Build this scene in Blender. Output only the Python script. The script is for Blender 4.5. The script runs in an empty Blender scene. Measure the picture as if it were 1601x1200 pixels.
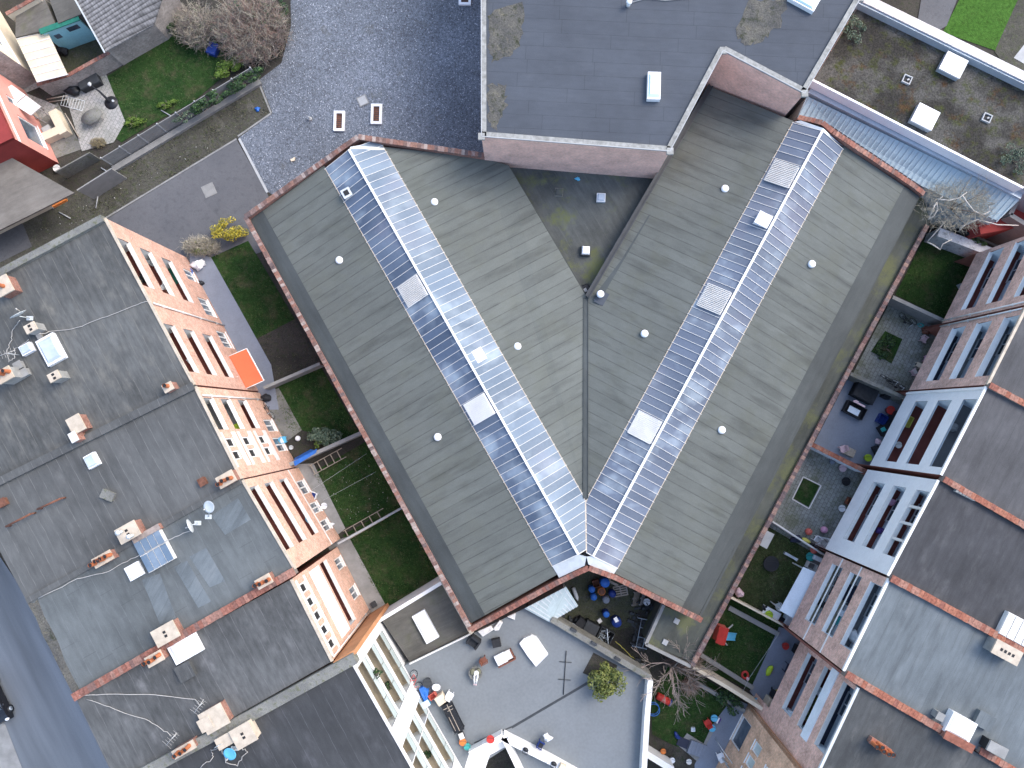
import bpy, math, random
from mathutils import Vector, Matrix
R = math.radians
rnd = random.Random(7)
C = bpy.context.scene.collection
SC = bpy.context.scene

# ------------------------------------------------------------------ camera, sky, sun, exposure
CAMZ = 60.0
FPX = 1077.0
ROT = Matrix.Rotation(R(0.61), 3, 'Y') @ Matrix.Rotation(R(2.82), 3, 'X')
cam_d = bpy.data.cameras.new('camera')
cam = bpy.data.objects.new('camera', cam_d); C.objects.link(cam)
cam.location = (0, 0, CAMZ)
cam.rotation_euler = ROT.to_euler()
cam_d.sensor_fit = 'HORIZONTAL'; cam_d.sensor_width = 36.0
cam_d.lens = FPX / 1601.0 * 36.0
cam_d.clip_start = 0.5; cam_d.clip_end = 600
SC.camera = cam

SUN_EL, SUN_AZ = 46.0, 58.0
w = bpy.data.worlds.new('World'); SC.world = w; w.use_nodes = True
wn = w.node_tree; wn.nodes.clear()
sky = wn.nodes.new('ShaderNodeTexSky'); sky.sky_type = 'NISHITA'; sky.sun_disc = False
sky.sun_elevation = R(SUN_EL); sky.sun_rotation = R(SUN_AZ)
sky.air_density = 1.0; sky.dust_density = 2.5; sky.ozone_density = 1.0
bg = wn.nodes.new('ShaderNodeBackground'); bg.inputs['Strength'].default_value = 0.15
wo = wn.nodes.new('ShaderNodeOutputWorld')
wn.links.new(sky.outputs[0], bg.inputs[0]); wn.links.new(bg.outputs[0], wo.inputs[0])
sl = bpy.data.lights.new('sun', 'SUN'); sl.energy = 0.62; sl.angle = R(34); sl.color = (1.0, 0.955, 0.9)
so = bpy.data.objects.new('sun', sl); C.objects.link(so)
sd = Vector((math.sin(R(SUN_AZ)) * math.cos(R(SUN_EL)), math.cos(R(SUN_AZ)) * math.cos(R(SUN_EL)), math.sin(R(SUN_EL))))
so.rotation_euler = sd.to_track_quat('Z', 'Y').to_euler(); so.location = sd * 100
SC.view_settings.view_transform = 'Standard'; SC.view_settings.look = 'None'
SC.view_settings.exposure = 1.55; SC.view_settings.gamma = 1.0

# survey: a sight line from the camera meets a level plane of height z
def P(u, v, z=0.0):
    d = ROT @ Vector(((u - 800.5) / FPX, -(v - 600.0) / FPX, -1.0))
    t = (z - CAMZ) / d.z
    return Vector((d.x * t, d.y * t, z))
def PL(pts, z=0.0): return [P(u, v, z) for (u, v) in pts]

# ------------------------------------------------------------------ mesh builder
class MB:
    def __init__(s): s.v = []; s.f = []; s.m = []; s.sm = []
    def add(s, vs, fs, mi=0, smooth=False):
        b = len(s.v); s.v += [Vector(x) for x in vs]
        for f in fs: s.f.append([b + i for i in f]); s.m.append(mi); s.sm.append(smooth)
        return s
    def quad(s, a, b, c, d, mi=0): return s.add([a, b, c, d], [(0, 1, 2, 3)], mi)
    def poly(s, pts, mi=0):
        pts = [Vector(p) for p in pts]
        ar = sum(pts[i].x * pts[(i + 1) % len(pts)].y - pts[(i + 1) % len(pts)].x * pts[i].y for i in range(len(pts)))
        if ar < 0: pts = pts[::-1]
        return s.add(pts, [tuple(range(len(pts)))], mi)
    def slab(s, pts, th, mi=0, mside=None):          # sloped or level slab, pts = top
        pts = [Vector(p) for p in pts]
        ar = sum(pts[i].x * pts[(i + 1) % len(pts)].y - pts[(i + 1) % len(pts)].x * pts[i].y for i in range(len(pts)))
        if ar < 0: pts = pts[::-1]
        n = len(pts); lo = [Vector((p.x, p.y, (p.z - th) if not callable(th) else th(p))) for p in pts]
        s.add(pts + lo, [tuple(range(n))], mi)
        b = len(s.v) - 2 * n
        ms = mi if mside is None else mside
        for i in range(n):
            j = (i + 1) % n
            s.f.append([b + i, b + n + i, b + n + j, b + j]); s.m.append(ms); s.sm.append(False)
        s.f.append([b + 2 * n - 1 - i for i in range(n)]); s.m.append(ms); s.sm.append(False)
        return s
    def prism(s, xy, z0, z1, mi=0, mside=None):
        return s.slab([(p[0], p[1], z1) for p in xy], z1 - z0, mi, mside)
    def box(s, x, y, z0, sx, sy, sz, rz=0.0, mi=0, taper=1.0):
        c, k = math.cos(rz), math.sin(rz); vs = []
        for z, q in ((z0, 1.0), (z0 + sz, taper)):
            for dx, dy in ((-1, -1), (1, -1), (1, 1), (-1, 1)):
                a, b = dx * sx / 2 * q, dy * sy / 2 * q
                vs.append((x + a * c - b * k, y + a * k + b * c, z))
        return s.add(vs, [(3, 2, 1, 0), (4, 5, 6, 7), (0, 1, 5, 4), (1, 2, 6, 5), (2, 3, 7, 6), (3, 0, 4, 7)], mi)
    def fbox(s, o, u, v, w_, a, b, c, mi=0):          # box in a frame: o corner, a*u, b*v, c*w
        vs = []
        for k in (0, c):
            for (i, j) in ((0, 0), (a, 0), (a, b), (0, b)): vs.append(o + u * i + v * j + w_ * k)
        return s.add(vs, [(3, 2, 1, 0), (4, 5, 6, 7), (0, 1, 5, 4), (1, 2, 6, 5), (2, 3, 7, 6), (3, 0, 4, 7)], mi)
    def cyl(s, x, y, z0, z1, r0, r1=None, n=14, mi=0, cap=True):
        r1 = r0 if r1 is None else r1; vs = []
        for z, r in ((z0, r0), (z1, r1)):
            for i in range(n):
                a = 2 * math.pi * i / n; vs.append((x + r * math.cos(a), y + r * math.sin(a), z))
        s.add(vs, [(i, (i + 1) % n, n + (i + 1) % n, n + i) for i in range(n)], mi, True)
        if cap:
            b = len(s.v) - 2 * n
            s.f.append([b + n + i for i in range(n)]); s.m.append(mi); s.sm.append(False)
            s.f.append([b + n - 1 - i for i in range(n)]); s.m.append(mi); s.sm.append(False)
        return s
    def lathe(s, x, y, prof, n=18, mi=0, sx=1.0, sy=1.0, rz=0.0):
        vs = []; c, k = math.cos(rz), math.sin(rz)
        for r, z in prof:
            for i in range(n):
                a = 2 * math.pi * i / n; p, q = r * math.cos(a) * sx, r * math.sin(a) * sy
                vs.append((x + p * c - q * k, y + p * k + q * c, z))
        fs = []
        for j in range(len(prof) - 1):
            for i in range(n): fs.append((j * n + i, j * n + (i + 1) % n, (j + 1) * n + (i + 1) % n, (j + 1) * n + i))
        s.add(vs, fs, mi, True); b = len(s.v) - len(prof) * n; m = (len(prof) - 1) * n
        s.f.append([b + m + i for i in range(n)]); s.m.append(mi); s.sm.append(True)
        s.f.append([b + n - 1 - i for i in range(n)]); s.m.append(mi); s.sm.append(False)
        return s
    def tube(s, pts, r, n=6, mi=0, r1=None):
        pts = [Vector(p) for p in pts]; vs = []; k = len(pts)
        for i, p in enumerate(pts):
            d = (pts[min(i + 1, k - 1)] - pts[max(i - 1, 0)])
            if d.length < 1e-6: d = Vector((0, 0, 1))
            d.normalize(); a = d.cross(Vector((0, 0, 1)))
            if a.length < 1e-3: a = Vector((1, 0, 0))
            a.normalize(); b = d.cross(a)
            rr = r if r1 is None else r + (r1 - r) * i / max(1, k - 1)
            for j in range(n):
                t = 2 * math.pi * j / n; vs.append(p + a * (rr * math.cos(t)) + b * (rr * math.sin(t)))
        fs = []
        for i in range(k - 1):
            for j in range(n): fs.append((i * n + j, (i + 1) * n + j, (i + 1) * n + (j + 1) % n, i * n + (j + 1) % n))
        fs.append(tuple(range(n))); fs.append(tuple((k - 1) * n + n - 1 - j for j in range(n)))
        return s.add(vs, fs, mi, n > 4)
    def blob(s, x, y, z, rx, ry, rz, mi=0, seed=0, amp=0.15, nu=12, nv=8, rot=0.0):
        q = random.Random(seed); vs = []; c, k = math.cos(rot), math.sin(rot)
        ph = [q.uniform(0, 6.28) for _ in range(6)]
        for j in range(nv + 1):
            th = math.pi * j / nv
            for i in range(nu):
                a = 2 * math.pi * i / nu
                m = 1 + amp * (math.sin(3 * a + ph[0] + 2 * th) + math.sin(5 * a + ph[1] - 3 * th) * .6 + math.sin(2 * a + ph[2]) * .7)
                px, py = rx * m * math.sin(th) * math.cos(a), ry * m * math.sin(th) * math.sin(a)
                vs.append((x + px * c - py * k, y + px * k + py * c, z + rz * math.cos(th) * (1 + amp * math.sin(4 * a + ph[3]))))
        fs = []
        for j in range(nv):
            for i in range(nu): fs.append((j * nu + i, (j + 1) * nu + i, (j + 1) * nu + (i + 1) % nu, j * nu + (i + 1) % nu))
        return s.add(vs, fs, mi, True)
    def build(s, name, mats, parent=None, off=None):
        mats = mats if isinstance(mats, (list, tuple)) else [mats]
        o3 = Vector(off) if off is not None else Vector((0, 0, 0))
        me = bpy.data.meshes.new(name)
        me.from_pydata([tuple(x - o3) for x in s.v], [], s.f)
        for m in mats: me.materials.append(m)
        me.polygons.foreach_set('material_index', s.m); me.polygons.foreach_set('use_smooth', s.sm)
        me.update()
        o = bpy.data.objects.new(name, me); C.objects.link(o)
        if parent is not None: o.parent = parent
        return o

def tag(o, label=None, cat=None, group=None, kind=None):
    if label: o['label'] = label
    if cat: o['category'] = cat
    if group: o['group'] = group
    if kind: o['kind'] = kind
    return o
def struct(name, mb, mats, kind='structure', label=None, cat=None):
    o = mb.build(name, mats); o['kind'] = kind
    if label: o['label'] = label
    if cat: o['category'] = cat
    return o
def ragged(pts, seed, amp=4):                      # an uneven outline between the given corners
    q = random.Random(seed); o = []
    for a, b in zip(pts, pts[1:] + pts[:1]):
        for i in range(6): o.append((a[0] + (b[0] - a[0]) * i / 6 + q.uniform(-amp, amp), a[1] + (b[1] - a[1]) * i / 6 + q.uniform(-amp, amp)))
    return o
class Thing:                                        # an Empty at the thing's base; parts are given in world coordinates
    def __init__(s, name, label, cat, loc, group=None):
        s.o = bpy.data.objects.new(name, None); C.objects.link(s.o)
        s.loc = Vector(loc); s.o.location = s.loc; s.o.empty_display_size = 0.3
        tag(s.o, label, cat, group)
    def part(s, name, mb, mats, parent=None, label=None):
        o = mb.build(name, mats, parent or s.o, s.loc)
        if label: o['label'] = label
        return o
def proto(name, label, cat, group=None): return Thing(name, label, cat, (0, 0, 0), group)
def put(o, loc, rz=0.0):
    o.location = loc; o.rotation_euler = (0, 0, rz); return o
def solo(name, label, cat, mb, mats, loc=(0, 0, 0), rz=0.0, group=None):     # one-mesh thing, built in local coordinates
    o = mb.build(name, mats); put(o, loc, rz); return tag(o, label, cat, group)
def wsolo(name, label, cat, mb, mats, loc, group=None):                      # one-mesh thing, built in world coordinates
    o = mb.build(name, mats, None, loc); o.location = loc; return tag(o, label, cat, group)
def copy_tree(o, loc=None, rz=None, label=None, parent=None):
    c = o.copy(); C.objects.link(c)
    if parent is not None: c.parent = parent
    if loc is not None: c.location = loc
    if rz is not None: c.rotation_euler = (0, 0, rz)
    if label: c['label'] = label
    for ch in list(o.children): copy_tree(ch, parent=c)
    return c
def ang(a, b):
    d = P(*b) - P(*a); return math.atan2(d.y, d.x)

# ------------------------------------------------------------------ materials
class NT:
    def __init__(s, name):
        s.m = bpy.data.materials.new(name); s.m.use_nodes = True
        s.t = s.m.node_tree; s.b = s.t.nodes['Principled BSDF']
        s._c = None
    def n(s, typ, **kw):
        x = s.t.nodes.new('ShaderNode' + typ)
        for k, v in kw.items(): setattr(x, k, v)
        return x
    def l(s, a, b): s.t.links.new(a, b)
    def co(s):
        if s._c is None: s._c = s.n('TexCoord').outputs['Object']
        return s._c
    def mapping(s, rz=0.0, sc=(1, 1, 1), src=None):
        m = s.n('Mapping'); m.inputs['Rotation'].default_value = (0, 0, rz); m.inputs['Scale'].default_value = sc
        s.l(src or s.co(), m.inputs['Vector']); return m.outputs[0]
    def noise(s, scale, detail=3, src=None, rough=0.55):
        x = s.n('TexNoise'); x.inputs['Scale'].default_value = scale; x.inputs['Detail'].default_value = detail
        x.inputs['Roughness'].default_value = rough
        s.l(src or s.co(), x.inputs['Vector']); return x.outputs['Fac']
    def math(s, op, a, b=None, clamp=False):
        x = s.n('Math', operation=op); x.use_clamp = clamp
        for i, q in enumerate((a, b)):
            if q is None: continue
            if isinstance(q, (int, float)): x.inputs[i].default_value = q
            else: s.l(q, x.inputs[i])
        return x.outputs[0]
    def rng(s, v, a, b, c=0.0, d=1.0):
        x = s.n('MapRange'); x.inputs[1].default_value = a; x.inputs[2].default_value = b
        x.inputs[3].default_value = c; x.inputs[4].default_value = d; s.l(v, x.inputs[0]); return x.outputs[0]
    def mix(s, f, a, b, blend='MIX'):
        x = s.n('Mix', data_type='RGBA', blend_type=blend)
        for i, q in ((0, f), (6, a), (7, b)):
            if isinstance(q, (int, float)): x.inputs[i].default_value = q
            elif isinstance(q, tuple): x.inputs[i].default_value = (q[0], q[1], q[2], 1)
            else: s.l(q, x.inputs[i])
        return x.outputs[2]
    def scale(s, col, f):                             # colour times a factor socket
        x = s.n('VectorMath', operation='SCALE')
        if isinstance(col, tuple): x.inputs[0].default_value = col
        else: s.l(col, x.inputs[0])
        s.l(f, x.inputs['Scale']); return x.outputs[0]
    def out(s, col, rough=0.85, spec=0.25, metal=0.0, bump=None, bs=0.4, bd=0.02):
        if isinstance(col, tuple): s.b.inputs['Base Color'].default_value = (*col, 1)
        else: s.l(col, s.b.inputs['Base Color'])
        s.b.inputs['Roughness'].default_value = rough; s.b.inputs['Specular IOR Level'].default_value = spec
        s.b.inputs['Metallic'].default_value = metal
        if bump is not None:
            x = s.n('Bump'); x.inputs['Strength'].default_value = bs; x.inputs['Distance'].default_value = bd
            s.l(bump, x.inputs['Height']); s.l(x.outputs[0], s.b.inputs['Normal'])
        return s.m

def paint(name, c, var=0.18, sc=1.5, rough=0.6, spec=0.3, metal=0.0, dirt=0.25):
    k = NT(name); a = k.noise(sc, 5); b = k.noise(sc * 14, 2)
    f = k.math('ADD', k.rng(a, .3, .7, 1 - var, 1 + var * .6), k.rng(b, .3, .7, -.06, .06))
    col = k.scale(c, f)
    d = k.rng(k.noise(sc * .7 + .4, 6), .52, .75, 0, dirt)
    return k.out(k.mix(d, col, (c[0] * .55 + .01, c[1] * .53 + .01, c[2] * .48 + .01)), rough, spec, metal)
def island(name, cols, rough=0.8, spread=0.35, sc=6):     # each loose piece (brick, tile, board) gets its own tone
    k = NT(name); g = k.n('NewGeometry').outputs['Random Per Island']
    r = k.n('ValToRGB'); r.color_ramp.interpolation = 'CONSTANT'
    el = r.color_ramp.elements
    while len(el) < len(cols): el.new(0.5)
    for i, c in enumerate(cols): el[i].position = i / len(cols); el[i].color = (*c, 1)
    k.l(g, r.inputs[0])
    f = k.rng(k.noise(sc, 5), .3, .7, 1 - spread, 1 + spread)
    return k.out(k.scale(r.outputs[0], f), rough, .2)
def felt(name, c, ang_, width=1.0, light=(0.2, 0.2, 0.2), seam=0.5, streak=0.4, stain=0.25, moss=0.0, mossc=(.09, .1, .035), dark=0.35, rough=0.8, cross=0.0, seamdark=0.0, seamw=.07, wobble=.22, var=.06, sdw=.05):
    k = NT(name)
    m = k.mapping(rz=-ang_)
    sx = k.n('SeparateXYZ'); k.l(m, sx.inputs[0])
    wob = k.noise(.5, 3); y = k.math('ADD', sx.outputs[1], k.math('MULTIPLY', k.math('SUBTRACT', wob, .5), wobble))
    q = k.math('DIVIDE', y, width); fr = k.math('FRACT', q); fl = k.math('FLOOR', q)
    wh = k.n('TexWhiteNoise', noise_dimensions='1D'); k.l(fl, wh.inputs['W'])
    tone = k.rng(wh.outputs[0], 0, 1, 1 - var, 1 + var)
    st = k.noise(1.0, 4, k.mapping(src=m, sc=(.16, 1.3, 1)))
    st2 = k.noise(1.0, 3, k.mapping(src=m, sc=(.9, 4.0, 1)))
    bl = k.noise(.22, 6, rough=.65); fine = k.noise(18, 3)
    f = k.math('MULTIPLY', tone, k.math('ADD', k.rng(bl, .3, .7, 1 - stain, 1 + stain), k.rng(fine, .25, .75, -.12, .12)))
    f = k.math('MULTIPLY', f, k.rng(st2, .3, .7, 1 - streak * .22, 1 + streak * .2))
    f = k.math('MULTIPLY', f, k.rng(st, .28, .5, 1 - dark * .55, 1.0))
    col = k.scale(c, f)
    brk = k.noise(1.3, 5)
    sm = k.math('MULTIPLY', k.rng(fr, 0, seamw, 1, 0), k.rng(brk, .38, .62, 0, seam))
    col = k.mix(sm, col, light)
    if seamdark:
        sdk = k.math('MULTIPLY', k.rng(fr, .0, sdw, 1, 0), k.rng(brk, .3, .6, seamdark * .35, seamdark))
        col = k.mix(sdk, col, (c[0] * .35, c[1] * .35, c[2] * .36))
    if cross:
        qx = k.math('FRACT', k.math('DIVIDE', k.math('ADD', sx.outputs[0], k.math('MULTIPLY', wh.outputs[0], 5.0)), 5.0))
        col = k.mix(k.math('MULTIPLY', k.rng(qx, 0, .012, 1, 0), cross), col, (c[0] * .4, c[1] * .4, c[2] * .4))
    pl = k.math('MULTIPLY', k.rng(k.noise(1.0, 5, k.mapping(src=m, sc=(.35, 1.0, 1)), .65), .48, .72, 0, 1), k.rng(k.noise(.7, 6), .42, .7, 0, streak))
    col = k.mix(pl, col, light)
    if moss: col = k.mix(k.math('MULTIPLY', k.rng(k.noise(.35, 7, rough=.7), .5, .62, 0, moss), k.rng(fine, .3, .6, .5, 1)), col, mossc)
    return k.out(col, rough, .25, bump=k.math('ADD', fine, k.math('MULTIPLY', fr, .5)), bs=.25, bd=.02)
def brick(name, c1, c2, mortar, var=.2, bw=.21, bh=.072, stain=.3):
    k = NT(name); g = k.n('NewGeometry')
    cr = k.n('VectorMath', operation='CROSS_PRODUCT'); k.l(g.outputs['True Normal'], cr.inputs[0]); cr.inputs[1].default_value = (0, 0, 1)
    dt = k.n('VectorMath', operation='DOT_PRODUCT'); k.l(cr.outputs[0], dt.inputs[0]); k.l(g.outputs['Position'], dt.inputs[1])
    sz = k.n('SeparateXYZ'); k.l(g.outputs['Position'], sz.inputs[0])
    cb = k.n('CombineXYZ'); k.l(dt.outputs['Value'], cb.inputs[0]); k.l(sz.outputs[2], cb.inputs[1])
    b = k.n('TexBrick'); k.l(cb.outputs[0], b.inputs['Vector'])
    b.inputs['Scale'].default_value = 1.0; b.inputs['Brick Width'].default_value = bw; b.inputs['Row Height'].default_value = bh
    b.inputs['Mortar Size'].default_value = .009; b.inputs['Color1'].default_value = (*c1, 1); b.inputs['Color2'].default_value = (*c2, 1)
    b.inputs['Mortar'].default_value = (*mortar, 1)
    f = k.math('ADD', k.rng(k.noise(.8, 6), .3, .7, 1 - stain, 1 + stain * .6), k.rng(k.noise(5, 4), .3, .7, -var, var))
    return k.out(k.scale(b.outputs[0], f), .88, .2, bump=b.outputs['Fac'], bs=.3, bd=-.01)
def ground(name, cols, scales=(.3, 3, 22), rough=.95, spk=.5, bump=.5, th=(.4, .6)):
    k = NT(name); a = k.noise(scales[0], 6, rough=.6); b = k.noise(scales[1], 5, rough=.65); c = k.noise(scales[2], 3)
    col = k.mix(k.rng(a, th[0], th[1]), cols[0], cols[1])
    if len(cols) > 2: col = k.mix(k.rng(b, .5, .68), col, cols[2])
    if len(cols) > 3: col = k.mix(k.rng(k.noise(scales[0] * 2.3, 7, rough=.7), .55, .68), col, cols[3])
    col = k.scale(col, k.math('MULTIPLY', k.rng(c, .25, .75, 1 - spk, 1 + spk), k.rng(b, .3, .7, .8, 1.2)))
    return k.out(col, rough, .15, bump=k.math('ADD', c, k.math('MULTIPLY', b, 2.0)), bs=bump, bd=.05)
def glass(name, c=(.02, .03, .045), pale=(.22, .27, .32), amt=.5, rough=.12):
    k = NT(name); g = k.n('NewGeometry').outputs['Random Per Island']
    f = k.math('ADD', k.rng(k.noise(.5, 5), .4, .68, 0, amt), k.rng(g, 0, 1, 0, .25), True)
    return k.out(k.mix(f, c, pale), rough, .6)

def skyglass(name, navy, mid, white, amt):                # roof glazing: sky reflections painted in as pale patches, each pane its own tone
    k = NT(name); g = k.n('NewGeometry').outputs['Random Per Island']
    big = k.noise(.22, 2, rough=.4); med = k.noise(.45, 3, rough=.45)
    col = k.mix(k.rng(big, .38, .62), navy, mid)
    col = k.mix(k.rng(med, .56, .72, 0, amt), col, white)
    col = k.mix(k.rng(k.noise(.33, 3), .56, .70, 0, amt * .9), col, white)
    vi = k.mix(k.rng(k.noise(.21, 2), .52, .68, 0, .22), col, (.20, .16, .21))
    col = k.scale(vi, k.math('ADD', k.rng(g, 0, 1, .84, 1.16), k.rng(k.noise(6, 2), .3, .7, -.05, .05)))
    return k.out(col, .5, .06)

M = {}
def mk(key, m): M[key] = m; return m
aL = math.atan2(*(lambda d: (d.y, d.x))(P(305, 600, 13) - P(165, 340, 13)))     # direction of the western terrace front
aR = math.atan2(*(lambda d: (d.y, d.x))(P(1386, 897, 12.5) - P(1462, 748, 12.5)))
aW1 = math.atan2(*(lambda d: (d.y, d.x))(P(904, 866, 7.8) - P(546, 234, 7.8)))  # ridges of the two halls
aW2 = math.atan2(*(lambda d: (d.y, d.x))(P(927, 869, 7.8) - P(1285, 205, 7.8)))
mk('hall_w', felt('hall_felt_west', (.120, .130, .118), aW1 + math.pi / 2, .85, (.135, .14, .125), .1, .25, .10, dark=.5, seamdark=.95, moss=.2, mossc=(.10, .105, .07), wobble=.05, var=.07, sdw=.11))
mk('hall_e', felt('hall_felt_east', (.114, .124, .114), aW2 + math.pi / 2, .85, (.125, .13, .118), .1, .3, .12, dark=.55, seamdark=.95, moss=.25, mossc=(.085, .088, .055), wobble=.05, var=.07, sdw=.11))
mk('band', felt('eave_felt', (.066, .076, .076), aW1, 1.4, (.1, .1, .1), .1, .2, .2))
mk('band_e', felt('eave_felt_east', (.064, .071, .069), aW2, 1.4, (.1, .1, .1), .1, .25, .2))
mk('court', felt('court_felt', (.085, .092, .088), R(-60), 1.0, (.16, .18, .16), .3, .5, .35, dark=.3, moss=.9, mossc=(.11, .125, .045)))
mk('strip', felt('mossy_felt', (.072, .078, .068), aR, 1.0, (.16, .16, .12), .2, .35, .4, moss=.75, mossc=(.13, .14, .055)))
mk('top', felt('slate_felt', (.066, .076, .092), R(-3), 1.05, (.11, .12, .13), .1, .22, .14, dark=.15, wobble=.1, var=.04, seamdark=.8, cross=.6))
fA = dict(seam=.9, streak=1.0, stain=.32, dark=.15)
mk('rA', felt('roof_felt_a', (.088, .091, .088), aL, 1.0, (0.187, 0.18, 0.158), seamw=.05, **fA))
mk('rB', felt('roof_felt_b', (.092, .095, .093), aL, .75, (0.18, 0.18, 0.173), seam=.85, streak=.5, stain=.2, seamw=.08))
mk('rC', felt('roof_felt_c', (.105, .116, .117), aL, 1.0, (0.18, 0.194, 0.202), seam=.5, streak=.4, stain=.25, seamw=.05, cross=.5))
mk('rD', felt('roof_felt_d', (.083, .086, .085), aL, 1.0, (0.173, 0.173, 0.173), seamw=.05, **fA))
mk('rE', felt('roof_felt_e', (.047, .049, .051), aL, 1.0, (0.158, 0.158, 0.173), seam=.55, streak=.4, stain=.2, seamw=.04))
mk('rF', felt('roof_felt_f', (.08, .08, .083), aR, 1.0, (0.158, 0.158, 0.158), seam=.15, streak=.5, stain=.25, seamdark=.6))
mk('rG', felt('roof_felt_g', (.054, .055, .059), aR, 1.3, (0.144, 0.144, 0.144), seam=.1, streak=.55, stain=.3, seamdark=.4))
mk('rH', felt('roof_felt_h', (.125, .145, .155), aR, .9, (0.216, 0.238, 0.245), seam=.1, streak=.45, stain=.2, dark=.45, seamdark=.6))
mk('rI', felt('roof_felt_i', (.062, .066, .067), aR, 1.0, (0.187, 0.187, 0.173), seam=.2, streak=.65, stain=.3, seamdark=.6))
mk('rBrown', felt('roof_felt_brown', (.10, .096, .085), R(25), 1.0, (.2, .19, .16), seam=.3, streak=.45, stain=.35, moss=.5, mossc=(.07, .075, .035)))
mk('rTan', felt('roof_felt_tan', (.17, .155, .135), R(25), 1.2, (.26, .25, .22), seam=.1, streak=.5, stain=.25))
mk('rustic', felt('rustic_felt', (.13, .12, .105), R(30), .8, (.24, .23, .2), seam=.3, streak=.6, stain=.4, moss=.5))
mk('coping', island('coping_bricks', [(.19, .105, .085), (.23, .13, .10), (.16, .10, .085), (.27, .19, .165), (.13, .095, .09), (.21, .11, .085), (.32, .26, .23), (.22, .15, .13)]))
mk('coping_red', island('coping_red_bricks', [(.22, .095, .07), (.26, .115, .085), (.19, .09, .07), (.31, .16, .12), (.17, .10, .085), (.25, .14, .11)]))
mk('coping_dark', island('coping_dark_bricks', [(.17, .10, .09), (.22, .14, .12), (.14, .1, .1), (.26, .17, .14), (.12, .09, .09), (.2, .15, .14)]))
mk('tilecap', island('orange_ridge_tiles', [(.26, .10, .065), (.30, .125, .08), (.22, .09, .065), (.29, .15, .11)]))
mk('mortar', paint('mortar', (.2, .17, .15), .2, 2, .9))
mk('stonecap', paint('lichen_stone', (.30, .30, .28), .35, 3, .9, dirt=.7))
mk('pinkbrick', brick('pink_brick', (.80, .47, .36), (.74, .42, .32), (.76, .62, .54), var=.12, stain=.18))
mk('palebrick', brick('pale_brick', (.56, .31, .225), (.50, .265, .19), (.60, .48, .41), stain=.2))
mk('peachbrick', brick('peach_brick', (.60, .345, .245), (.53, .29, .20), (.64, .52, .44), stain=.2))
mk('redbrick', brick('red_brick', (.30, .12, .08), (.25, .10, .07), (.3, .25, .22)))
mk('brownbrick', brick('brown_brick', (.66, .39, .30), (.58, .33, .25), (.68, .58, .52)))
mk('whitebrick', brick('white_brick', (.82, .82, .81), (.79, .79, .78), (.72, .72, .72), stain=.06, var=.03))
mk('tanbrick', brick('tan_brick', (.70, .42, .26), (.64, .37, .22), (.66, .53, .42)))
mk('buffbrick', brick('buff_brick', (.36, .31, .27), (.29, .25, .22), (.42, .4, .37)))
mk('redbrown', paint('red_brown_render', (.30, .12, .09), .2, .8, .85))
mk('redrender', paint('dark_red_render', (.26, .04, .035), .15, .8, .85))
mk('pinkrender', paint('pink_render', (.62, .28, .23), .12, .8, .85))
mk('orangerender', paint('orange_render', (.52, .25, .12), .22, .6, .85))
mk('white', paint('white_paint', (.78, .78, .76), .06, 1, .55, dirt=.12))
mk('offwhite', paint('off_white', (.66, .65, .62), .1, 1.2, .6, dirt=.25))
mk('cream', paint('cream_render', (.66, .57, .43), .1, .8, .8))
mk('creamdark', paint('cream_cement', (.50, .43, .34), .2, 2, .85, dirt=.4))
mk('sand', paint('sand_tiles', (.46, .38, .27), .1, 1, .8))
mk('concrete', paint('concrete', (.26, .26, .25), .2, 1.2, .9, dirt=.4))
mk('mossconcrete', ground('mossy_concrete', [(.16, .16, .15), (.22, .22, .2), (.10, .105, .07)], (.6, 3, 20), spk=.25))
mk('concretelight', paint('light_concrete', (.40, .41, .41), .15, 1.2, .85, dirt=.25))
mk('bluegrey', paint('blue_grey_slab', (.20, .225, .27), .1, .7, .8, dirt=.15))
mk('terrace', paint('terrace_membrane', (.168, .185, .195), .08, .35, .7, dirt=.12))
mk('whitewash', ground('flaking_whitewash', [(.55, .57, .58), (.65, .66, .66), (.25, .26, .25)], (.8, 2.5, 15), spk=.2))
def paversmat(name, c1, c2, mort, s=.45, moss=(.09, .1, .05), mamt=.6):
    k = NT(name); b = k.n('TexBrick'); k.l(k.mapping(rz=-aR), b.inputs['Vector'])
    b.inputs['Scale'].default_value = 1; b.inputs['Brick Width'].default_value = s; b.inputs['Row Height'].default_value = s * .7
    b.inputs['Mortar Size'].default_value = .02; b.inputs['Color1'].default_value = (*c1, 1); b.inputs['Color2'].default_value = (*c2, 1); b.inputs['Mortar'].default_value = (*mort, 1)
    col = k.mix(k.rng(k.noise(.5, 6, rough=.7), .46, .62, 0, mamt), b.outputs[0], moss)
    return k.out(k.scale(col, k.rng(k.noise(9, 4), .3, .7, .8, 1.2)), .9, .2)
M['pavers'] = paversmat('mossy_pavers', (.24, .255, .24), (.2, .21, .2), (.12, .13, .11))
mk('pavers_pale', paversmat('pale_pavers', (.36, .35, .33), (.3, .3, .28), (.2, .2, .19), mamt=.25))
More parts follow.
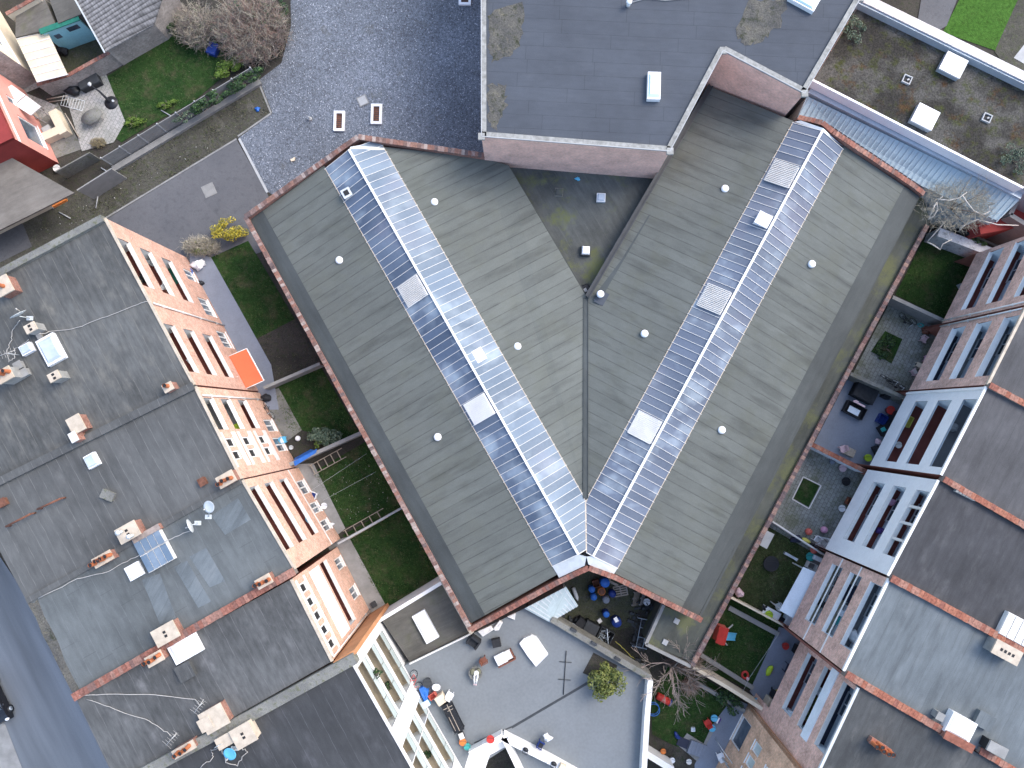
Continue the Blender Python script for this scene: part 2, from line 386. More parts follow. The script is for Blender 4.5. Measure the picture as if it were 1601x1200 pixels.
def gravelmat():
    k = NT('blue_grey_gravel'); v = k.n('TexVoronoi'); v.inputs['Scale'].default_value = 15; k.l(k.co(), v.inputs['Vector'])
    s = k.n('SeparateColor'); k.l(v.outputs['Color'], s.inputs[0])
    v2 = k.n('TexVoronoi'); v2.inputs['Scale'].default_value = 8.0; k.l(k.co(), v2.inputs['Vector'])
    s2 = k.n('SeparateColor'); k.l(v2.outputs['Color'], s2.inputs[0])
    f = k.math('MULTIPLY', k.rng(s.outputs[0], 0, 1, .62, 1.38), k.rng(s2.outputs[1], 0, 1, .75, 1.25))
    f = k.math('MULTIPLY', f, k.rng(k.noise(.12, 5), .3, .7, .72, 1.25))
    col = k.scale((.135, .152, .178), f)
    col = k.mix(k.rng(s.outputs[1], .965, .985), col, (.42, .44, .48))
    col = k.mix(k.rng(k.noise(.5, 6), .62, .72, 0, .5), col, (.10, .10, .09))
    return k.out(col, .85, .3, bump=v.outputs['Distance'], bs=.8, bd=.04)
M['gravel'] = gravelmat()
mk('asphalt', ground('asphalt', [(.105, .108, .115), (.13, .132, .138), (.09, .09, .095)], (.2, 2, 25), spk=.16, bump=.2))
def roadmat():
    k = NT('road_asphalt'); m = k.mapping(rz=-aL); st = k.noise(1, 4, k.mapping(src=m, sc=(.04, .5, 1)))
    f = k.math('MULTIPLY', k.rng(st, .35, .65, .75, 1.3), k.rng(k.noise(20, 3), .3, .7, .88, 1.12))
    return k.out(k.scale((.135, .152, .17), f), .8, .3)
mk('road', roadmat())
mk('soil', ground('soil_verge', [(.062, .06, .05), (.085, .082, .068), (.05, .058, .03), (.12, .115, .1)], (.35, 2.5, 14), spk=.4))
mk('soil_dark', ground('dark_soil', [(.04, .037, .033), (.06, .055, .047), (.03, .035, .02)], (.5, 3, 14), spk=.4))
mk('yardmoss', ground('mossy_yard', [(.055, .062, .04), (.075, .08, .05), (.05, .05, .047), (.08, .08, .075)], (.5, 3, 14), spk=.35))
def lawnmat(name, a, b, worn, wamt):
    k = NT(name); n1 = k.noise(.5, 6, rough=.65); n2 = k.noise(3.5, 5, rough=.7); n3 = k.noise(24, 3, rough=.7)
    col = k.mix(k.rng(n1, .35, .65), a, b); col = k.mix(k.rng(k.noise(.8, 7, rough=.7), .5, .66, 0, wamt), col, worn)
    col = k.scale(col, k.math('MULTIPLY', k.rng(n2, .3, .7, .65, 1.35), k.rng(n3, .25, .75, .5, 1.5)))
    return k.out(col, .95, .1, bump=k.math('ADD', n3, n2), bs=1.0, bd=.06)
mk('lawn', lawnmat('lawn_grass', (.016, .044, .012), (.032, .066, .018), (.075, .07, .04), .75))
mk('lawn2', lawnmat('worn_lawn', (.032, .05, .018), (.05, .06, .028), (.085, .078, .05), .85))
mk('lawn3', lawnmat('bright_lawn', (.045, .115, .018), (.06, .14, .025), (.05, .09, .02), .3))
mk('sedum', ground('sedum_roof', [(.036, .034, .030), (.085, .082, .074), (.040, .046, .014), (.062, .036, .018)], (.3, 1.1, 9), spk=.55, th=(.44, .58)))
mk('metalroof', felt('galvanised_sheet', (.34, .44, .49), R(0), .6, (.5, .55, .6), seam=.0, streak=.15, stain=.12, dark=.1, rough=.45))
mk('metal', paint('zinc', (.45, .52, .58), .08, 1, .4, .5, .3))
mk('lightmetal', paint('light_grey_metal', (.55, .58, .58), .1, 1.5, .5, .5, .1))
mk('darkmetal', paint('dark_steel', (.045, .05, .055), .2, 2, .5))
mk('leantin', felt('old_tin', (.44, .52, .52), R(66), .75, (.55, .6, .6), seam=.1, streak=.3, stain=.15, dark=.2, moss=.5, mossc=(.17, .14, .12), seamdark=.8))
mk('sg_w_shaded', skyglass('roof_glass_w_shaded', (.085, .115, .165), (.15, .19, .245), (.33, .40, .45), .6))  # west-facing slope of the west skylight: its shade painted as darker glass
mk('sg_w_lit', skyglass('roof_glass_w_lit', (.14, .18, .225), (.205, .25, .295), (.36, .42, .46), .5))  # east-facing slope of the same skylight: its light painted as paler glass
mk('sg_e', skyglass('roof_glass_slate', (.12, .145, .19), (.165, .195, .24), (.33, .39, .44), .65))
def domemat():
    k = NT('acrylic_dome'); return k.out(k.mix(k.rng(k.noise(1.2, 3), .4, .65, 0, .6), (.46, .52, .58), (.30, .37, .46)), .18, .5)
M['dome'] = domemat()
mk('plastic_white', paint('white_plastic', (.80, .81, .82), .05, 1, .4, .4, dirt=.08))
mk('teal_dome', paint('teal_tinted_acrylic', (.55, .74, .72), .1, 1, .25, .5))
mk('turquoise', paint('turquoise_paint', (.33, .66, .70), .08, .6, .7))
mk('green', paint('green_paint', (.02, .16, .11), .2, 2))
mk('glass', glass('window_glass'))
mk('glass_green', glass('frosted_glass', (.40, .47, .45), (.6, .66, .64), .4, .3))
mk('dark', paint('dark_interior', (.02, .021, .023), .2, 2, .7))
mk('black', paint('black_plastic', (.018, .02, .024), .25, 3, .45))
mk('blackcloth', paint('black_fabric', (.026, .028, .032), .3, 4, .9))
mk('maroon', paint('red_quarry_tiles', (.17, .045, .035), .2, 1.5, .7))
mk('greyfloor', paint('grey_floor', (.2, .2, .205), .15, 1, .8))
mk('navyfloor', paint('navy_floor', (.03, .035, .06), .15, 1, .7))
mk('paleblue', paint('pale_blue_render', (.70, .77, .82), .08, .8, .8))
mk('potclay', paint('terracotta', (.42, .14, .06), .2, 3, .8))
mk('rust', paint('rusty_iron', (.16, .07, .045), .4, 4, .85))
mk('orange', paint('orange_awning', (.55, .12, .05), .08, 1, .8))
mk('canopy', paint('canopy_sheet', (.66, .74, .80), .06, .8, .4))
mk('wood', paint('brown_wood', (.18, .07, .045), .3, 5, .6))
mk('palewood', paint('weathered_timber', (.36, .31, .25), .3, 5, .85))
mk('greywood', paint('grey_timber', (.30, .28, .27), .25, 5, .85))
mk('yellow', paint('yellow', (.60, .55, .12), .15, 2))
mk('lime', paint('lime_plastic', (.42, .58, .04), .1, 2, .5))
mk('blue', paint('blue_plastic', (.03, .14, .48), .18, 2, .4))
mk('navy', paint('navy_plastic', (.015, .04, .20), .2, 2, .4))
mk('skyblue', paint('sky_blue_plastic', (.12, .45, .66), .12, 2, .4))
mk('tealp', paint('teal_plastic', (.05, .36, .34), .12, 2, .4))
mk('red', paint('red_plastic', (.50, .05, .04), .15, 2, .4))
mk('coral', paint('coral_plastic', (.55, .13, .10), .15, 2, .45))
mk('pink', paint('pink_plastic', (.62, .32, .45), .12, 2, .5))
mk('palepink', paint('pale_pink_plastic', (.66, .48, .50), .12, 2, .5))
mk('purple', paint('purple_cushion', (.10, .05, .22), .2, 3, .8))
mk('olive', paint('olive_cushion', (.16, .16, .11), .25, 3, .9))
mk('orangep', paint('orange_plastic', (.62, .20, .05), .15, 2, .5))
def slate():
    k = NT('grey_pantiles'); m = k.mapping(rz=-R(28)); sx = k.n('SeparateXYZ'); k.l(m, sx.inputs[0])
    a = k.math('FRACT', k.math('DIVIDE', sx.outputs[1], .28)); b = k.math('FRACT', k.math('DIVIDE', sx.outputs[0], .24))
    f = k.math('MULTIPLY', k.rng(a, 0, .6, .35, 1.2), k.rng(b, 0, .35, .7, 1.1))
    f = k.math('MULTIPLY', f, k.rng(k.noise(2.5, 6), .3, .7, .6, 1.4))
    return k.out(k.scale((.19, .185, .18), f), .85, .2, bump=a, bs=.8, bd=.05)
M['rtile'] = slate()
mk('mosspatch', ground('dried_moss', [(.075, .075, .072), (.12, .115, .10), (.03, .034, .02), (.14, .13, .10)], (.6, 1.8, 10), spk=.4))
def leaf(name, cols, tr=.0):
    k = NT(name); g = k.n('NewGeometry').outputs['Random Per Island']; r = k.n('ValToRGB'); el = r.color_ramp.elements
    while len(el) < len(cols): el.new(.5)
    for i, c in enumerate(cols): el[i].position = i / max(1, len(cols) - 1); el[i].color = (*c, 1)
    k.l(g, r.inputs[0]); return k.out(r.outputs[0], .6, .3)
mk('leaf_green', leaf('shrub_leaves', [(.02, .05, .02), (.05, .10, .035), (.10, .15, .06)]))
mk('leaf_grey', leaf('silver_leaves', [(.04, .07, .045), (.09, .13, .09), (.16, .2, .13)]))
mk('leaf_yellow', leaf('yellow_blossom', [(.40, .32, .03), (.58, .47, .05), (.30, .27, .04), (.12, .13, .03)]))
mk('leaf_olive', leaf('olive_leaves', [(.04, .06, .014), (.11, .135, .03), (.20, .21, .055), (.07, .10, .025)]))
mk('leaf_ivy', leaf('ivy_leaves', [(.015, .035, .02), (.035, .07, .03), (.06, .13, .03)]))
mk('leaf_lime', leaf('lime_leaves', [(.08, .15, .02), (.16, .24, .04), (.05, .1, .02)]))
mk('leaf_grass', leaf('dry_grass', [(.24, .20, .11), (.34, .29, .18), (.16, .14, .07)]))
mk('bark', paint('bark', (.17, .14, .12), .3, 4, .9))
mk('bark_pale', paint('pale_bark', (.60, .57, .52), .2, 4, .9))
mk('twig', leaf('twigs', [(.13, .11, .095), (.22, .19, .165), (.28, .22, .2)]))
mk('twig_red', leaf('russet_twigs', [(.16, .11, .085), (.26, .185, .15), (.33, .20, .165), (.22, .18, .14)]))
mk('twig_straw', leaf('straw_twigs', [(.28, .25, .19), (.40, .37, .29), (.34, .31, .25)]))
mk('cable', paint('cable_white', (.40, .385, .36), .1, 3))
mk('flower', leaf('petals', [(.7, .7, .68), (.6, .6, .5)]))

# ------------------------------------------------------------------ the setting: ground sheets, 4 mm apart
NSH = [0]
def sheet(name, pts, mat, lv, z=None):
    NSH[0] += 1
    z = .02 * lv + .0024 * (NSH[0] % 8) if z is None else z
    m = MB(); m.poly(PL(pts, z)); return struct(name, m, mat)
g = MB(); g.poly([(-140, -120, -.004), (140, -120, -.004), (140, 120, -.004), (-140, 120, -.004)])
struct('ground', g, M['soil_dark'])
sheet('gravel_yard', [(372, 215), (398, 130), (440, 98), (455, 40), (452, -140), (800, -140), (800, 330), (600, 420), (420, 300)], M['gravel'], 1)
sheet('verge', [(-20, 372), (60, 330), (120, 296), (176, 262), (405, 124), (426, 176), (372, 216), (168, 342), (60, 400), (-20, 440)], M['soil'], 1)
sheet('driveway', [(160, 346), (370, 218), (418, 302), (450, 380), (330, 420), (270, 400)], M['asphalt'], 2)
for a, b, nm in (((374, 217), (418, 301), 'kerb'), ((160, 344), (370, 217), 'kerb'), ((372, 213), (424, 177), 'kerb'), ((424, 177), (404, 128), 'kerb')):
    m = MB(); p, q = P(*a), P(*b); d = (q - p).normalized(); nrm = Vector((-d.y, d.x, 0))
    m.fbox(p - nrm * .08, d, nrm, Vector((0, 0, 1)), (q - p).length, .2 if a[1] == 217 else .14, .07); struct(nm, m, M['concretelight' if a[0] == 374 else 'concrete'])
sheet('path', [(296, 392), (330, 402), (424, 570), (436, 640), (400, 640), (300, 470)], M['bluegrey'], 3)
sheet('lawn', [(330, 402), (388, 376), (462, 500), (402, 532)], M['lawn'], 2)
sheet('garden_soil', [(400, 530), (462, 498), (500, 572), (424, 592)], M['soil_dark'], 2)
sheet('lawn', [(424, 610), (500, 570), (565, 682), (470, 722)], M['lawn'], 1)
sheet('path', [(402, 620), (436, 606), (474, 676), (468, 690), (440, 700)], M['mossconcrete'], 2)
sheet('garden_soil', [(440, 696), (472, 672), (530, 690), (470, 722)], M['soil_dark'], 3)
sheet('patio', [(452, 726), (490, 724), (540, 826), (510, 850)], M['concrete'], 2)
sheet('lawn', [(486, 740), (572, 690), (640, 790), (540, 824)], M['lawn'], 1)
sheet('patio', [(510, 850), (545, 838), (602, 944), (575, 965)], M['concrete'], 2)
sheet('lawn', [(536, 836), (645, 775), (705, 905), (598, 950)], M['lawn'], 1)
sheet('lawn', [(166, 120), (276, 48), (360, 70), (372, 100), (300, 160), (240, 192), (190, 222), (180, 215)], M['lawn'], 2)
sheet('patio', [(100, 140), (166, 116), (196, 190), (178, 222), (128, 236)], M['pavers_pale'], 3)
sheet('patio', [(94, 82), (160, 58), (170, 84), (104, 116)], M['yardmoss'], 2)
sheet('patio', [(30, 200), (90, 160), (130, 232), (80, 250)], M['mossconcrete'], 2)
sheet('road', [(-160, 600), (-60, 640), (0, 870), (60, 960), (140, 1110), (190, 1250), (60, 1290), (-10, 1120), (-120, 930)], M['road'], 2)
sheet('pavement', [(-30, 1110), (8, 1132), (40, 1215), (40, 1260), (-60, 1260)], M['concrete'], 3)
sheet('lawn', [(1400, 460), (1445, 372), (1528, 402), (1478, 500)], M['lawn'], 1)
sheet('patio', [(1480, 500), (1530, 402), (1640, 402), (1560, 520)], M['concretelight'], 2)
sheet('patio', [(1330, 590), (1396, 462), (1478, 500), (1470, 560), (1420, 640)], M['pavers'], 3)
sheet('garden_soil', [(1384, 517), (1411, 530), (1394, 568), (1362, 549)], M['lawn'], 5)
sheet('patio', [(1272, 694), (1330, 582), (1440, 610), (1376, 742)], M['bluegrey'], 2)
sheet('patio', [(1200, 822), (1268, 698), (1366, 744), (1300, 880)], M['pavers'], 3)
sheet('garden_soil', [(1256, 747), (1281, 759), (1264, 792), (1241, 779)], M['lawn'], 5)
sheet('lawn', [(1140, 934), (1204, 822), (1274, 850), (1224, 966)], M['lawn2'], 1)
sheet('patio', [(1224, 968), (1280, 852), (1330, 880), (1270, 990)], M['concrete'], 2)
sheet('lawn', [(1090, 1040), (1140, 936), (1222, 975), (1172, 1078)], M['lawn'], 1)
sheet('patio', [(1172, 1080), (1218, 980), (1300, 1000), (1210, 1130)], M['bluegrey'], 2)
sheet('lawn', [(1018, 1090), (1050, 1030), (1150, 1090), (1104, 1166), (1060, 1168), (1020, 1148)], M['lawn'], 2)
sheet('garden_soil', [(1014, 1150), (1062, 1168), (1090, 1190), (1090, 1230), (1014, 1230)], M['soil_dark'], 3)
sheet('patio', [(1086, 1195), (1104, 1160), (1116, 1130), (1146, 1090), (1180, 1106), (1120, 1240), (1086, 1240)], M['bluegrey'], 4)
sheet('stepping_path', [(1060, 1165), (1074, 1146), (1100, 1162), (1114, 1132), (1118, 1140), (1101, 1170), (1090, 1190)], M['concrete'], 5)
sheet('back_yard', [(840, 1000), (876, 905), (930, 885), (1045, 945), (1014, 1062), (900, 1010)], M['yardmoss'], 1)
sheet('garden_soil', [(870, 980), (905, 960), (945, 990), (985, 980), (1010, 930), (1040, 945), (1016, 1060), (950, 1030)], M['soil_dark'], 2)
sheet('garden_soil', [(740, 1230), (768, 1180), (796, 1166), (830, 1230)], M['soil_dark'], 1)
sheet('driveway', [(1430, 60), (1450, -60), (1520, -60), (1480, 40), (1462, 50)], M['asphalt'], 2)
sheet('lawn', [(1474, 50), (1520, -40), (1620, -60), (1560, 80)], M['lawn3'], 1)
sheet('verge', [(1555, 80), (1600, -20), (1700, -20), (1700, 140), (1600, 140)], M['soil'], 2)
sheet('path', [(1585, 90), (1640, 20), (1660, 40), (1620, 110)], M['concretelight'], 3)
sheet('path', [(0, 330), (-40, 390), (-20, 420), (50, 385), (36, 350)], M['asphalt'], 3)

# ------------------------------------------------------------------ helpers for copings and walls
def wall_seg(m, a, b, th, zb, mi=0, ext=0.0):            # a, b world points on the top centre line; top may slope
    d = Vector((b.x - a.x, b.y - a.y, 0)); L = d.length; d.normalize(); n = Vector((-d.y, d.x, 0)) * th / 2
    a = a - d * ext; b = b + d * ext
    m.slab([a - n, b - n, b + n, a + n], lambda p: zb, mi)
def coping(m, pts, width, h=.09, step=.23, gap=.014, lift=.003, jit=.012, mi=0, skip=None):
    q = random.Random(len(m.v) + 3)
    for a, b in zip(pts[:-1], pts[1:]):
        d = b - a; L = d.length; u = d.normalized(); nn = Vector((-u.y, u.x, 0)).normalized(); up = u.cross(nn)
        k = max(1, int(round(L / step))); s = L / k
        for i in range(k):
            o = a + u * (i * s + gap / 2) - nn * (width / 2 + q.uniform(-jit, jit)) + up * (lift + q.uniform(0, jit))
            m.fbox(o, u, nn, up, s - gap, width, h, mi)
def wall(name, label, pts, ztop, th, mat, cap=None, capw=None, cat='wall', z0=0.0, group=None, step=.23, caph=.06):
    w_ = [P(u, v, ztop) for (u, v) in pts]
    c = sum(w_, Vector((0, 0, 0))) / len(w_); loc = (c.x, c.y, z0)
    t = Thing(name, label, cat, loc, group)
    m = MB()
    for a, b in zip(w_[:-1], w_[1:]): wall_seg(m, a, b, th, z0)
    t.part('wall_body', m, mat)
    if cap:
        m = MB(); coping(m, w_, capw or th + .06, h=caph, step=step); t.part('coping', m, M[cap])
    return t

# ------------------------------------------------------------------ the V-shaped hall
hall = Thing('warehouse', 'large V-shaped hall with grey felt roof wings and two long glazed ridge skylights', 'warehouse', (P(915, 700).x, P(915, 700).y, 0))
cop = {}
cpts = [('w', [(384, 339, 5.8), (560, 214, 7.6), (758, 243, 6.0)]), ('o', [(384, 339, 5.8), (736, 984, 5.8)]),
        ('s', [(736, 984, 5.8), (873, 909, 7.0), (920, 887, 7.6), (964, 903, 7.0), (1097, 969, 5.8)]),
        ('n', [(1248, 184, 6.6), (1285, 192, 7.4), (1302, 206, 7.5), (1332, 226, 7.2), (1425, 288, 5.8), (1444, 303, 5.6)])]
wm, cm, cr2 = MB(), MB(), []
for nm, pl in cpts:
    pw = [P(*p) for p in pl]
    wm = MB()
    for a, b in zip(pw[:-1], pw[1:]): wall_seg(wm, a, b, .30, 0)
    hall.part('wall', wm, M['redbrick'])
    if nm in ('s', 'n'): cr2.append(MB())
    coping(cr2[-1] if nm in ('s', 'n') else cm, pw, .40 if nm != 'o' else .34, h=.10, step=.27)
# plain rendered wall under the eastern eave
fm = MB()
for a, b in (((1437, 306, 5.2), (1094, 964, 5.2)), ((1110, 137, 5.0), (1026, 275, 5.0)), ((1026, 275, 5.0), (917, 464, 5.0)), ((917, 464, 5.0), (795, 261, 5.0))):
    wall_seg(fm, P(*a), P(*b), .2, 0)
hall.part('eave_wall', fm, M['band_e'])
hall.part('coping', cm, M['coping'])
for q_ in cr2: hall.part('coping', q_, M['coping_red'])
ZE, ZG, ZR = 5.3, 6.9, 7.75
def roofplane(mat, pts, band=None):
    m = MB(); m.slab([P(*p) for p in pts], .14); return hall.part('roof', m, mat)
ro_w = roofplane(M['hall_w'], [(389, 345, ZE), (733, 976, ZE), (871, 898, ZG), (506, 259, ZG)])
ri_w = roofplane(M['hall_w'], [(599, 229, ZG), (915, 780, ZG), (916, 462, ZE), (795, 258, ZE), (757, 247, 5.45)])
ri_e = roofplane(M['hall_e'], [(1241, 189, ZG), (916, 781, ZG), (917, 462, ZE), (1028, 272, ZE), (1110, 135, ZE)])
ro_e = roofplane(M['hall_e'], [(1320, 228, ZG), (961, 896, ZG), (1092, 962, ZE), (1437, 306, ZE)])
def lerp(a, b, t): return a + (b - a) * t
def eaveband(pa, pb, qa, qb, f, mat, par):                  # a second felt sheet lapped over the foot of a slope
    A, B, A2, B2 = P(*pa), P(*pb), P(*qa), P(*qb)
    n = (B - A).cross(A2 - A).normalized(); n = n if n.z > 0 else -n
    m = MB(); m.slab([p + n * .012 for p in (A, B, lerp(B, B2, f), lerp(A, A2, f))], .01)
    hall.part('eave_strip', m, mat, par)
eaveband((389, 345, ZE), (733, 976, ZE), (506, 259, ZG), (871, 898, ZG), .19, M['band'], ro_w)
eaveband((1437, 306, ZE), (1092, 962, ZE), (1320, 228, ZG), (961, 896, ZG), .20, M['band_e'], ro_e)
eaveband((1110, 139, ZE), (920, 460, ZE), (1241, 191, ZG), (1060, 520, ZG), .14, M['band'], ri_e)
# gutters and valley
m = MB()
a, b = P(392, 347, 5.42), P(735, 974, 5.42); d = (b - a).normalized(); n = Vector((-d.y, d.x, 0))
m.fbox(a + n * .02, d, n, Vector((0, 0, 1)), (b - a).length, .10, .10)
hall.part('gutter', m, M['darkmetal'])
m = MB(); a, b = P(916, 466, ZE + .02), P(915.5, 779, ZG + .02); d = (b - a).normalized(); n = Vector((-d.y, d.x, 0)).normalized()
m.fbox(a - n * .16, d, n, d.cross(n) * 1.0, (b - a).length, .32, .05); m.fbox(a - n * .2, d, n, d.cross(n), (b - a).length, .05, .10); m.fbox(a + n * .15, d, n, d.cross(n), (b - a).length, .05, .10)
hall.part('valley_gutter', m, M['band'])
m = MB(); a, b = P(1112, 134, 5.6), P(919, 464, 5.6); d = (b - a).normalized(); n = Vector((-d.y, d.x, 0)).normalized()
for k_ in (0, .32): m.fbox(a + n * (k_ - .25), d, n, Vector((0, 0, 1)), (b - a).length, .10, .12)
m.fbox(a - n * .15, d, n, Vector((0, 0, 1)), (b - a).length, .22, .03)
hall.part('gutter', m, M['darkmetal'])
# ridge glazing
def v2(p): return Vector((p.x, p.y))
def hit(o, d, a, b):
    e = v2(b) - v2(a); den = d.x * e.y - d.y * e.x
    if abs(den) < 1e-9: return None
    q = v2(a) - v2(o); t = (q.x * e.y - q.y * e.x) / den; s = (q.x * d.y - q.y * d.x) / den
    if t > 0 and -.02 <= s <= 1.02: return Vector((o.x + d.x * t, o.y + d.y * t, a.z + (b.z - a.z) * s)), t
    return None
def glazing(r0, r1, edge, nb, mat, par, ext0=3.0, ext1=4.0):
    A, B = P(*r0), P(*r1); d = B - A; L = d.length; u = d.normalized()
    e = [P(*p) for p in edge]
    u2 = v2(u).normalized(); perp = Vector((-u2.y, u2.x))
    mid = e[0]
    if (v2(mid) - v2(A)).dot(perp) < 0: perp = -perp
    e[0] = e[0] - (e[1] - e[0]).normalized() * ext0; e[-1] = e[-1] + (e[-1] - e[-2]).normalized() * ext1
    panes, bars = MB(), MB(); prev = None; pts = []
    for i in range(nb + 1):
        o = A + u * (L * i / nb); best = None
        for p, q in zip(e[:-1], e[1:]):
            h_ = hit(o, perp, p, q)
            if h_ and (best is None or h_[1] < best[1]): best = h_
        if best: pts.append((o, best[0]))
    for (o, h_), (o2, h2) in zip(pts[:-1], pts[1:]):
        n = (o2 - o).cross(h_ - o).normalized(); n = n if n.z > 0 else -n
        g_ = (o2 - o) * .02; mm = .0
        panes.slab([o + g_ + n * .03, o2 - g_ + n * .03, h2 - g_ + n * .03, h_ + g_ + n * .03], .012)
        v = (h_ - o)
        bars.fbox(o - u * .016 + n * .035, u, v.normalized(), n, .032, v.length + .06, .045)
    o, h_ = pts[-1]; v = h_ - o; bars.fbox(o - u * .03 + n * .035, u, v.normalized(), n, .06, v.length, .05)
    hall.part('pane', panes, mat, par)
    hall.part('glazing_bar', bars, M['offwhite'], par)
    lo = MB()
    for p, q in zip([x[1] for x in pts][:-1], [x[1] for x in pts][1:]):
        dd = (q - p); 
        if dd.length < .05: continue
        dd.normalize(); nn_ = Vector((-dd.y, dd.x, 0)).normalized()
        lo.fbox(p - nn_ * .035 - Vector((0, 0, .12)), dd, nn_, Vector((0, 0, 1)), (q - p).length, .07, .16)
    hall.part('glazing_sill', lo, M['creamdark'], par)
    return pts
def ridge(r0, r1, par):
    A, B = P(*r0), P(*r1); d = (B - A).normalized(); n = Vector((-d.y, d.x, 0)).normalized()
    m = MB(); m.fbox(A - n * .09 + Vector((0, 0, .03)), d, n, Vector((0, 0, 1)), (B - A).length, .18, .10); hall.part('ridge_cap', m, M['white'], par)
def skylight_root():
    return None
kerb = MB()
for p, q in (((506, 259, ZG), (871, 898, ZG)), ((599, 229, ZG), (915, 780, ZG)), ((1241, 189, ZG), (916, 781, ZG)), ((1320, 228, ZG), (961, 896, ZG))):
    wall_seg(kerb, P(*p) + Vector((0, 0, -.02)), P(*q) + Vector((0, 0, -.02)), .14, ZG - .5)
lt1 = hall.part('skylight', kerb, M['darkmetal'])
RW = ((546, 234, ZR), (904, 866, ZR)); RE = ((1285, 205, ZR), (927, 869, ZR))
gw1 = glazing(*RW, [(506, 259, ZG), (871, 898, ZG)], 58, M['sg_w_shaded'], lt1)
gw2 = glazing(*RW, [(599, 229, ZG), (915, 780, ZG), (916.5, 868, ZR - .02)], 58, M['sg_w_lit'], lt1, ext1=.3)
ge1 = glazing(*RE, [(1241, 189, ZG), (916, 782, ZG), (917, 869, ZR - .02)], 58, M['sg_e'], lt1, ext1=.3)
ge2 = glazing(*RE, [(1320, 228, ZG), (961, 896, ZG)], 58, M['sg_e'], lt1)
ridge(*RW, lt1); ridge(*RE, lt1)
def infill(pts, mat):
    m = MB(); m.slab([p if isinstance(p, Vector) else P(*p) for p in pts], .03); hall.part('flashing', m, mat, lt1)
infill([(546, 234, ZR), (548, 229, ZR + .02), (566, 226, 7.35), (601, 231, ZG + .06), (601, 234, ZG + .06)], M['lightmetal'])
infill([(904, 866, ZR), gw1[-1][1] + Vector((0, 0, .05)), (872, 899, ZG + .05), (874, 903, ZG + .05), (914, 884, ZR - .15), (917, 870, ZR)], M['lightmetal'])
infill([(927, 869, ZR), ge2[-1][1] + Vector((0, 0, .05)), (960, 897, ZG + .05), (958, 899, ZG + .05), (920, 882, ZR - .15), (917, 870, ZR)], M['lightmetal'])
m = MB(); m.slab([P(*p, 7.35) for p in ((898, 874), (917, 862), (938, 874), (922, 887), (912, 887))], .05); hall.part('flashing', m, M['darkmetal'], lt1)
infill([(1285, 205, ZR), (1242, 190, ZG + .05), (1252, 188, 7.1), (1287, 200, ZR)], M['metal'])
infill([(1285, 205, ZR), (1319, 229, ZG + .05), (1300, 212, 7.3), (1287, 200, ZR)], M['metal'])
# louvred ventilators, small hatches and round vent cowls on the roof
def louvre(R0, side, px, la, lw, fins=True, mat='offwhite', name='louvre_vent', off=.12):
    A, B = P(*R0[0]), P(*R0[1]); u = (B - A).normalized()
    c = P(*px, 7.4); t = (c - A).dot(u); o = A + u * (t - la / 2)
    perp = Vector((-u.y, u.x, 0)).normalized() * side
    v = (perp * 2.3 + Vector((0, 0, -(ZR - ZG)))).normalized(); n = u.cross(v); n = n if n.z > 0 else -n
    m = MB(); m.fbox(o + v * .16 + n * .07, u, v, n, la, lw, .05)
    if fins:
        k = int(la / .13)
        for i in range(k + 1): m.fbox(o + v * .2 + u * (i * la / k) + n * .12, u, v, n, .05, lw - .1, off)
    hall.part(name, m, M[mat], lt1)
louvre(RW, -1, (645, 455), 1.75, 2.0); louvre(RW, -1, (749, 639), 1.75, 2.0, mat='white')
louvre(RE, -1, (1222, 272), 1.8, 2.0); louvre(RE, -1, (1116, 467), 1.9, 2.0); louvre(RE, -1, (1008, 667), 1.9, 2.0, mat='offwhite', off=.03)
def hatch(px, z, sx, sy, h, rz, mat='white', frame=None):
    p = P(*px, z); m = MB(); m.box(p.x, p.y, z - .3, sx, sy, h + .3, rz); m.box(p.x, p.y, z + h + .002, sx + .08, sy + .08, .06, rz)
    if frame: m.box(p.x, p.y, z + h + .063, sx * .6, sy * .6, .05, rz, 1)
    hall.part('roof_hatch', m, [M[mat], M['dark']], lt1)
hatch((543, 303), 7.15, .65, .65, .25, aW1, 'lightmetal', True); hatch((746, 557), 7.4, .95, 1.15, .14, aW1, 'white'); hatch((1190, 346), 7.3, .95, 1.0, .5, aW2, 'plastic_white')
cow = None
for i, (u_, v_, z_, par) in enumerate([(530, 406, 5.9, ro_w), (684, 683, 5.95, ro_w), (679, 315, 6.1, ri_w), (809, 541, 6.1, ri_w), (1134, 294, 6.0, ri_e), (1008, 521, 6.1, ri_e), (939, 459, 5.5, ri_e), (1270, 412, 6.1, ro_e), (1129, 672, 6.1, ro_e)]):
    p = P(u_, v_, z_ + .55)
    if cow is None:
        m = MB(); m.cyl(0, 0, -.7, .36, .16, mi=1); m.lathe(0, 0, [(.16, .3), (.29, .34), (.30, .50), (.24, .58), (.08, .62)]); m.cyl(0, 0, -.62, -.5, .34, .2, mi=1)
        cow = m.build('vent_cowl', [M['plastic_white'], M['darkmetal']]); c = cow
    else:
        c = cow.copy(); C.objects.link(c)
    c.parent = par; c.location = Vector((p.x, p.y, z_)) - hall.loc
m = MB(); p = P(943, 466, 5.75); m.box(p.x, p.y, 5.58, 1.1, 1.1, .03, aW2); hall.part('felt_patch', m, M['top'], ri_e)

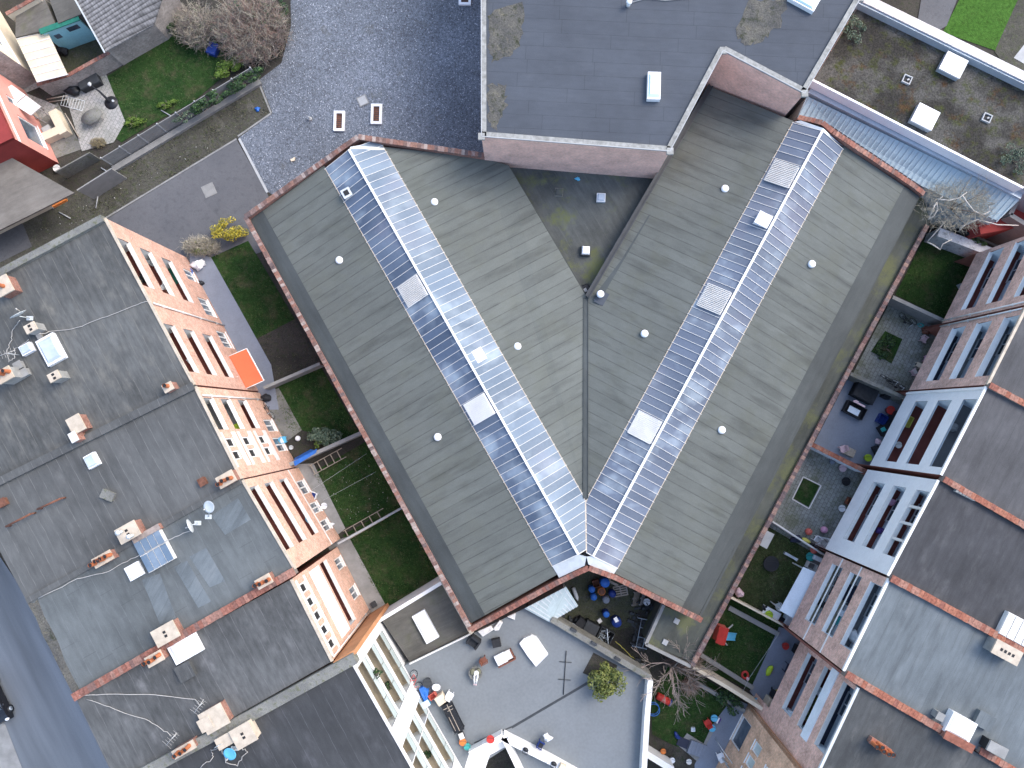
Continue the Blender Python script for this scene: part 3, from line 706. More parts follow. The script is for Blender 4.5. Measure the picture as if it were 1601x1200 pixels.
# low flat roof in the crook of the V
court = Thing('court_roof', 'mossy triangular flat roof in the crook of the V between the two roof wings', 'flat roof', (P(915, 350).x, P(915, 350).y, 0))
m = MB(); m.slab([P(u, v, 4.3) for u, v in ((765, 240), (1035, 262), (1026, 280), (918, 462), (793, 264))], 4.3); cr_ = court.part('roof', m, M['court'])
def rooflight(t, par, px, z, sx, sy, rz, h=.3, mat='dome', name='skylight', frame='plastic_white'):
    p = P(*px, z + h); m = MB(); m.box(p.x, p.y, z - .02, sx, sy, h, rz)
    f = t.part(name, m, M[frame], par)
    m = MB(); m.box(p.x, p.y, z + h + .003, sx * .84, sy * .84, .09, rz, taper=.8); t.part('pane', m, M[mat], f)
    return f
rooflight(court, None, (940, 308), 4.3, .7, .7, R(-3), .3); rooflight(court, None, (916, 391), 4.3, .75, .8, R(-3), .35, frame='darkmetal', mat='plastic_white')
rooflight(court, None, (874, 300), 4.3, .7, .7, R(-3), .1, frame='mossconcrete', mat='court')
p = P(915, 453, 4.75); m = MB(); m.box(p.x, p.y, 4.3, 1.0, 1.0, .25, R(20), 0, .8); m.box(p.x, p.y, 4.553, .3, .3, .12, R(30), 1); court.part('roof_outlet', m, [M['black'], M['concretelight']])
wsolo('plastic_bag', 'small turquoise litter bag lying by the pink brick wall', 'bag', MB().blob(P(903, 279, 4.4).x, P(903, 279, 4.4).y, 4.38, .2, .16, .08, seed=3, amp=.25), M['skyblue'], P(903, 279, 4.3))

# mossy lower roof between the eastern eave and the garden wall
low = Thing('lean_roof', 'long mossy flat roof strip between the eastern eave and the brick garden wall', 'flat roof', (P(1290, 640).x, P(1290, 640).y, 0))
m = MB(); m.slab([P(u, v, 3.2) for u, v in ((1440, 300), (1455, 345), (1082, 1036), (1012, 1005), (1040, 948), (1085, 965))], 3.2); low.part('roof', m, M['strip'])
m = MB(); a, b = P(1038, 946, 3.45), P(1010, 1007, 3.45); wall_seg(m, a, b, .25, 3.0); wall_seg(m, b, P(1080, 1042, 3.45), .25, 3.0); low.part('parapet', m, M['concrete'])
m = MB()
for q in ((1058, 971), (1040, 1004)):
    p = P(*q, 3.3); m.box(p.x, p.y, 3.19, .42, .42, .12, aR)
low.part('roof_outlet', m, M['concretelight'])
wall('garden_wall', 'long brick garden wall with weathered coping running beside the mossy roof strip', [(1449, 352), (1317, 597), (1200, 819), (1082, 1040)], 3.45, .25, M['brownbrick'], 'coping_dark', .36, step=.3, caph=.09)

# ------------------------------------------------------------------ brick building at the top with the big felt roof
HT = 10.0
tb = Thing('brick_building', 'large pink brick building with wide dark felt roof and lichened stone parapet', 'building', (P(960, 100).x, P(960, 100).y, 0))
tp = [(752, -260), (753, 214), (1047, 237), (1130, 80), (1257, 147), (1344, -2), (1480, -260)]
pw = PL(tp, HT); m = MB()
m.slab(pw, HT, 0, 0); walls_top = m
wb = MB()
for a, b in zip(pw, pw[1:] + pw[:1]):
    wb.quad(Vector((a.x, a.y, 0)), Vector((b.x, b.y, 0)), b + Vector((0, 0, -.02)), a + Vector((0, 0, -.02)))
tb.part('wall', wb, M['pinkbrick'])
inn = sum(pw, Vector((0, 0, 0))) / len(pw)
m = MB(); m.slab([p + (inn - p) * .002 for p in pw], .2); tr = tb.part('roof', m, M['top'])
m = MB()
for a, b in zip(pw[:-1], pw[1:]):
    d = (b - a).normalized(); n = Vector((-d.y, d.x, 0))
    if (inn - a).dot(n) < 0: n = -n
    m.fbox(a + Vector((0, 0, .003)), d, n, Vector((0, 0, 1)), (b - a).length, .36, .16)
tb.part('parapet', m, M['stonecap'])
m = MB()
for p in pw[1:6]: m.box(p.x, p.y, HT + .004, .5, .5, .175, 0)
tb.part('parapet_corner', m, M['stonecap'])
m = MB()
for a, b in zip(pw[:-1], pw[1:]):
    d = (b - a).normalized(); n = Vector((-d.y, d.x, 0))
    if (inn - a).dot(n) < 0: n = -n
    m.fbox(a - n * .03 + Vector((0, 0, .06)), d, n, Vector((0, 0, 1)), (b - a).length, .06, .12)
tb.part('parapet_edge', m, M['concretelight'])
rooflight(tb, tr, (1023, 133), HT, .95, 2.05, R(-2), .45, 'teal_dome'); rooflight(tb, tr, (1259, -4), HT, 2.1, 1.2, R(-30), .4, 'teal_dome')
m = MB(); p = P(983, 5, HT + .3); m.cyl(p.x, p.y, HT, HT + .45, .14); m.lathe(p.x, p.y, [(.14, HT + .42), (.22, HT + .46), (.2, HT + .6), (.05, HT + .64)]); tb.part('vent_pipe', m, M['plastic_white'], tr)
m = MB(); m.tube([P(986, 4, HT + .05), P(1010, -3, HT + .05), P(1040, 0, HT + .05), P(1085, -4, HT + .05)], .05); tb.part('roof_cable', m, M['cable'], tr)
for i, (pts) in enumerate([[(765, 20), (818, 0), (815, 60), (800, 85), (770, 95), (762, 60)], [(764, 130), (790, 135), (792, 170), (775, 205), (762, 190)], [(1165, 0), (1230, 0), (1222, 40), (1190, 62), (1168, 70), (1150, 55)]]):
    m = MB(); m.slab([P(u, v, HT + .012 + .002 * i) for u, v in ragged(pts, i)], .006); tb.part('moss_patch', m, M['mosspatch'], tr)

# ------------------------------------------------------------------ planted roof building, metal roof, far garden (top right)
ZS = 6.4
gb = Thing('planted_roof_building', 'flat-roofed building with mossy sedum roof and pale tiled parapet', 'building', (P(1480, 150).x, P(1480, 150).y, 0))
gp = [(1346, 4), (1272, 126), (1597, 292), (1760, 380), (1860, 250)]
m = MB(); m.slab(PL(gp, ZS), ZS, 0, 1); gr = gb.part('roof', m, [M['sedum'], M['metal']])
m = MB(); a, b = P(1344, 0, ZS + .65), P(1860, 252, ZS + .65); wall_seg(m, a, b, .5, ZS - 2); gb.part('parapet', m, M['metal'])
m = MB(); coping(m, [P(1338, -3 - 6, ZS + .70), P(1855, 244, ZS + .70)], .72, h=.08, step=.42, jit=.006); gb.part('coping', m, island('pale_tiles', [(.60, .55, .52), (.66, .61, .58), (.57, .54, .53)], .7, .08))
m = MB(); a, b = P(1270, 124, ZS + .35), P(1600, 293, ZS + .35); wall_seg(m, a, b, .16, ZS - .6, 0); gb.part('roof_kerb', m, M['plastic_white'])
for q in ((1491, 101), (1447, 182)):
    p = P(*q, ZS + .5); rz = R(-28); m = MB(); m.box(p.x, p.y, ZS, 1.75, 1.5, .42, rz); f = gb.part('skylight', m, M['metal'], gr)
    m = MB()
    for s in (-1, 1): m.box(p.x + math.cos(rz) * s * .445, p.y + math.sin(rz) * s * .445, ZS + .423, .88, 1.6, .12, rz)
    gb.part('pane', m, M['plastic_white'], f)
for q in ((1418, 124), (1543, 184)):
    p = P(*q, ZS + .1); m = MB(); rz = R(-25)
    for s in (-1, 1):
        m.box(p.x + math.cos(rz) * s * .3, p.y + math.sin(rz) * s * .3, ZS - .01, .08, .68, .18, rz); m.box(p.x - math.sin(rz) * s * .3, p.y + math.cos(rz) * s * .3, ZS - .01, .52, .08, .18, rz)
    m.box(p.x, p.y, ZS + .003, .5, .5, .05, rz, 1); m.box(p.x + .1, p.y, ZS + .054, .18, .12, .08, .4, 0); gb.part('roof_outlet', m, [M['concretelight'], M['dark']], gr)
mr = Thing('metal_roof', 'long blue-grey ribbed sheet metal roof running below the sedum roof', 'roof', (P(1420, 230).x, P(1420, 230).y, 0))
aM = ang((1270, 124), (1600, 293))
mp = [(1262, 150, 5.5), (1248, 180, 5.1), (1300, 196, 5.0), (1440, 290, 4.8), (1560, 345, 4.8), (1594, 312, 5.5)]
m = MB(); m.slab([P(*p) for p in mp], lambda p: 0.0); mr.part('roof', m, M['metalroof'])
m = MB()
A, B, A2, B2 = P(1262, 150, 5.53), P(1594, 312, 5.53), P(1238, 192, 4.9), P(1560, 350, 4.82)
for i in range(44):
    t = (i + .5) / 44; p, q = lerp(A, B, t), lerp(A2, B2, t); d = (q - p).normalized(); n = Vector((-d.y, d.x, 0)).normalized()
    m.fbox(p - n * .03 + Vector((0, 0, .0)), d, n, d.cross(n), (q - p).length * .97, .06, .05)
mr.part('rib', m, M['metalroof'])
m = MB(); a, b = P(1266, 140, 5.75), P(1598, 306, 5.75); wall_seg(m, a, b, .5, 5.2); mr.part('upstand', m, M['metal'])

# ------------------------------------------------------------------ terraces: facades with real loggias and windows
class Front:
    """a vertical facade from world point a to b (both at height H); n points out to the gardens"""
    def __init__(s, T, a, b, H, wallmat, z0=0.0):
        s.T = T; s.a = Vector((a.x, a.y, 0)); d = Vector((b.x - a.x, b.y - a.y, 0)); s.L = d.length; s.u = d.normalized()
        n = Vector((-s.u.y, s.u.x, 0)); s.n = n; s.H = H; s.z0 = z0; s.wm = wallmat; s.open = []; s.todo = []
    def flip(s): s.n = -s.n; return s
    def pt(s, x, z, dep=0.0): return s.a + s.u * x + Vector((0, 0, z)) - s.n * dep
    def bx(s, m, x0, x1, z0, z1, d0, d1, mi=0):           # box between depths d0 (outer) and d1 (inner)
        m.fbox(s.pt(x0, z0, d1), s.u, s.n, Vector((0, 0, 1)), x1 - x0, d1 - d0, z1 - z0, mi)
    def balcony(s, f0, f1, zf, par=1.05, top=2.68, depth=1.5, floor='maroon', side='offwhite', cap='offwhite', door=True, capd=.10, posts=0, back=None):
        x0, x1 = f0 * s.L, f1 * s.L; s.open.append((x0, x1, zf + par, zf + top)); s.todo.append(('b', x0, x1, zf, par, top, depth, floor, side, cap, door, capd, posts, back))
    def window(s, f0, f1, z0, z1, frame='white', mull=1, pane='glass', dep=.12):
        x0, x1 = f0 * s.L, f1 * s.L; s.open.append((x0, x1, z0, z1)); s.todo.append(('w', x0, x1, z0, z1, frame, mull, pane, dep))
    def band(s, f0, f1, z0, z1, mat, proud=.03, name='trim'):
        m = MB(); s.bx(m, f0 * s.L, f1 * s.L, z0, z1, -proud, -.002); s.T.part(name, m, M[mat] if isinstance(mat, str) else mat)
    def pipe(s, f, z0=0.1, z1=None, r=.06, mat='offwhite'):
        m = MB(); z1 = z1 or s.H - .15; m.tube([s.pt(f * s.L, z0, -.1), s.pt(f * s.L, z1, -.1)], r, 8)
        for k in range(4): 
            z = z0 + (z1 - z0) * (k + .5) / 4; s.bx(m, f * s.L - .1, f * s.L + .1, z, z + .05, -.14, -.002)
        s.T.part('downpipe', m, M[mat])
    def finish(s, over=0.0):
        if over:
            m = MB(); z = s.z0; m.quad(s.pt(0, z), s.pt(s.L, z), s.pt(s.L, z, over + .1), s.pt(0, z, over + .1)); m.quad(s.pt(0, 0, over), s.pt(s.L, 0, over), s.pt(s.L, z - .003, over), s.pt(0, z - .003, over)); s.T.part('ground_floor_wall', m, s.wm)
        xs = sorted({0.0, s.L} | {o[0] for o in s.open} | {o[1] for o in s.open}); zs = sorted({s.z0, s.H} | {o[2] for o in s.open} | {o[3] for o in s.open})
        m = MB()
        for i in range(len(xs) - 1):
            for j in range(len(zs) - 1):
                cx, cz = (xs[i] + xs[i + 1]) / 2, (zs[j] + zs[j + 1]) / 2
                if any(o[0] < cx < o[1] and o[2] < cz < o[3] for o in s.open): continue
                m.quad(s.pt(xs[i], zs[j]), s.pt(xs[i + 1], zs[j]), s.pt(xs[i + 1], zs[j + 1]), s.pt(xs[i], zs[j + 1]))
        for t in s.todo:
            if t[0] == 'w':
                _, x0, x1, z0, z1, fr, mull, pane, dep = t; d = dep + .1
                for a, b in (((x0, z0), (x1, z0)), ((x1, z0), (x1, z1)), ((x1, z1), (x0, z1)), ((x0, z1), (x0, z0))):
                    m.quad(s.pt(a[0], a[1]), s.pt(b[0], b[1]), s.pt(b[0], b[1], d), s.pt(a[0], a[1], d))
        s.T.part('wall', m, s.wm)
        for t in s.todo:
            if t[0] == 'b':
                _, x0, x1, zf, par, top, dep, floor, side, cap, door, capd, posts, back = t
                m = MB(); zt = zf + top; p = s.pt
                m.quad(p(x0, zf, .12), p(x1, zf, .12), p(x1, zf, dep), p(x0, zf, dep), 0)
                m.quad(p(x0, zf, dep), p(x1, zf, dep), p(x1, zt, dep), p(x0, zt, dep), 2)
                m.quad(p(x0, zf, .12), p(x0, zf, dep), p(x0, zt, dep), p(x0, zt, 0), 1)
                m.quad(p(x1, zf, .12), p(x1, zf, dep), p(x1, zt, dep), p(x1, zt, 0), 1)
                m.quad(p(x0, zt, 0), p(x1, zt, 0), p(x1, zt, dep), p(x0, zt, dep), 1)
                m.quad(p(x0, zf, .12), p(x1, zf, .12), p(x1, zf + par, .12), p(x0, zf + par, .12), 1)
                B = s.T.part('balcony', m, [M[floor], M[side], M[back or side]])
                if cap:
                    m = MB(); s.bx(m, x0 - .02, x1 + .02, zf + par - .05, zf + par + .02, -.04, .16 + capd); s.T.part('parapet_cap', m, M[cap], B)
                if door:
                    w_ = x1 - x0; m = MB(); dx = x0 + w_ * .12
                    s.bx(m, dx, dx + w_ * .38, zf + .004, zf + 2.1, dep - .07, dep - .002, 0); fr_ = s.T.part('door', m, M['plastic_white'], B)
                    m = MB(); s.bx(m, dx + .1, dx + w_ * .19 - .05, zf + .25, zf + 2.0, dep - .09, dep - .072); s.bx(m, dx + w_ * .19 + .05, dx + w_ * .38 - .1, zf + .25, zf + 2.0, dep - .09, dep - .072); s.T.part('door_pane', m, M['glass'], B)
                for k in range(posts):
                    xx = x0 + (x1 - x0) * (k + 1) / (posts + 1); m = MB(); s.bx(m, xx - .09, xx + .09, zf + par + .02, zt, 0.02, .2); s.T.part('balcony_post', m, M['offwhite'], B)
            else:
                _, x0, x1, z0, z1, fr, mull, pane, dep = t; q = .09; m = MB()
                for (a, b, c, d) in ((x0, x1, z0, z0 + q), (x0, x1, z1 - q, z1), (x0, x0 + q, z0 + q, z1 - q), (x1 - q, x1, z0 + q, z1 - q)): s.bx(m, a, b, c, d, dep - .05, dep + .06)
                for k in range(mull):
                    xx = x0 + (x1 - x0) * (k + 1) / (mull + 1); s.bx(m, xx - .05, xx + .05, z0 + q, z1 - q, dep - .04, dep + .06)
                s.bx(m, x0 - .05, x1 + .05, z0 - .06, z0 - .002, -.07, .0)
                f = s.T.part('window', m, M[fr]); m = MB(); m.quad(s.pt(x0, z0, dep + .05), s.pt(x1, z0, dep + .05), s.pt(x1, z1, dep + .05), s.pt(x0, z1, dep + .05)); s.T.part('pane', m, M[pane], f)

def terrace_house(name, label, poly, H, nf, wallmat, roofmat, trim='creamdark', z0=0.0, cat='apartment house'):
    """poly: roof outline in survey pixels, first nf+1 points run along the garden front"""
    pw = PL(poly, H); c = sum(pw, Vector((0, 0, 0))) / len(pw)
    T = Thing(name, label, cat, (c.x, c.y, 0)); m = MB()
    fronts = []
    for i, (a, b) in enumerate(zip(pw, pw[1:] + pw[:1])):
        if i < nf:
            f = Front(T, a, b, H - .02, wallmat, z0)
            if (c - a).dot(f.n) > 0: f.flip()
            fronts.append(f)
        else: m.quad(Vector((a.x, a.y, z0)), Vector((b.x, b.y, z0)), b + Vector((0, 0, -.02)), a + Vector((0, 0, -.02)))
    T.part('wall', m, M['redbrown'])
    m = MB(); m.slab(pw, .2); T.roof = T.part('roof', m, roofmat); T.H = H
    m = MB()
    for f in fronts: f.bx(m, 0, f.L, H - .1, H + .07, -.06, .12)
    T.part('roof_edge', m, M[trim])
    T.fronts = fronts; return T
def chimney(T, px, sx, sy, h, rz, body='concrete', top='creamdark', pots=0, pot='potclay', flues=0, potside=0, tilt=0):
    z = T.H; p = P(px[0], px[1], z + h); m = MB(); m.box(p.x, p.y, z - .02, sx * .9, sy * .9, h - .1, rz, 0); m.box(p.x, p.y, z + h - .117, sx, sy, .12, rz, 1)
    q = random.Random(int(px[0] * 7 + px[1]))
    for i in range(flues):
        o = (i - (flues - 1) / 2) * .28; x, y = p.x + math.cos(rz) * o, p.y + math.sin(rz) * o; m.box(x, y, z + h + .006, .17, .2, .01, rz, 2)
    c = T.part('chimney', m, [M[body], M[top], M['dark']])
    k = pots
    for i in range(k):
        o = (i - (k - 1) / 2) * (min(.4, (max(sx, sy) - .3) / max(1, k - 1)) if k > 1 else 0); hh = .55 + q.uniform(-.08, .12)
        a = rz if sx >= sy else rz + math.pi / 2
        x, y = p.x + math.cos(a) * o + q.uniform(-.05, .05) - math.sin(a) * q.uniform(-.12, .12), p.y + math.sin(a) * o + math.cos(a) * q.uniform(-.12, .12)
        m = MB(); m.cyl(x, y, z + h - .02, z + h + hh, .15, .125, 12, 0, False); m.cyl(x, y, z + h + hh - .09, z + h + hh, .155, .155, 12, 0, False)
        m.cyl(x, y, z + h + hh - .02, z + h + hh - .012, .118, n=12, mi=1); T.part('chimney_pot', m, [M[pot], M['dark']], c)
    return c
def ridgecap(T, pts, H, mat, width=.42, h=.22, name='party_wall', step=.3):
    pw = [P(u, v, H) for u, v in pts]; m = MB()
    for a, b in zip(pw[:-1], pw[1:]): wall_seg(m, a + Vector((0, 0, h)), b + Vector((0, 0, h)), width - .08, H - .3)
    W = T.part(name, m, M['mortar']); m = MB(); coping(m, [p + Vector((0, 0, h)) for p in pw], width, step=step); T.part('coping', m, M[mat], W); return W
def slabcap(T, pts, H, mat, width=.4, h=.22, name='parapet'):
    pw = [P(u, v, H) for u, v in pts]; m = MB()
    for a, b in zip(pw[:-1], pw[1:]): wall_seg(m, a + Vector((0, 0, h)), b + Vector((0, 0, h)), width, H - .5)
    return T.part(name, m, M[mat])
def roofbox(T, px, sx, sy, h, rz, mat, name='roof_box', par=None):
    p = P(px[0], px[1], T.H + h); m = MB(); m.box(p.x, p.y, T.H - .01, sx, sy, h, rz); m.box(p.x, p.y, T.H + h + .003, sx + .08, sy + .08, .05, rz); return T.part(name, m, M[mat], par or T.roof)
def glassroof(T, px, sx, sy, h, rz, nx=4, ny=2, pale=False):
    z = T.H; p = P(px[0], px[1], z + h); m = MB(); m.box(p.x, p.y, z - .01, sx, sy, h, rz); f = T.part('skylight', m, M['offwhite'], T.roof)
    m = MB(); u = Vector((math.cos(rz), math.sin(rz), 0)); v = Vector((-u.y, u.x, 0)); o = Vector((p.x, p.y, z + h + .003)) - u * sx / 2 - v * sy / 2
    for i in range(nx):
        for j in range(ny): m.fbox(o + u * (sx * i / nx + .03) + v * (sy * j / ny + .03), u, v, Vector((0, 0, 1)), sx / nx - .06, sy / ny - .06, .04)
    T.part('pane', m, M['offwhite'] if pale else glass('skylight_glass', (.10, .15, .21), (.3, .36, .42), .5, .1), f); return f
def dish(label, px, z, r, az, el=25, mast=.9, cat='satellite dish', mat='lightmetal', lean=(0, 0)):
    p = P(px[0], px[1], z + mast); t = Thing('satellite_dish', label, cat, (p.x, p.y, z), 'satellite dishes on the roofs')
    m = MB(); m.tube([(p.x + lean[0], p.y + lean[1], z), (p.x, p.y, z + mast)], .035, 8); m.box(p.x + lean[0], p.y + lean[1], z, .45, .3, .05); t.part('mast', m, M['lightmetal'])
    ax = Vector((math.cos(R(az)) * math.cos(R(el)), math.sin(R(az)) * math.cos(R(el)), math.sin(R(el)))); q = ax.to_track_quat('Z', 'Y').to_matrix()
    m = MB(); n = 24; vs = []; prof = [(0.02, 0), (.4, .03), (.75, .10), (1, .18), (1.0, .16), (.75, .08), (.4, .01), (.02, -.02)]
    for a_, h_ in prof:
        for i in range(n):
            b = 2 * math.pi * i / n; vs.append(Vector((p.x, p.y, z + mast)) + ax * .08 + q @ Vector((a_ * r * math.cos(b), a_ * r * 1.08 * math.sin(b), h_ * r)))
    fs = []
    for j in range(len(prof) - 1):
        for i in range(n): fs.append((j * n + i, j * n + (i + 1) % n, (j + 1) * n + (i + 1) % n, (j + 1) * n + i))
    m.add(vs, fs, 0, True); t.part('reflector', m, M[mat])
    m = MB(); c = Vector((p.x, p.y, z + mast)) + ax * .08; lo = c + q @ Vector((0, -r, .1 * r)); if_ = c + ax * r * .95 - q @ Vector((0, r * .45, 0))
    m.tube([lo, if_], .022, 6); m.tube([if_, if_ - ax * .16], .05, 8); t.part('feed_arm', m, M['cable']); return t
def wire(name, label, pts, r=.025, mat='cable', cat='cable', z=None, jit=.0, n=5):
    pw = [P(*p) for p in pts]; out = []; q = random.Random(len(label))
    for a, b in zip(pw[:-1], pw[1:]):
        for i in range(n): out.append(lerp(a, b, i / n) + Vector((q.uniform(-jit, jit), q.uniform(-jit, jit), 0)))
    out.append(pw[-1]); m = MB(); m.tube(out, r, 5); return wsolo(name, label, cat, m, M[mat], pw[0])

# ---- western terrace
HL = 12.0
FL = (9.2, 6.25, 3.1)
A = terrace_house('apartment_block', 'pale brick apartment block with orange awning and streaked dark flat roof', [(165, 341), (304, 601), (-44, 778), (-176, 530), (0, 431)], HL, 1, M['palebrick'], M['rA'])
f = A.fronts[0]
for zf in FL:
    f.balcony(.11, .40, zf); f.balcony(.63, .92, zf)
f.window(.33, .46, .7, 2.6, mull=2); f.window(.57, .69, .6, 2.5, mull=2); f.window(.12, .2, .6, 2.4); f.pipe(.515); f.finish()
slabcap(A, [(-168, 516), (0, 429), (163, 342)], HL, 'mossconcrete', .5, .3)
m = MB()                                          # awning
a, b = f.pt(.76 * f.L, 2.7, -.02), f.pt(.99 * f.L, 2.7, -.02); a2, b2 = f.pt(.76 * f.L, 2.1, -1.45), f.pt(.99 * f.L, 2.1, -1.45)
m.slab([a, b, b2, a2], .03); aw = A.part('awning', m, M['orange']); m = MB(); m.tube([a2, b2], .06, 8); m.tube([a, a2], .03, 6); m.tube([b, b2], .03, 6); A.part('awning_frame', m, M['white'], aw)
for i, (q, s_, h_, b_, t_, p_, fl_) in enumerate([((47, 512), (.62, .8), 1.1, 'concrete', 'creamdark', 0, 2), ((84, 588), (.62, .8), 1.1, 'concrete', 'creamdark', 0, 2), ((6, 586), (.9, 1.1), 1.3, 'concrete', 'creamdark', 3, 0), ((4, 446), (1.3, 1.1), 1.0, 'redbrick', 'creamdark', 1, 0), ((262, 605), (.6, .7), .9, 'redbrick', 'creamdark', 1, 0), ((118, 663), (1.2, 1.0), .9, 'redbrick', 'creamdark', 0, 0), ((114, 683), (.7, .5), 1.1, 'redbrick', 'offwhite', 0, 0)]):
    chimney(A, q, s_[0], s_[1], h_, aL, b_, t_, p_, flues=fl_)
rooflight(A, A.roof, (78, 546), HL, 2.0, 1.35, aL, .35, 'dome'); rooflight(A, A.roof, (40, 545), HL, .7, .85, aL, .35, 'dome')
roofbox(A, (62, 526), .28, 1.6, .2, aL + math.pi / 2, 'concrete'); roofbox(A, (28, 571), .5, .5, .35, aL, 'concrete'); roofbox(A, (34, 584), .5, .8, .35, aL, 'concrete')
B = terrace_house('apartment_block', 'brick and white panelled apartment block with closely seamed grey roof and rusty roof pipes', [(306, 604), (378, 748), (41, 938), (-43, 782)], HL, 1, M['peachbrick'], M['rB'])
f = B.fronts[0]
for zf, flr in zip(FL, ('greyfloor', 'greyfloor', 'maroon')):
    f.balcony(.12, .47, zf, floor=flr, cap='white', depth=1.7); f.window(.56, .66, zf + .9, zf + 2.2, mull=0, pane='dark'); f.window(.70, .80, zf + .9, zf + 2.2, mull=0, pane='dark')
    f.band(.50, .88, zf + .1, zf + .84, 'offwhite', .025, 'panel'); f.band(.50, .88, zf + 2.3, zf + 2.75, 'offwhite', .025, 'panel')
f.window(.36, .52, .5, 2.5, mull=1); f.window(.60, .78, .5, 2.5, mull=1); f.pipe(.10); f.finish()
slabcap(B, [(304, 603), (0, 753), (-40, 773)], HL, 'rB', .55, .25)
chimney(B, (353, 749), .85, 1.25, .9, aL, 'redbrick', 'creamdark', 3); chimney(B, (199, 832), 1.1, 1.5, 1.0, aL, 'redbrick', 'creamdark', 0, flues=2)
chimney(B, (160, 874), .7, 1.4, .8, aL, 'redbrick', 'creamdark', 5); rooflight(B, B.roof, (142, 720), HL, .95, .8, aL, .35, 'dome')
roofbox(B, (168, 774), .55, .85, .25, aL - .9, 'mossconcrete'); roofbox(B, (2, 786), .5, .6, .3, aL, 'rust'); roofbox(B, (316, 753), .5, .45, .3, aL, 'rust')
m = MB(); m.tube([P(9, 823, HL + .5), P(48, 803, HL + .5)], .07, 8); m.tube([P(58, 796, HL + .5), P(95, 779, HL + .5)], .07, 8)
for q in ((9, 823), (48, 803), (58, 796), (95, 779)): p = P(*q, HL + .5); m.cyl(p.x, p.y, HL - .01, HL + .5, .06)
B.part('roof_pipe', m, M['rust'], B.roof)
p = P(228, 834, HL + .5); m = MB(); m.box(p.x, p.y, HL - .01, .4, 2.1, .5, aL); B.part('party_wall', m, M['redbrick'])
for q, s_ in (((186, 832), .17), ((203, 838), .15)):
    p = P(*q, HL + 1.4); m = MB(); m.cyl(p.x, p.y, HL + .9, HL + 1.5, .1); m.lathe(p.x, p.y, [(.1, HL + 1.45), (s_, HL + 1.5), (s_, HL + 1.62), (.04, HL + 1.7)]); B.part('flue', m, M['lightmetal'], B.roof)
Cc = terrace_house('apartment_block', 'apartment block with three long maroon loggias and patched grey roof carrying a glazed skylight', [(380, 750), (462, 889), (118, 1086), (42, 940)], HL, 1, M['peachbrick'], M['rC'])
f = Cc.fronts[0]
for zf in FL: f.balcony(.09, .80, zf, cap='offwhite', side='white')
f.window(.16, .34, .5, 2.4, mull=1); f.window(.46, .60, .5, 2.4, mull=1); f.window(.70, .84, .5, 2.4, mull=1); f.band(0, 1, 2.6, 2.8, 'offwhite'); f.finish()
ridgecap(Cc, [(462, 891), (118, 1088)], HL, 'coping_red', .55)
slabcap(Cc, [(378, 751), (43, 939)], HL, 'rB', .4, .12)
m = MB(); m.slab([P(u, v, HL + .008) for u, v in ragged([(44, 945), (60, 938), (122, 1078), (112, 1084)], 4, 2)], .006); Cc.part('moss_patch', m, M['mosspatch'], Cc.roof)
for i, pts in enumerate([[(222, 906), (250, 896), (276, 968), (250, 976)], [(296, 870), (322, 856), (352, 908), (328, 918)], [(330, 806), (372, 778), (392, 812), (352, 836)], [(272, 886), (292, 876), (330, 940), (310, 950)]]):
    m = MB(); m.slab([P(u, v, HL + .008 + .002 * i) for u, v in pts], .006); Cc.part('felt_patch', m, M['rH'], Cc.roof)
glassroof(Cc, (239, 859), 2.55, 2.0, .4, aL, 2, 4); rooflight(Cc, Cc.roof, (209, 893), HL, 1.0, 1.05, aL, .25, 'plastic_white')
chimney(Cc, (258, 991), 1.2, 1.7, .9, aL, 'redbrick', 'creamdark', 0, flues=2); chimney(Cc, (241, 1030), .75, 1.2, .8, aL, 'redbrick', 'creamdark', 3); chimney(Cc, (412, 909), .7, 1.1, .8, aL, 'redbrick', 'creamdark', 3)
D = terrace_house('apartment_block', 'apartment block with a row of five small square windows and stained dark roof with antennas', [(456, 905), (520, 1033), (215, 1206), (190, 1240), (118, 1090)], HL, 1, M['peachbrick'], M['rD'])
f = D.fronts[0]
for k in range(5): f.window(.10 + .175 * k, .21 + .175 * k, 10.1, 11.3, mull=0, pane='dark', dep=.06)
f.band(.04, .96, 9.65, 10.0, 'white', .03); f.band(.04, .96, 11.38, 11.7, 'white', .03)
f.band(.05, .92, 6.3, 8.6, 'white', .05, 'panel')
f.balcony(.05, .90, 3.1, side='white'); f.window(.12, .28, .5, 2.4, frame='white'); f.window(.55, .72, .5, 2.4); f.pipe(.97); f.finish()
rooflight(D, D.roof, (289, 1014), HL, 1.4, 2.1, aL, .3, 'plastic_white'); roofbox(D, (289, 1050), 1.05, 1.05, .3, aL, 'rD')
chimney(D, (334, 1124), 1.5, 1.7, .9, aL, 'redbrick', 'creamdark', 0, flues=0); chimney(D, (287, 1172), .6, 1.6, .8, aL, 'redbrick', 'creamdark', 3); roofbox(D, (321, 1132), .8, .8, .9, aL, 'creamdark')
E = terrace_house('apartment_block', 'bright white rendered apartment block with frosted glass balustrades and near-black roof', [(550, 1032), (644, 1197), (740, 1366), (420, 1420), (192, 1244), (216, 1210)], HL, 2, M['white'], M['rE'], trim='offwhite')
for f, rng_ in ((E.fronts[0], ((.08, .66), (.83, .995))), (E.fronts[1], ((.0, .5),))):
    for zf in FL:
        for (q0, q1) in rng_: f.balcony(q0 + .005, q1, zf, par=.25, floor='sand', side='white', cap=None, depth=1.7)
    f.finish()
    for zf in FL:                                  # frosted balustrade panes
        for (q0, q1) in rng_:
            x0, x1 = (q0 + .005) * f.L, q1 * f.L; k = max(1, int((x1 - x0) / 1.3))
            for i in range(k):
                m = MB(); f.bx(m, x0 + (x1 - x0) * i / k + .03, x0 + (x1 - x0) * (i + 1) / k - .03, zf + .26, zf + 1.05, .02, .05); E.part('balustrade_pane', m, M['glass_green'])
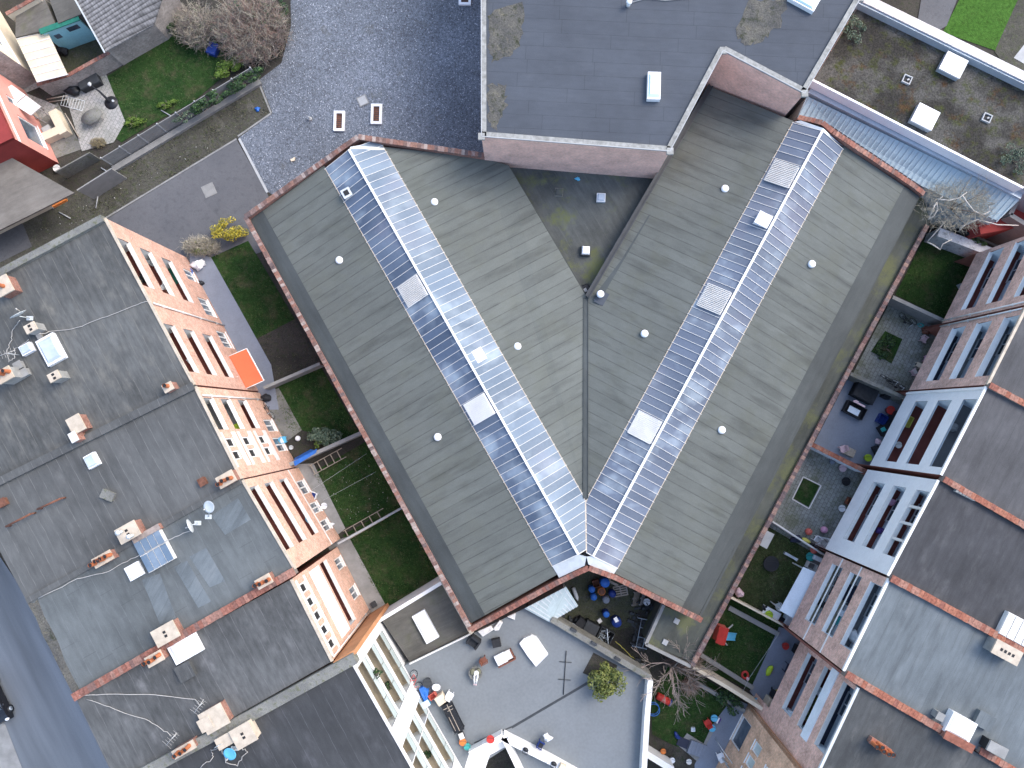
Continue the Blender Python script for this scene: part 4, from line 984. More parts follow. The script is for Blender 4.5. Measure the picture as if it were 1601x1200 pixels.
slabcap(E, [(556, 1027), (400, 1113), (222, 1208), (150, 1246)], HL, 'mossconcrete', .75, .3)
chimney(E, (380, 1150), 1.4, 1.5, .9, aL, 'creamdark', 'creamdark', 0, flues=2); chimney(E, (352, 1180 - 22), .8, 1.3, .7, aL, 'creamdark', 'creamdark')
# the peach cross wall between the last two houses
w_ = wall('cross_wall', 'orange rendered cross wall standing out between the five-window block and white block', [(522, 1038), (556, 1018)], HL, .3, M['orangerender'])

dish('pale blue-white satellite dish beside the tall concrete flue on the block with awning', (31, 494), HL, .55, 120, 20, 1.0)
dish('upright oval satellite dish on the patched grey roof, nearer the facade', (329, 791), HL, .42, 215, 70, 1.3, lean=(-.7, -.9))
dish('satellite dish seen edge-on beside the upright oval dish', (301, 820), HL, .5, 205, 12, .8)
dish('light blue satellite dish at the bottom edge among loose cables', (361, 1176), HL, .45, 250, 72, .6, mat='skyblue')
dish('thin white satellite dish seen edge-on next to the blue one', (341, 1162), HL, .35, 300, 8, .6)
wire('roof_cable', 'white cable snaking across the streaked roof to the block with awning', [(235, 469, HL + .05), (200, 482, HL + .05), (160, 497, HL + .05), (120, 512, HL + .05), (80, 518, HL + .1), (60, 522, HL + .7)], .024, jit=.05)
wire('roof_cable', 'looped white cable hanging from the pale dish down to the left chimney', [(30, 500, HL + 1), (20, 515, HL + .1), (18, 530, HL + .05), (10, 552, HL + .05), (14, 565, HL + .3), (22, 560, HL + .3), (24, 545, HL + .05), (45, 530, HL + .05)], .024, jit=.05)
wire('roof_cable', 'grey cable running from the edge-on dish along the brick coping', [(300, 828, HL + .5), (268, 842, HL + .45), (235, 860, HL + .55), (205, 873, HL + .1), (170, 893, HL + .1), (120, 905, HL + .1), (60, 935, HL + .1)], .03, jit=.04)
wire('roof_cable', 'nearly straight white cable over the antenna roof, upper of two', [(124, 1087, HL + .3), (170, 1085, HL + .06), (240, 1086, HL + .06), (305, 1093, HL + .06), (313, 1103, HL + .4)], .03, jit=.02)
wire('roof_cable', 'wavy white cable over the antenna roof, lower of two', [(134, 1092, HL + .1), (180, 1108, HL + .06), (220, 1122, HL + .06), (250, 1137, HL + .06), (268, 1150, HL + .3)], .024, jit=.06)
wire('roof_cable', 'tangle of pale cables around the blue dish', [(313, 1198, HL + .05), (335, 1182, HL + .05), (328, 1172, HL + .05), (345, 1168, HL + .3), (352, 1190, HL + .05), (372, 1196, HL + .05), (385, 1176, HL + .1), (378, 1166, HL + .05), (365, 1172, HL + .3)], .03, jit=.1)
def antenna(label, px, z, rz, h=.9, L=1.1, base=None):
    p = P(px[0], px[1], z + h); t = Thing('tv_antenna', label, 'antenna', (p.x, p.y, z), 'tv antennas'); m = MB(); m.tube([(p.x, p.y, z), (p.x, p.y, z + h)], .025); t.part('mast', m, M['lightmetal'])
    m = MB(); u = Vector((math.cos(rz), math.sin(rz), 0)); v = Vector((-u.y, u.x, 0)); c = Vector((p.x, p.y, z + h)); m.tube([c - u * L / 2, c + u * L / 2], .022)
    for i in range(6): o = c + u * (L * (i / 5 - .5) * .9); k = .28 if i else .4; m.tube([o - v * k, o + v * k], .008, 4)
    t.part('boom', m, M['cable']); return t
antenna('thin white tv antenna at the end of the straight cable', (311, 1104), HL, R(55)); antenna('thin white tv antenna at the end of the wavy cable', (268, 1155), HL, R(50)); antenna('tangled tv antenna at the left chimney with orange pots', (10, 552), HL + .3, R(20), 1.2, 1.3)

# ---- eastern terrace
HR = 12.5
FR = (9.8, 6.85, 3.9)
F0 = terrace_house('apartment_block', 'brick apartment block with blue-white loggias at the upper right edge', [(1668, 345), (1604, 476), (1800, 560), (1900, 420)], HR, 1, M['brownbrick'], M['rF'])
f = F0.fronts[0]; f.z0 = 3.05
for zf in FR: f.balcony(.06, .86, zf, side='paleblue', cap='white', depth=1.2)
f.pipe(.97, 3.1); f.finish(1.7)
F1 = terrace_house('apartment_block', 'brown brick apartment block whose loggias have thick white parapet caps', [(1604, 479), (1543, 601), (1760, 700), (1800, 565)], HR, 1, M['brownbrick'], M['rF'])
f = F1.fronts[0]; f.z0 = 3.05
for zf, fl in zip(FR, ('greyfloor', 'greyfloor', 'navyfloor')): f.balcony(.10, .88, zf, floor=fl, side='paleblue', cap='white', depth=1.2, capd=.22, back='paleblue')
f.pipe(.03, 3.1, mat='lightmetal'); f.finish(1.7)
F2 = terrace_house('apartment_block', 'white painted apartment block with narrow white brick bands and a plain dark roof', [(1541, 604), (1470, 742), (1605, 820), (1800, 930), (1760, 704), (1600, 636)], HR, 1, M['whitebrick'], M['rF'], trim='white')
f = F2.fronts[0]; f.z0 = 3.05
for zf, fl in zip(FR, ('greyfloor', 'maroon', 'maroon')): f.balcony(.14, .92, zf, floor=fl, side='paleblue', cap=None, depth=1.5, back='paleblue')
f.band(.02, .04, 3.1, HR - .2, 'white', .12, 'pilaster'); f.finish(1.7)
ridgecap(F2, [(1543, 602), (1600, 632), (1760, 700)], HR, 'tilecap', .42); ridgecap(F2, [(1472, 748), (1600, 822), (1800, 932)], HR, 'tilecap', .42)
F3 = terrace_house('apartment_block', 'white apartment block with four small panels under its top loggia and mottled dark roof', [(1466, 750), (1387, 899), (1555, 990), (1800, 1115), (1800, 940), (1600, 827)], HR, 1, M['whitebrick'], M['rG'], trim='white')
f = F3.fronts[0]; f.z0 = 3.05
for k, (zf, fl) in enumerate(zip(FR, ('maroon', 'maroon', 'maroon'))): f.balcony(.13, .82, zf, floor=fl, side='paleblue', cap='offwhite', depth=1.2, posts=3 if k == 0 else 0, back='paleblue')
f.finish(1.7)
ridgecap(F3, [(1390, 902), (1440, 928), (1555, 991), (1800, 1118)], HR, 'tilecap', .5)
m = MB()
for i in range(6):
    p = P(1496 + i * 5.2, 767 + i * 2.6, HR + .2); m.box(p.x, p.y, HR - .01, .2, .2, .3, aR)
F3.part('roof_vent', m, M['concrete'], F3.roof)
F4 = terrace_house('apartment_block', 'reddish brick apartment block with white horizontal trim and pale blue-grey ribbed roof', [(1389, 904), (1318, 1048), (1476, 1142), (1600, 1212), (1800, 1320), (1800, 1122), (1554, 994)], HR, 1, M['brownbrick'], M['rH'], trim='white')
f = F4.fronts[0]; f.z0 = 3.05
for zf in FR: f.balcony(.10, .80, zf, floor='sand' if zf != 9.8 else 'greyfloor', side='paleblue', cap='white', depth=1.2, back='paleblue'); 
for z in (8.9, 5.95): f.band(0, 1, z, z + .12, 'white', .05)
f.finish(1.7)
ridgecap(F4, [(1320, 1051), (1400, 1098), (1474, 1141)], HR, 'tilecap', .5); ridgecap(F4, [(1528, 1170), (1600, 1212), (1800, 1320)], HR, 'tilecap', .45)
rooflight(F4, F4.roof, (1503, 1138), HR, 1.75, 1.45, aR + math.pi / 2, .6, 'plastic_white'); roofbox(F4, (1540, 1127), 1.1, .95, .35, aR + math.pi / 2, 'rH')
chimney(F4, (1575, 1020), 1.9, 1.0, 1.0, aR + math.pi / 2, 'concrete', 'creamdark', 0, flues=4); chimney(F4, (1500, 1160), 2.1, .55, .8, R(-28), 'redbrick', 'redbrick', 0)
chimney(F4, (1560, 1172), 1.3, .7, .9, R(-28), 'dark', 'concrete', 0, flues=0); roofbox(F4, (1470, 1120), .45, .45, .6, aR, 'concrete')
glassroof(F3, (1592, 985), 2.2, 1.6, .35, R(-28), 4, 1, True)
m = MB(); m.slab([P(u, v, HR + .01) for u, v in ((1420, 925), (1425, 918), (1438, 924), (1432, 931))], .006); F4.part('felt_patch', m, M['rG'], F4.roof)
F5 = terrace_house('apartment_block', 'brick apartment block with long planted loggia, white band and dark ridged roof', [(1341, 1074), (1282, 1199), (1220, 1325), (1600, 1420), (1700, 1272), (1472, 1146), (1322, 1054)], HR, 2, M['brownbrick'], M['rI'], trim='lightmetal')
f = F5.fronts[0]; f.z0 = 3.05
for zf, fl in zip(FR, ('navyfloor', 'maroon', 'maroon')): f.balcony(.05, .86, zf, floor=fl, side='paleblue', cap='offwhite', depth=1.2, back='paleblue')
f.band(0, .92, 8.9, 9.85, 'paleblue', .08, 'panel'); f.finish(1.7)
F5.fronts[1].finish()
chimney(F5, (1377, 1167), 1.5, .45, .5, R(-32), 'redbrick', 'redbrick', 5)
# projecting end house with orange flank
q0, q1, q2, q3 = P(1170, 1098, 0), P(1112, 1212, 0), P(1200, 1260, 0), P(1206, 1116, 0)
F6 = Thing('end_house', 'tan brick house with white windows and bright orange flank wall', 'house', ((q0.x + q2.x) / 2, (q0.y + q2.y) / 2, 0))
f = Front(F6, q0, q1, 12.0, M['tanbrick']); c = (q0 + q1 + q2 + q3) / 4
if (c - f.a).dot(f.n) > 0: f.flip()
f.window(.16, .50, .1, 2.3, mull=0, dep=.14)
for k in range(3): f.window(.22 + .17 * k, .34 + .17 * k, 3.9, 5.3, mull=0, pane='glass_green')
for k in range(3): f.window(.30 + .17 * k, .44 + .17 * k, 6.9, 8.6, mull=0, pane='dark')
f.pipe(.72, mat='lightmetal'); f.finish()
m = MB(); d = (q0 - q1).normalized(); back = -f.n * 6.0
m.slab([Vector((q0.x, q0.y, 12)), Vector((q0.x, q0.y, 12)) - f.n * 9.0, Vector((q0.x, q0.y, 12)) - f.n * 9.0 - d * .3, Vector((q0.x, q0.y, 12)) - d * .3], 12.0); F6.part('flank_wall', m, M['orangerender'])
m = MB(); e0, e1 = Vector((q0.x, q0.y, 12.05)), Vector((q1.x, q1.y, 12.05)); m.slab([e0, e1, e1 - f.n * 9, e0 - f.n * 9], .2); F6.part('roof', m, M['rF'])

# ------------------------------------------------------------------ raised terrace, low roof and walls at the bottom centre
ZT = 3.0
ter = Thing('roof_terrace', 'large raised blue-grey roof terrace with a bush and scattered garden furniture', 'terrace', (P(850, 1090).x, P(850, 1090).y, 0))
tpts = [(640, 1036), (736, 992), (822, 950), (868, 974), (1016, 1062), (1006, 1240), (830, 1240), (796, 1166), (735, 1205), (700, 1250), (640, 1130), (600, 1060)]
m = MB(); m.slab(PL(tpts, ZT), ZT); ter.part('deck', m, M['terrace'])
m = MB(); pw = PL([(862, 968), (1017, 1060)], ZT + .75); wall_seg(m, pw[0], pw[1], .45, ZT - 1); ter.part('parapet', m, M['mossconcrete'])
for u_, v_ in ((897, 985), (929, 1006), (966, 1030)):
    m = MB(); p = P(u_, v_, ZT + .9); m.box(p.x, p.y, ZT + .6, .2, .5, .32, R(60)); ter.part('parapet_bracket', m, M['darkmetal'])
m = MB(); pw = PL([(1017, 1064), (1012, 1120), (1005, 1240)], ZT + 1.0); wall_seg(m, pw[0], pw[1], .42, ZT - 3); wall_seg(m, pw[1], pw[2], .42, ZT - 3); ter.part('parapet', m, M['white'])
m = MB(); pw = PL([(690, 1015), (738, 990)], ZT + .25); wall_seg(m, PL([(640, 1038)], ZT + .25)[0], pw[1], .12, ZT); ter.part('parapet', m, M['offwhite'])
m = MB()
pw = PL([(735, 1180), (786, 1152), (792, 1156), (856, 1188), (905, 1215)], ZT + .9)
for a, b in zip(pw[:-1], pw[1:]): wall_seg(m, a, b, .5, ZT - 3, ext=.02)
wall_seg(m, P(788, 1154, ZT + .9), P(822, 1225, ZT + .9), .4, 0.0); ter.part('parapet', m, M['white'])
m = MB(); m.slab([P(u, v, ZT + .02) for u, v in ((735, 1172), (788, 1150), (795, 1165), (766, 1180), (745, 1240), (715, 1240))], .015); ter.part('deck_strip', m, M['white'])
m = MB(); a, b = P(800, 1137, ZT), P(921, 1066, ZT); d = (b - a).normalized(); n = Vector((-d.y, d.x, 0)); m.fbox(a - n * .09 + Vector((0, 0, .002)), d, n, Vector((0, 0, 1)), (b - a).length, .18, .03); m.fbox(P(742, 1162, ZT) + Vector((0, 0, .002)), (a - P(742, 1162, ZT)).normalized(), n, Vector((0, 0, 1)), (a - P(742, 1162, ZT)).length, .1, .03); ter.part('drain_channel', m, M['darkmetal'])
m = MB(); m.slab([P(u, v, ZT + .012) for u, v in ((911, 1052), (928, 1020), (965, 1040), (962, 1052), (925, 1058))], .01); ter.part('planting_bed', m, M['soil_dark'])
lf = Thing('low_flat_roof', 'low brownish flat roof with one long white skylight panel', 'flat roof', (P(665, 980).x, P(665, 980).y, 0))
m = MB(); m.slab(PL([(596, 968), (690, 912), (738, 986), (640, 1034)], ZT - .1), ZT - .1); lr = lf.part('roof', m, M['rBrown'])
rooflight(lf, lr, (665, 980), ZT - .1, 2.5, 1.15, aL, .35, 'plastic_white')
m = MB(); pw = PL([(590, 972), (690, 911)], ZT + .35); wall_seg(m, pw[0], pw[1], .28, 0); lf.part('parapet', m, M['white'])
m = MB(); pw = PL([(690, 905), (738, 990)], ZT + 1.0); wall_seg(m, pw[0], pw[1], .35, 0); lf.part('parapet', m, M['creamdark'])

# lean-to with old tin roof behind the hall
lt = Thing('lean_to', 'pale corrugated tin lean-to roof against the hall parapet above the cluttered yard', 'shed', (P(862, 945).x, P(862, 945).y, 0))
m = MB(); m.slab([P(820, 951, 3.7), P(885, 917, 4.4), P(904, 947, 3.6), P(860, 973, 3.5)], .06); tr_ = lt.part('roof', m, M['leantin'])
m = MB()
A_, B_, A2, B2 = P(820, 951, 3.72), P(860, 973, 3.52), P(885, 917, 4.42), P(904, 947, 3.62)
for i in range(9):
    t = (i + .5) / 9; p, q = lerp(A_, A2, t), lerp(B_, B2, t); d = (q - p).normalized(); n = Vector((-d.y, d.x, 0)).normalized(); m.fbox(p - n * .04, d, n, d.cross(n) if d.cross(n).z > 0 else -d.cross(n), (q - p).length, .08, .04)
lt.part('rib', m, M['lightmetal'], tr_)
m = MB(); m.prism([(P(u, v, 3.3).x, P(u, v, 3.3).y) for u, v in ((826, 950), (882, 921), (898, 946), (862, 968))], 0, 3.3); lt.part('wall', m, M['concrete'])

# ------------------------------------------------------------------ garden walls and fences
wall('garden_wall', 'grey concrete garden wall below the orange awning, between bare bed and lawn', [(412, 606), (500, 568)], 1.5, .25, M['concrete'])
wall('garden_wall', 'grey concrete garden wall beside the silvery shrub and blue tarp', [(448, 728), (565, 676)], 1.6, .3, M['concrete'])
wall('garden_wall', 'thin pale wall along the ladder with thick rungs between two lawns', [(528, 850), (628, 794)], 1.4, .16, M['concretelight'])
wall('garden_wall', 'whitewashed flaking wall with mossy top beside the pale bare tree', [(1468, 362), (1572, 402)], 2.0, .75, M['whitewash'])
wall('garden_wall', 'dark capped wall just behind the whitewashed flaking wall', [(1500, 358), (1577, 392)], 2.3, .18, M['dark'])
wall('garden_wall', 'grey concrete wall between top right lawn and mossy patio', [(1396, 464), (1478, 502)], 1.8, .3, M['concrete'])
wall('garden_wall', 'mossy grey wall with black bicycles leaning above the blue-grey patio', [(1330, 584), (1416, 622)], 1.8, .3, M['mossconcrete'])
wall('garden_wall', 'white garden wall with red brick-tile coping beside the blue-grey patio', [(1268, 694), (1356, 738)], 2.0, .22, M['paleblue'], 'tilecap', .38)
wall('garden_wall', 'thin pale fence wall below the pale mossy patio with edged grass bed', [(1208, 815), (1290, 868)], 1.1, .12, M['offwhite'])
wall('garden_wall', 'thin cream wall ending at the dotted white table', [(1143, 934), (1226, 978)], 1.3, .16, M['cream'])
wall('garden_wall', 'cream rendered wall running from the bare tree to the orange flank', [(1084, 1043), (1140, 1076), (1204, 1116)], 2.2, .28, M['cream'])
wall('garden_kerb', 'low grey concrete kerb beyond the cream wall beside the red ring toy', [(1096, 1024), (1178, 1076)], .35, .35, M['concrete'], cat='kerb')
wall('garden_kerb', 'grey concrete kerb in the tree garden under the cream wall', [(1080, 1062), (1165, 1112)], .5, .3, M['concrete'], cat='kerb')
wall('garden_kerb', 'grey kerb along the slide lawn under the thin cream wall', [(1140, 950), (1218, 992)], .3, .4, M['concrete'], cat='kerb')
wall('boundary_wall', 'red rendered wall end beside the metal roof and whitewashed wall', [(1530, 350), (1640, 330)], 3.6, 1.7, M['redrender'])
wall('boundary_wall', 'grey capped wall corner at the far right edge beside the metal roof', [(1598, 300), (1580, 335), (1640, 372)], 4.6, .35, M['concrete'])
fen = Thing('concrete_fence', 'long ivy-covered concrete panel fence along the strip of bare soil', 'fence', (P(290, 195).x, P(290, 195).y, 0))
a, b = P(178, 259, 0), P(404, 122, 0); d = (b - a).normalized(); n = Vector((-d.y, d.x, 0)); L = (b - a).length; k = 8
m, m2 = MB(), MB()
for i in range(k):
    for j in range(5): m.fbox(a + d * (L * i / k + .06) - n * .03 + Vector((0, 0, .06 + j * .36)), d, n, Vector((0, 0, 1)), L / k - .12, .06, .35)
for i in range(k + 1): m2.fbox(a + d * (L * i / k - .05) - n * .06, d, n, Vector((0, 0, 1)), .10, .12, 1.95)
fen.part('panel', m, M['concrete'])
for i in range(k + 1):
    q = MB(); q.fbox(a + d * (L * i / k - .05) - n * .06, d, n, Vector((0, 0, 1)), .10, .12, 1.95); fen.part('post', q, M['concretelight'])
wall('kerb_wall', 'double concrete kerb at the foot of the long panel fence', [(176, 264), (406, 126)], .35, .5, M['concrete'], cat='kerb')
wall('concrete_fence', 'tall smooth concrete fence panel beside the grey-tan roof corner', [(120, 297), (174, 263)], 2.4, .1, M['concrete'], cat='fence')
wall('concrete_fence', 'short mossy concrete fence panel next to the cream L-shaped bench', [(86, 268), (140, 238)], 1.6, .1, M['mossconcrete'], cat='fence')

# ------------------------------------------------------------------ houses in the top left corner
h1 = Thing('grey_roof_house', 'house with big weathered grey-tan flat roof at the left edge', 'house', (P(30, 290).x, P(30, 290).y, 0))
pw = PL([(-140, 160), (0, 236), (116, 301), (0, 359), (-140, 430)], 3.4); c_ = sum(pw, Vector((0, 0, 0))) / 5; m = MB(); m.slab([p + (c_ - p) * .42 + Vector((0, 0, -.2)) for p in pw], lambda p: 0.0); h1.part('wall', m, M['cream']); m = MB(); m.slab(pw, .19); h1.part('roof', m, M['rTan'])
m = MB(); m.slab([P(80, 319, 3.2), P(101, 308, 3.2), P(103, 312, 3.2), P(82, 323, 3.2)], .3); h1.part('eave_tile', m, M['orangep'])
h2 = Thing('pink_house', 'pink rendered house with white framed windows and dark red end wall', 'house', (P(0, 200).x, P(0, 200).y, 0))
a, b = P(40, 142, 0), P(92, 255, 0); f = Front(h2, a, b, 5.6, M['pinkrender'])
if f.n.x < 0: f.flip()
f.window(.30, .40, 2.6, 3.6, mull=0); f.window(.55, .86, .9, 3.3, mull=0); f.band(0, 1, 4.7, 4.9, 'white', .06); f.finish()
m = MB(); e0, e1 = Vector((a.x, a.y, 5.6)), Vector((b.x, b.y, 5.6)); m.slab([e0, e1, e1 - f.n * 8, e0 - f.n * 8], .3); h2.part('roof', m, M['redrender'])
m = MB(); m.quad(Vector((b.x, b.y, 0)), Vector((b.x, b.y, 0)) - f.n * 8, e1 - f.n * 8, e1); m.quad(Vector((a.x, a.y, 0)), Vector((a.x, a.y, 0)) - f.n * 8, e0 - f.n * 8, e0); h2.part('wall', m, M['redrender'])
sh = Thing('white_lean_to', 'small white panelled lean-to roof beside the pink wall', 'shed', (P(20, 150).x, P(20, 150).y, 0))
m = MB(); m.slab([P(-6, 146, 2.7), P(18, 132, 2.7), P(40, 148, 2.6), P(22, 163, 2.6)], .08); m.slab([P(23, 164, 2.6), P(41, 149, 2.6), P(64, 166, 2.5), P(48, 180, 2.5)], .08); sh.part('roof', m, M['offwhite'])
m = MB()
for q in ((2, 146), (40, 152), (58, 168), (48, 177)):
    p = P(*q, 2.4); m.box(p.x, p.y, 0, .08, .08, 2.42)
sh.part('post', m, M['greywood'])
h3 = Thing('cream_house', 'cream house with white canopy, turquoise shed front and grey pantiled roof', 'house', (P(90, 70).x, P(90, 70).y, 0))
a, b = P(-10, 0, 0), P(64, 124, 0); f = Front(h3, a, b, 5.8, M['cream'])
if f.n.x < 0: f.flip()
a2, b2 = P(30, 40, 2.6), P(0, 0, 5.8)
f.window(.14, .42, 2.9, 4.4, frame='white', mull=1); f.window(.50, .86, 3.2, 4.4, frame='white', mull=1); f.band(0, 1, 2.5, 2.7, 'white', .05); f.finish()
m = MB(); e0, e1 = Vector((a.x, a.y, 5.8)), Vector((b.x, b.y, 5.8)); m.slab([e0, e1, e1 - f.n * 9, e0 - f.n * 9], .25); h3.part('roof', m, M['rTan']); m = MB(); m.quad(Vector((b.x, b.y, 0)), Vector((b.x, b.y, 0)) - f.n * 9, e1 - f.n * 9, e1); h3.part('wall', m, M['buffbrick'])
m = MB(); m.slab([P(25, 60, 2.75), P(73, 47, 2.6), P(105, 115, 2.5), P(57, 127, 2.6)], .07); cp = h3.part('canopy', m, M['cream'])
m = MB()
for i in range(7): m.slab([lerp(P(25, 60, 2.79), P(57, 127, 2.64), i / 6), lerp(P(73, 47, 2.64), P(105, 115, 2.54), i / 6), lerp(P(73, 47, 2.64), P(105, 115, 2.54), i / 6 + .02), lerp(P(25, 60, 2.79), P(57, 127, 2.64), i / 6 + .02)], .05)
h3.part('canopy_rib', m, M['offwhite'], cp)
m = MB()
for q in ((30, 62), (71, 50), (102, 113), (60, 123)):
    p = P(*q, 2.4); m.box(p.x, p.y, 0, .09, .09, 2.5)
h3.part('post', m, M['greywood'])
m = MB(); m.slab(PL([(25, 8), (68, -6), (88, 40), (73, 46), (24, 58)], 2.9), 2.9); h3.part('flat_roof', m, M['rustic']); m = MB(); m.slab(PL([(74, -10), (118, -30), (131, 20), (91, 36)], 3.1), 3.1); h3.part('flat_roof', m, M['rBrown'])
m = MB(); a, b = P(100, 78, 0), P(155, 58, 0); wall_seg(m, Vector((a.x, a.y, 2.95)), Vector((b.x, b.y, 2.95)), .2, 0); ts = h3.part('shed_front', m, M['turquoise'])
d = (b - a).normalized(); n = Vector((-d.y, d.x, 0)); n = -n if n.y > 0 else n; m = MB()
m.fbox(a - d * .1 + Vector((0, 0, 2.953)) - n * .25, d, n, Vector((0, 0, 1)), (b - a).length + .2, .5, .08); h3.part('fascia', m, M['green'], ts)
m = MB(); m.fbox(a + d * 1.9 + n * .103 + Vector((0, 0, 2.0)), d, n, Vector((0, 0, 1)), 1.0, .04, .5); m.fbox(a + d * .55 + n * .103 + Vector((0, 0, 1.7)), d, n, Vector((0, 0, 1)), .5, .04, .5); h3.part('window', m, M['glass'], ts)
m = MB(); m.slab([P(118, -2, 4.6), P(262, -30, 4.6), P(240, 38, 3.0), P(165, 80, 3.0)], .12); h3.part('pantile_roof', m, M['rtile'])
m = MB(); m.slab([P(122, 2, 4.3), P(258, -28, 4.3), P(238, 34, 2.8), P(164, 76, 2.8)], lambda p: 0.0); h3.part('shed_wall', m, M['buffbrick'])
m = MB(); a, b = P(116, -4, 4.7), P(164, 82, 3.1); d = (b - a).normalized(); nn_ = Vector((-d.y, d.x, 0)).normalized(); m.fbox(a - nn_ * .06, d, nn_, d.cross(nn_), (b - a).length, .12, .06); h3.part('verge_trim', m, M['lightmetal'])
wall('courtyard_wall', 'buff brick wall with red brick coping curving round the turquoise courtyard', [(58, 132), (108, 117), (167, 84), (238, 38)], 1.95, .22, M['buffbrick'], 'coping_red', .32)
wall('courtyard_wall', 'short buff wall with red brick coping at the top left corner', [(10, 22), (60, -6)], 3.4, .22, M['cream'], 'coping_red', .32)
# forecourt strip of brick wall below the canopy
m = MB(); m.poly(PL([(-20, 92), (66, 134), (40, 145), (90, 165), (60, 190), (-20, 150)], .055)); struct('forecourt', m, M['pavers_pale'])

# ------------------------------------------------------------------ furniture and loose things: builders (local coordinates, base at z = 0)
def fin(t, px, rz, z=0.0, label=None):
    o = t.o if isinstance(t, Thing) else t
    o.location = P(px[0], px[1], z); o.rotation_euler = (0, 0, rz)
    if label: o['label'] = label
    return t
def chair(label, mat, px, rz, z=0.0, group=None, cushion=None, name='garden_chair'):
    t = proto(name, label, 'chair', group); mt = M[mat]
    m = MB(); m.box(0, 0, .40, .48, .46, .05); t.part('seat', m, mt)
    m = MB(); m.slab([(-.24, .20, .45), (.24, .20, .45), (.24, .25, .45), (-.24, .25, .45)], .02); m.slab([(-.24, .22, .46), (.24, .22, .46), (.22, .33, .9), (-.22, .33, .9)], .03); m.box(0, .27, .46, .46, .05, .40, 0, 0); t.part('backrest', m, mt)
    for a in (-1, 1):
        m = MB(); m.box(a * .26, 0, .60, .06, .46, .04); m.box(a * .26, -.2, .42, .05, .05, .18); t.part('armrest', m, mt)
        for b in (-1, 1): m = MB(); m.box(a * .21, b * .19, 0, .05, .05, .40); t.part('leg', m, mt)
    if cushion: m = MB(); m.box(0, -.02, .452, .40, .38, .07, 0, 0, .9); t.part('cushion', m, M[cushion])
    return fin(t, px, rz, z)
def table(label, mat, px, rz, sx, sy, h=.74, z=0.0, rnd_=False, legm=None, name='garden_table', group=None):
    t = proto(name, label, 'table', group); m = MB()
    if rnd_: m.lathe(0, 0, [(.5, h - .04), (.5, h)], 24, 0, sx, sy)
    else: m.box(0, 0, h - .05, sx, sy, .05)
    t.part('tabletop', m, M[mat])
    for a in (-1, 1):
        for b in (-1, 1): m = MB(); m.box(a * sx * (.3 if rnd_ else .43), b * sy * (.3 if rnd_ else .42), 0, .05, .05, h - .05); t.part('leg', m, M[legm or mat])
    return fin(t, px, rz, z)
def barrel(label, mat, px, r=.3, h=.9, z=0.0, lid=None, cat='barrel', name='barrel', group='barrels in the back yard'):
    t = proto(name, label, cat, group); m = MB(); m.lathe(0, 0, [(r * .93, 0), (r, h * .08), (r, h * .3), (r * 1.04, h * .33), (r, h * .36), (r, h * .63), (r * 1.04, h * .66), (r, h * .7), (r * .97, h * .95), (r * .9, h)], 20); t.part('drum', m, M[mat])
    m = MB(); m.lathe(0, 0, [(r * .86, h - .02), (r * .82, h + .015)], 20); m.cyl(r * .5, 0, h + .01, h + .05, .04, n=8); t.part('lid', m, M[lid or mat]); return fin(t, px, 0, z)
def tub(label, mat, px, r=.25, h=.35, z=0.0, cat='bucket', name='bucket', fill='dark', group=None, oval=1.0, rz=0.0):
    t = proto(name, label, cat, group); m = MB(); m.lathe(0, 0, [(r * .75, 0), (r, h), (r * 1.08, h), (r * 1.08, h - .03), (r * .98, h - .03)], 18, 0, 1, oval); t.part('tub', m, M[mat])
    m = MB(); m.lathe(0, 0, [(r * .9, h - .10), (r * .9, h - .06)], 18, 0, 1, oval); t.part('filling', m, M[fill])
    m = MB(); m.tube([(math.cos(a) * r * 1.02, math.sin(a) * r * .35 * oval, h + .02) for a in [math.pi * i / 8 for i in range(9)]], .012, 5); t.part('handle', m, M['darkmetal']); return fin(t, px, rz, z)
def crate(label, mat, px, rz, sx, sy, h, z=0.0, cat='crate', name='crate', group=None, inner='dark'):
    t = proto(name, label, cat, group); m = MB(); w_ = .04
    for a in (-1, 1): m.box(a * (sx - w_) / 2, 0, 0, w_, sy, h); m.box(0, a * (sy - w_) / 2, 0, sx - 2 * w_, w_, h)
    m.box(0, 0, .005, sx - 2 * w_, sy - 2 * w_, .03); t.part('crate_body', m, M[mat])
    for a in (-1, 1): m = MB(); m.box(0, a * (sy / 2 + .012), h * .7, sx * .3, .02, .05); t.part('handle', m, M[inner])
    return fin(t, px, rz, z)
def lidbox(label, mat, px, rz, sx, sy, h, z=0.0, lid=None, cat='box', name='storage_box', group=None, ribs=0):
    t = proto(name, label, cat, group); m = MB(); m.box(0, 0, 0, sx * .95, sy * .95, h * .85, 0, 0, 1.03); t.part('box_body', m, M[mat])
    m = MB(); m.box(0, 0, h * .853, sx, sy, h * .15, 0, 0, .93)
    for i in range(ribs): m.box((i + .5) / ribs * sx * .85 - sx * .425, 0, h + .002, .05, sy * .8, .02)
    t.part('lid', m, M[lid or mat]); return fin(t, px, rz, z)
def pallet(label, px, rz, z=0.0, tilt=0.0, mat='palewood', sx=1.2, sy=.9, n=5, group='pallets along the hall wall'):
    t = proto('pallet', label, 'pallet', group)
    for i in range(n): m = MB(); m.box(0, (i / (n - 1) - .5) * (sy - .1), .10, sx, .11, .025); t.part('deck_board', m, M[mat])
    for i in range(3): m = MB(); m.box((i - 1) * (sx - .1) / 2, 0, 0, .1, sy, .098); t.part('bearer', m, M['greywood'])
    fin(t, px, rz, z); t.o.rotation_euler = (tilt, 0, rz); return t
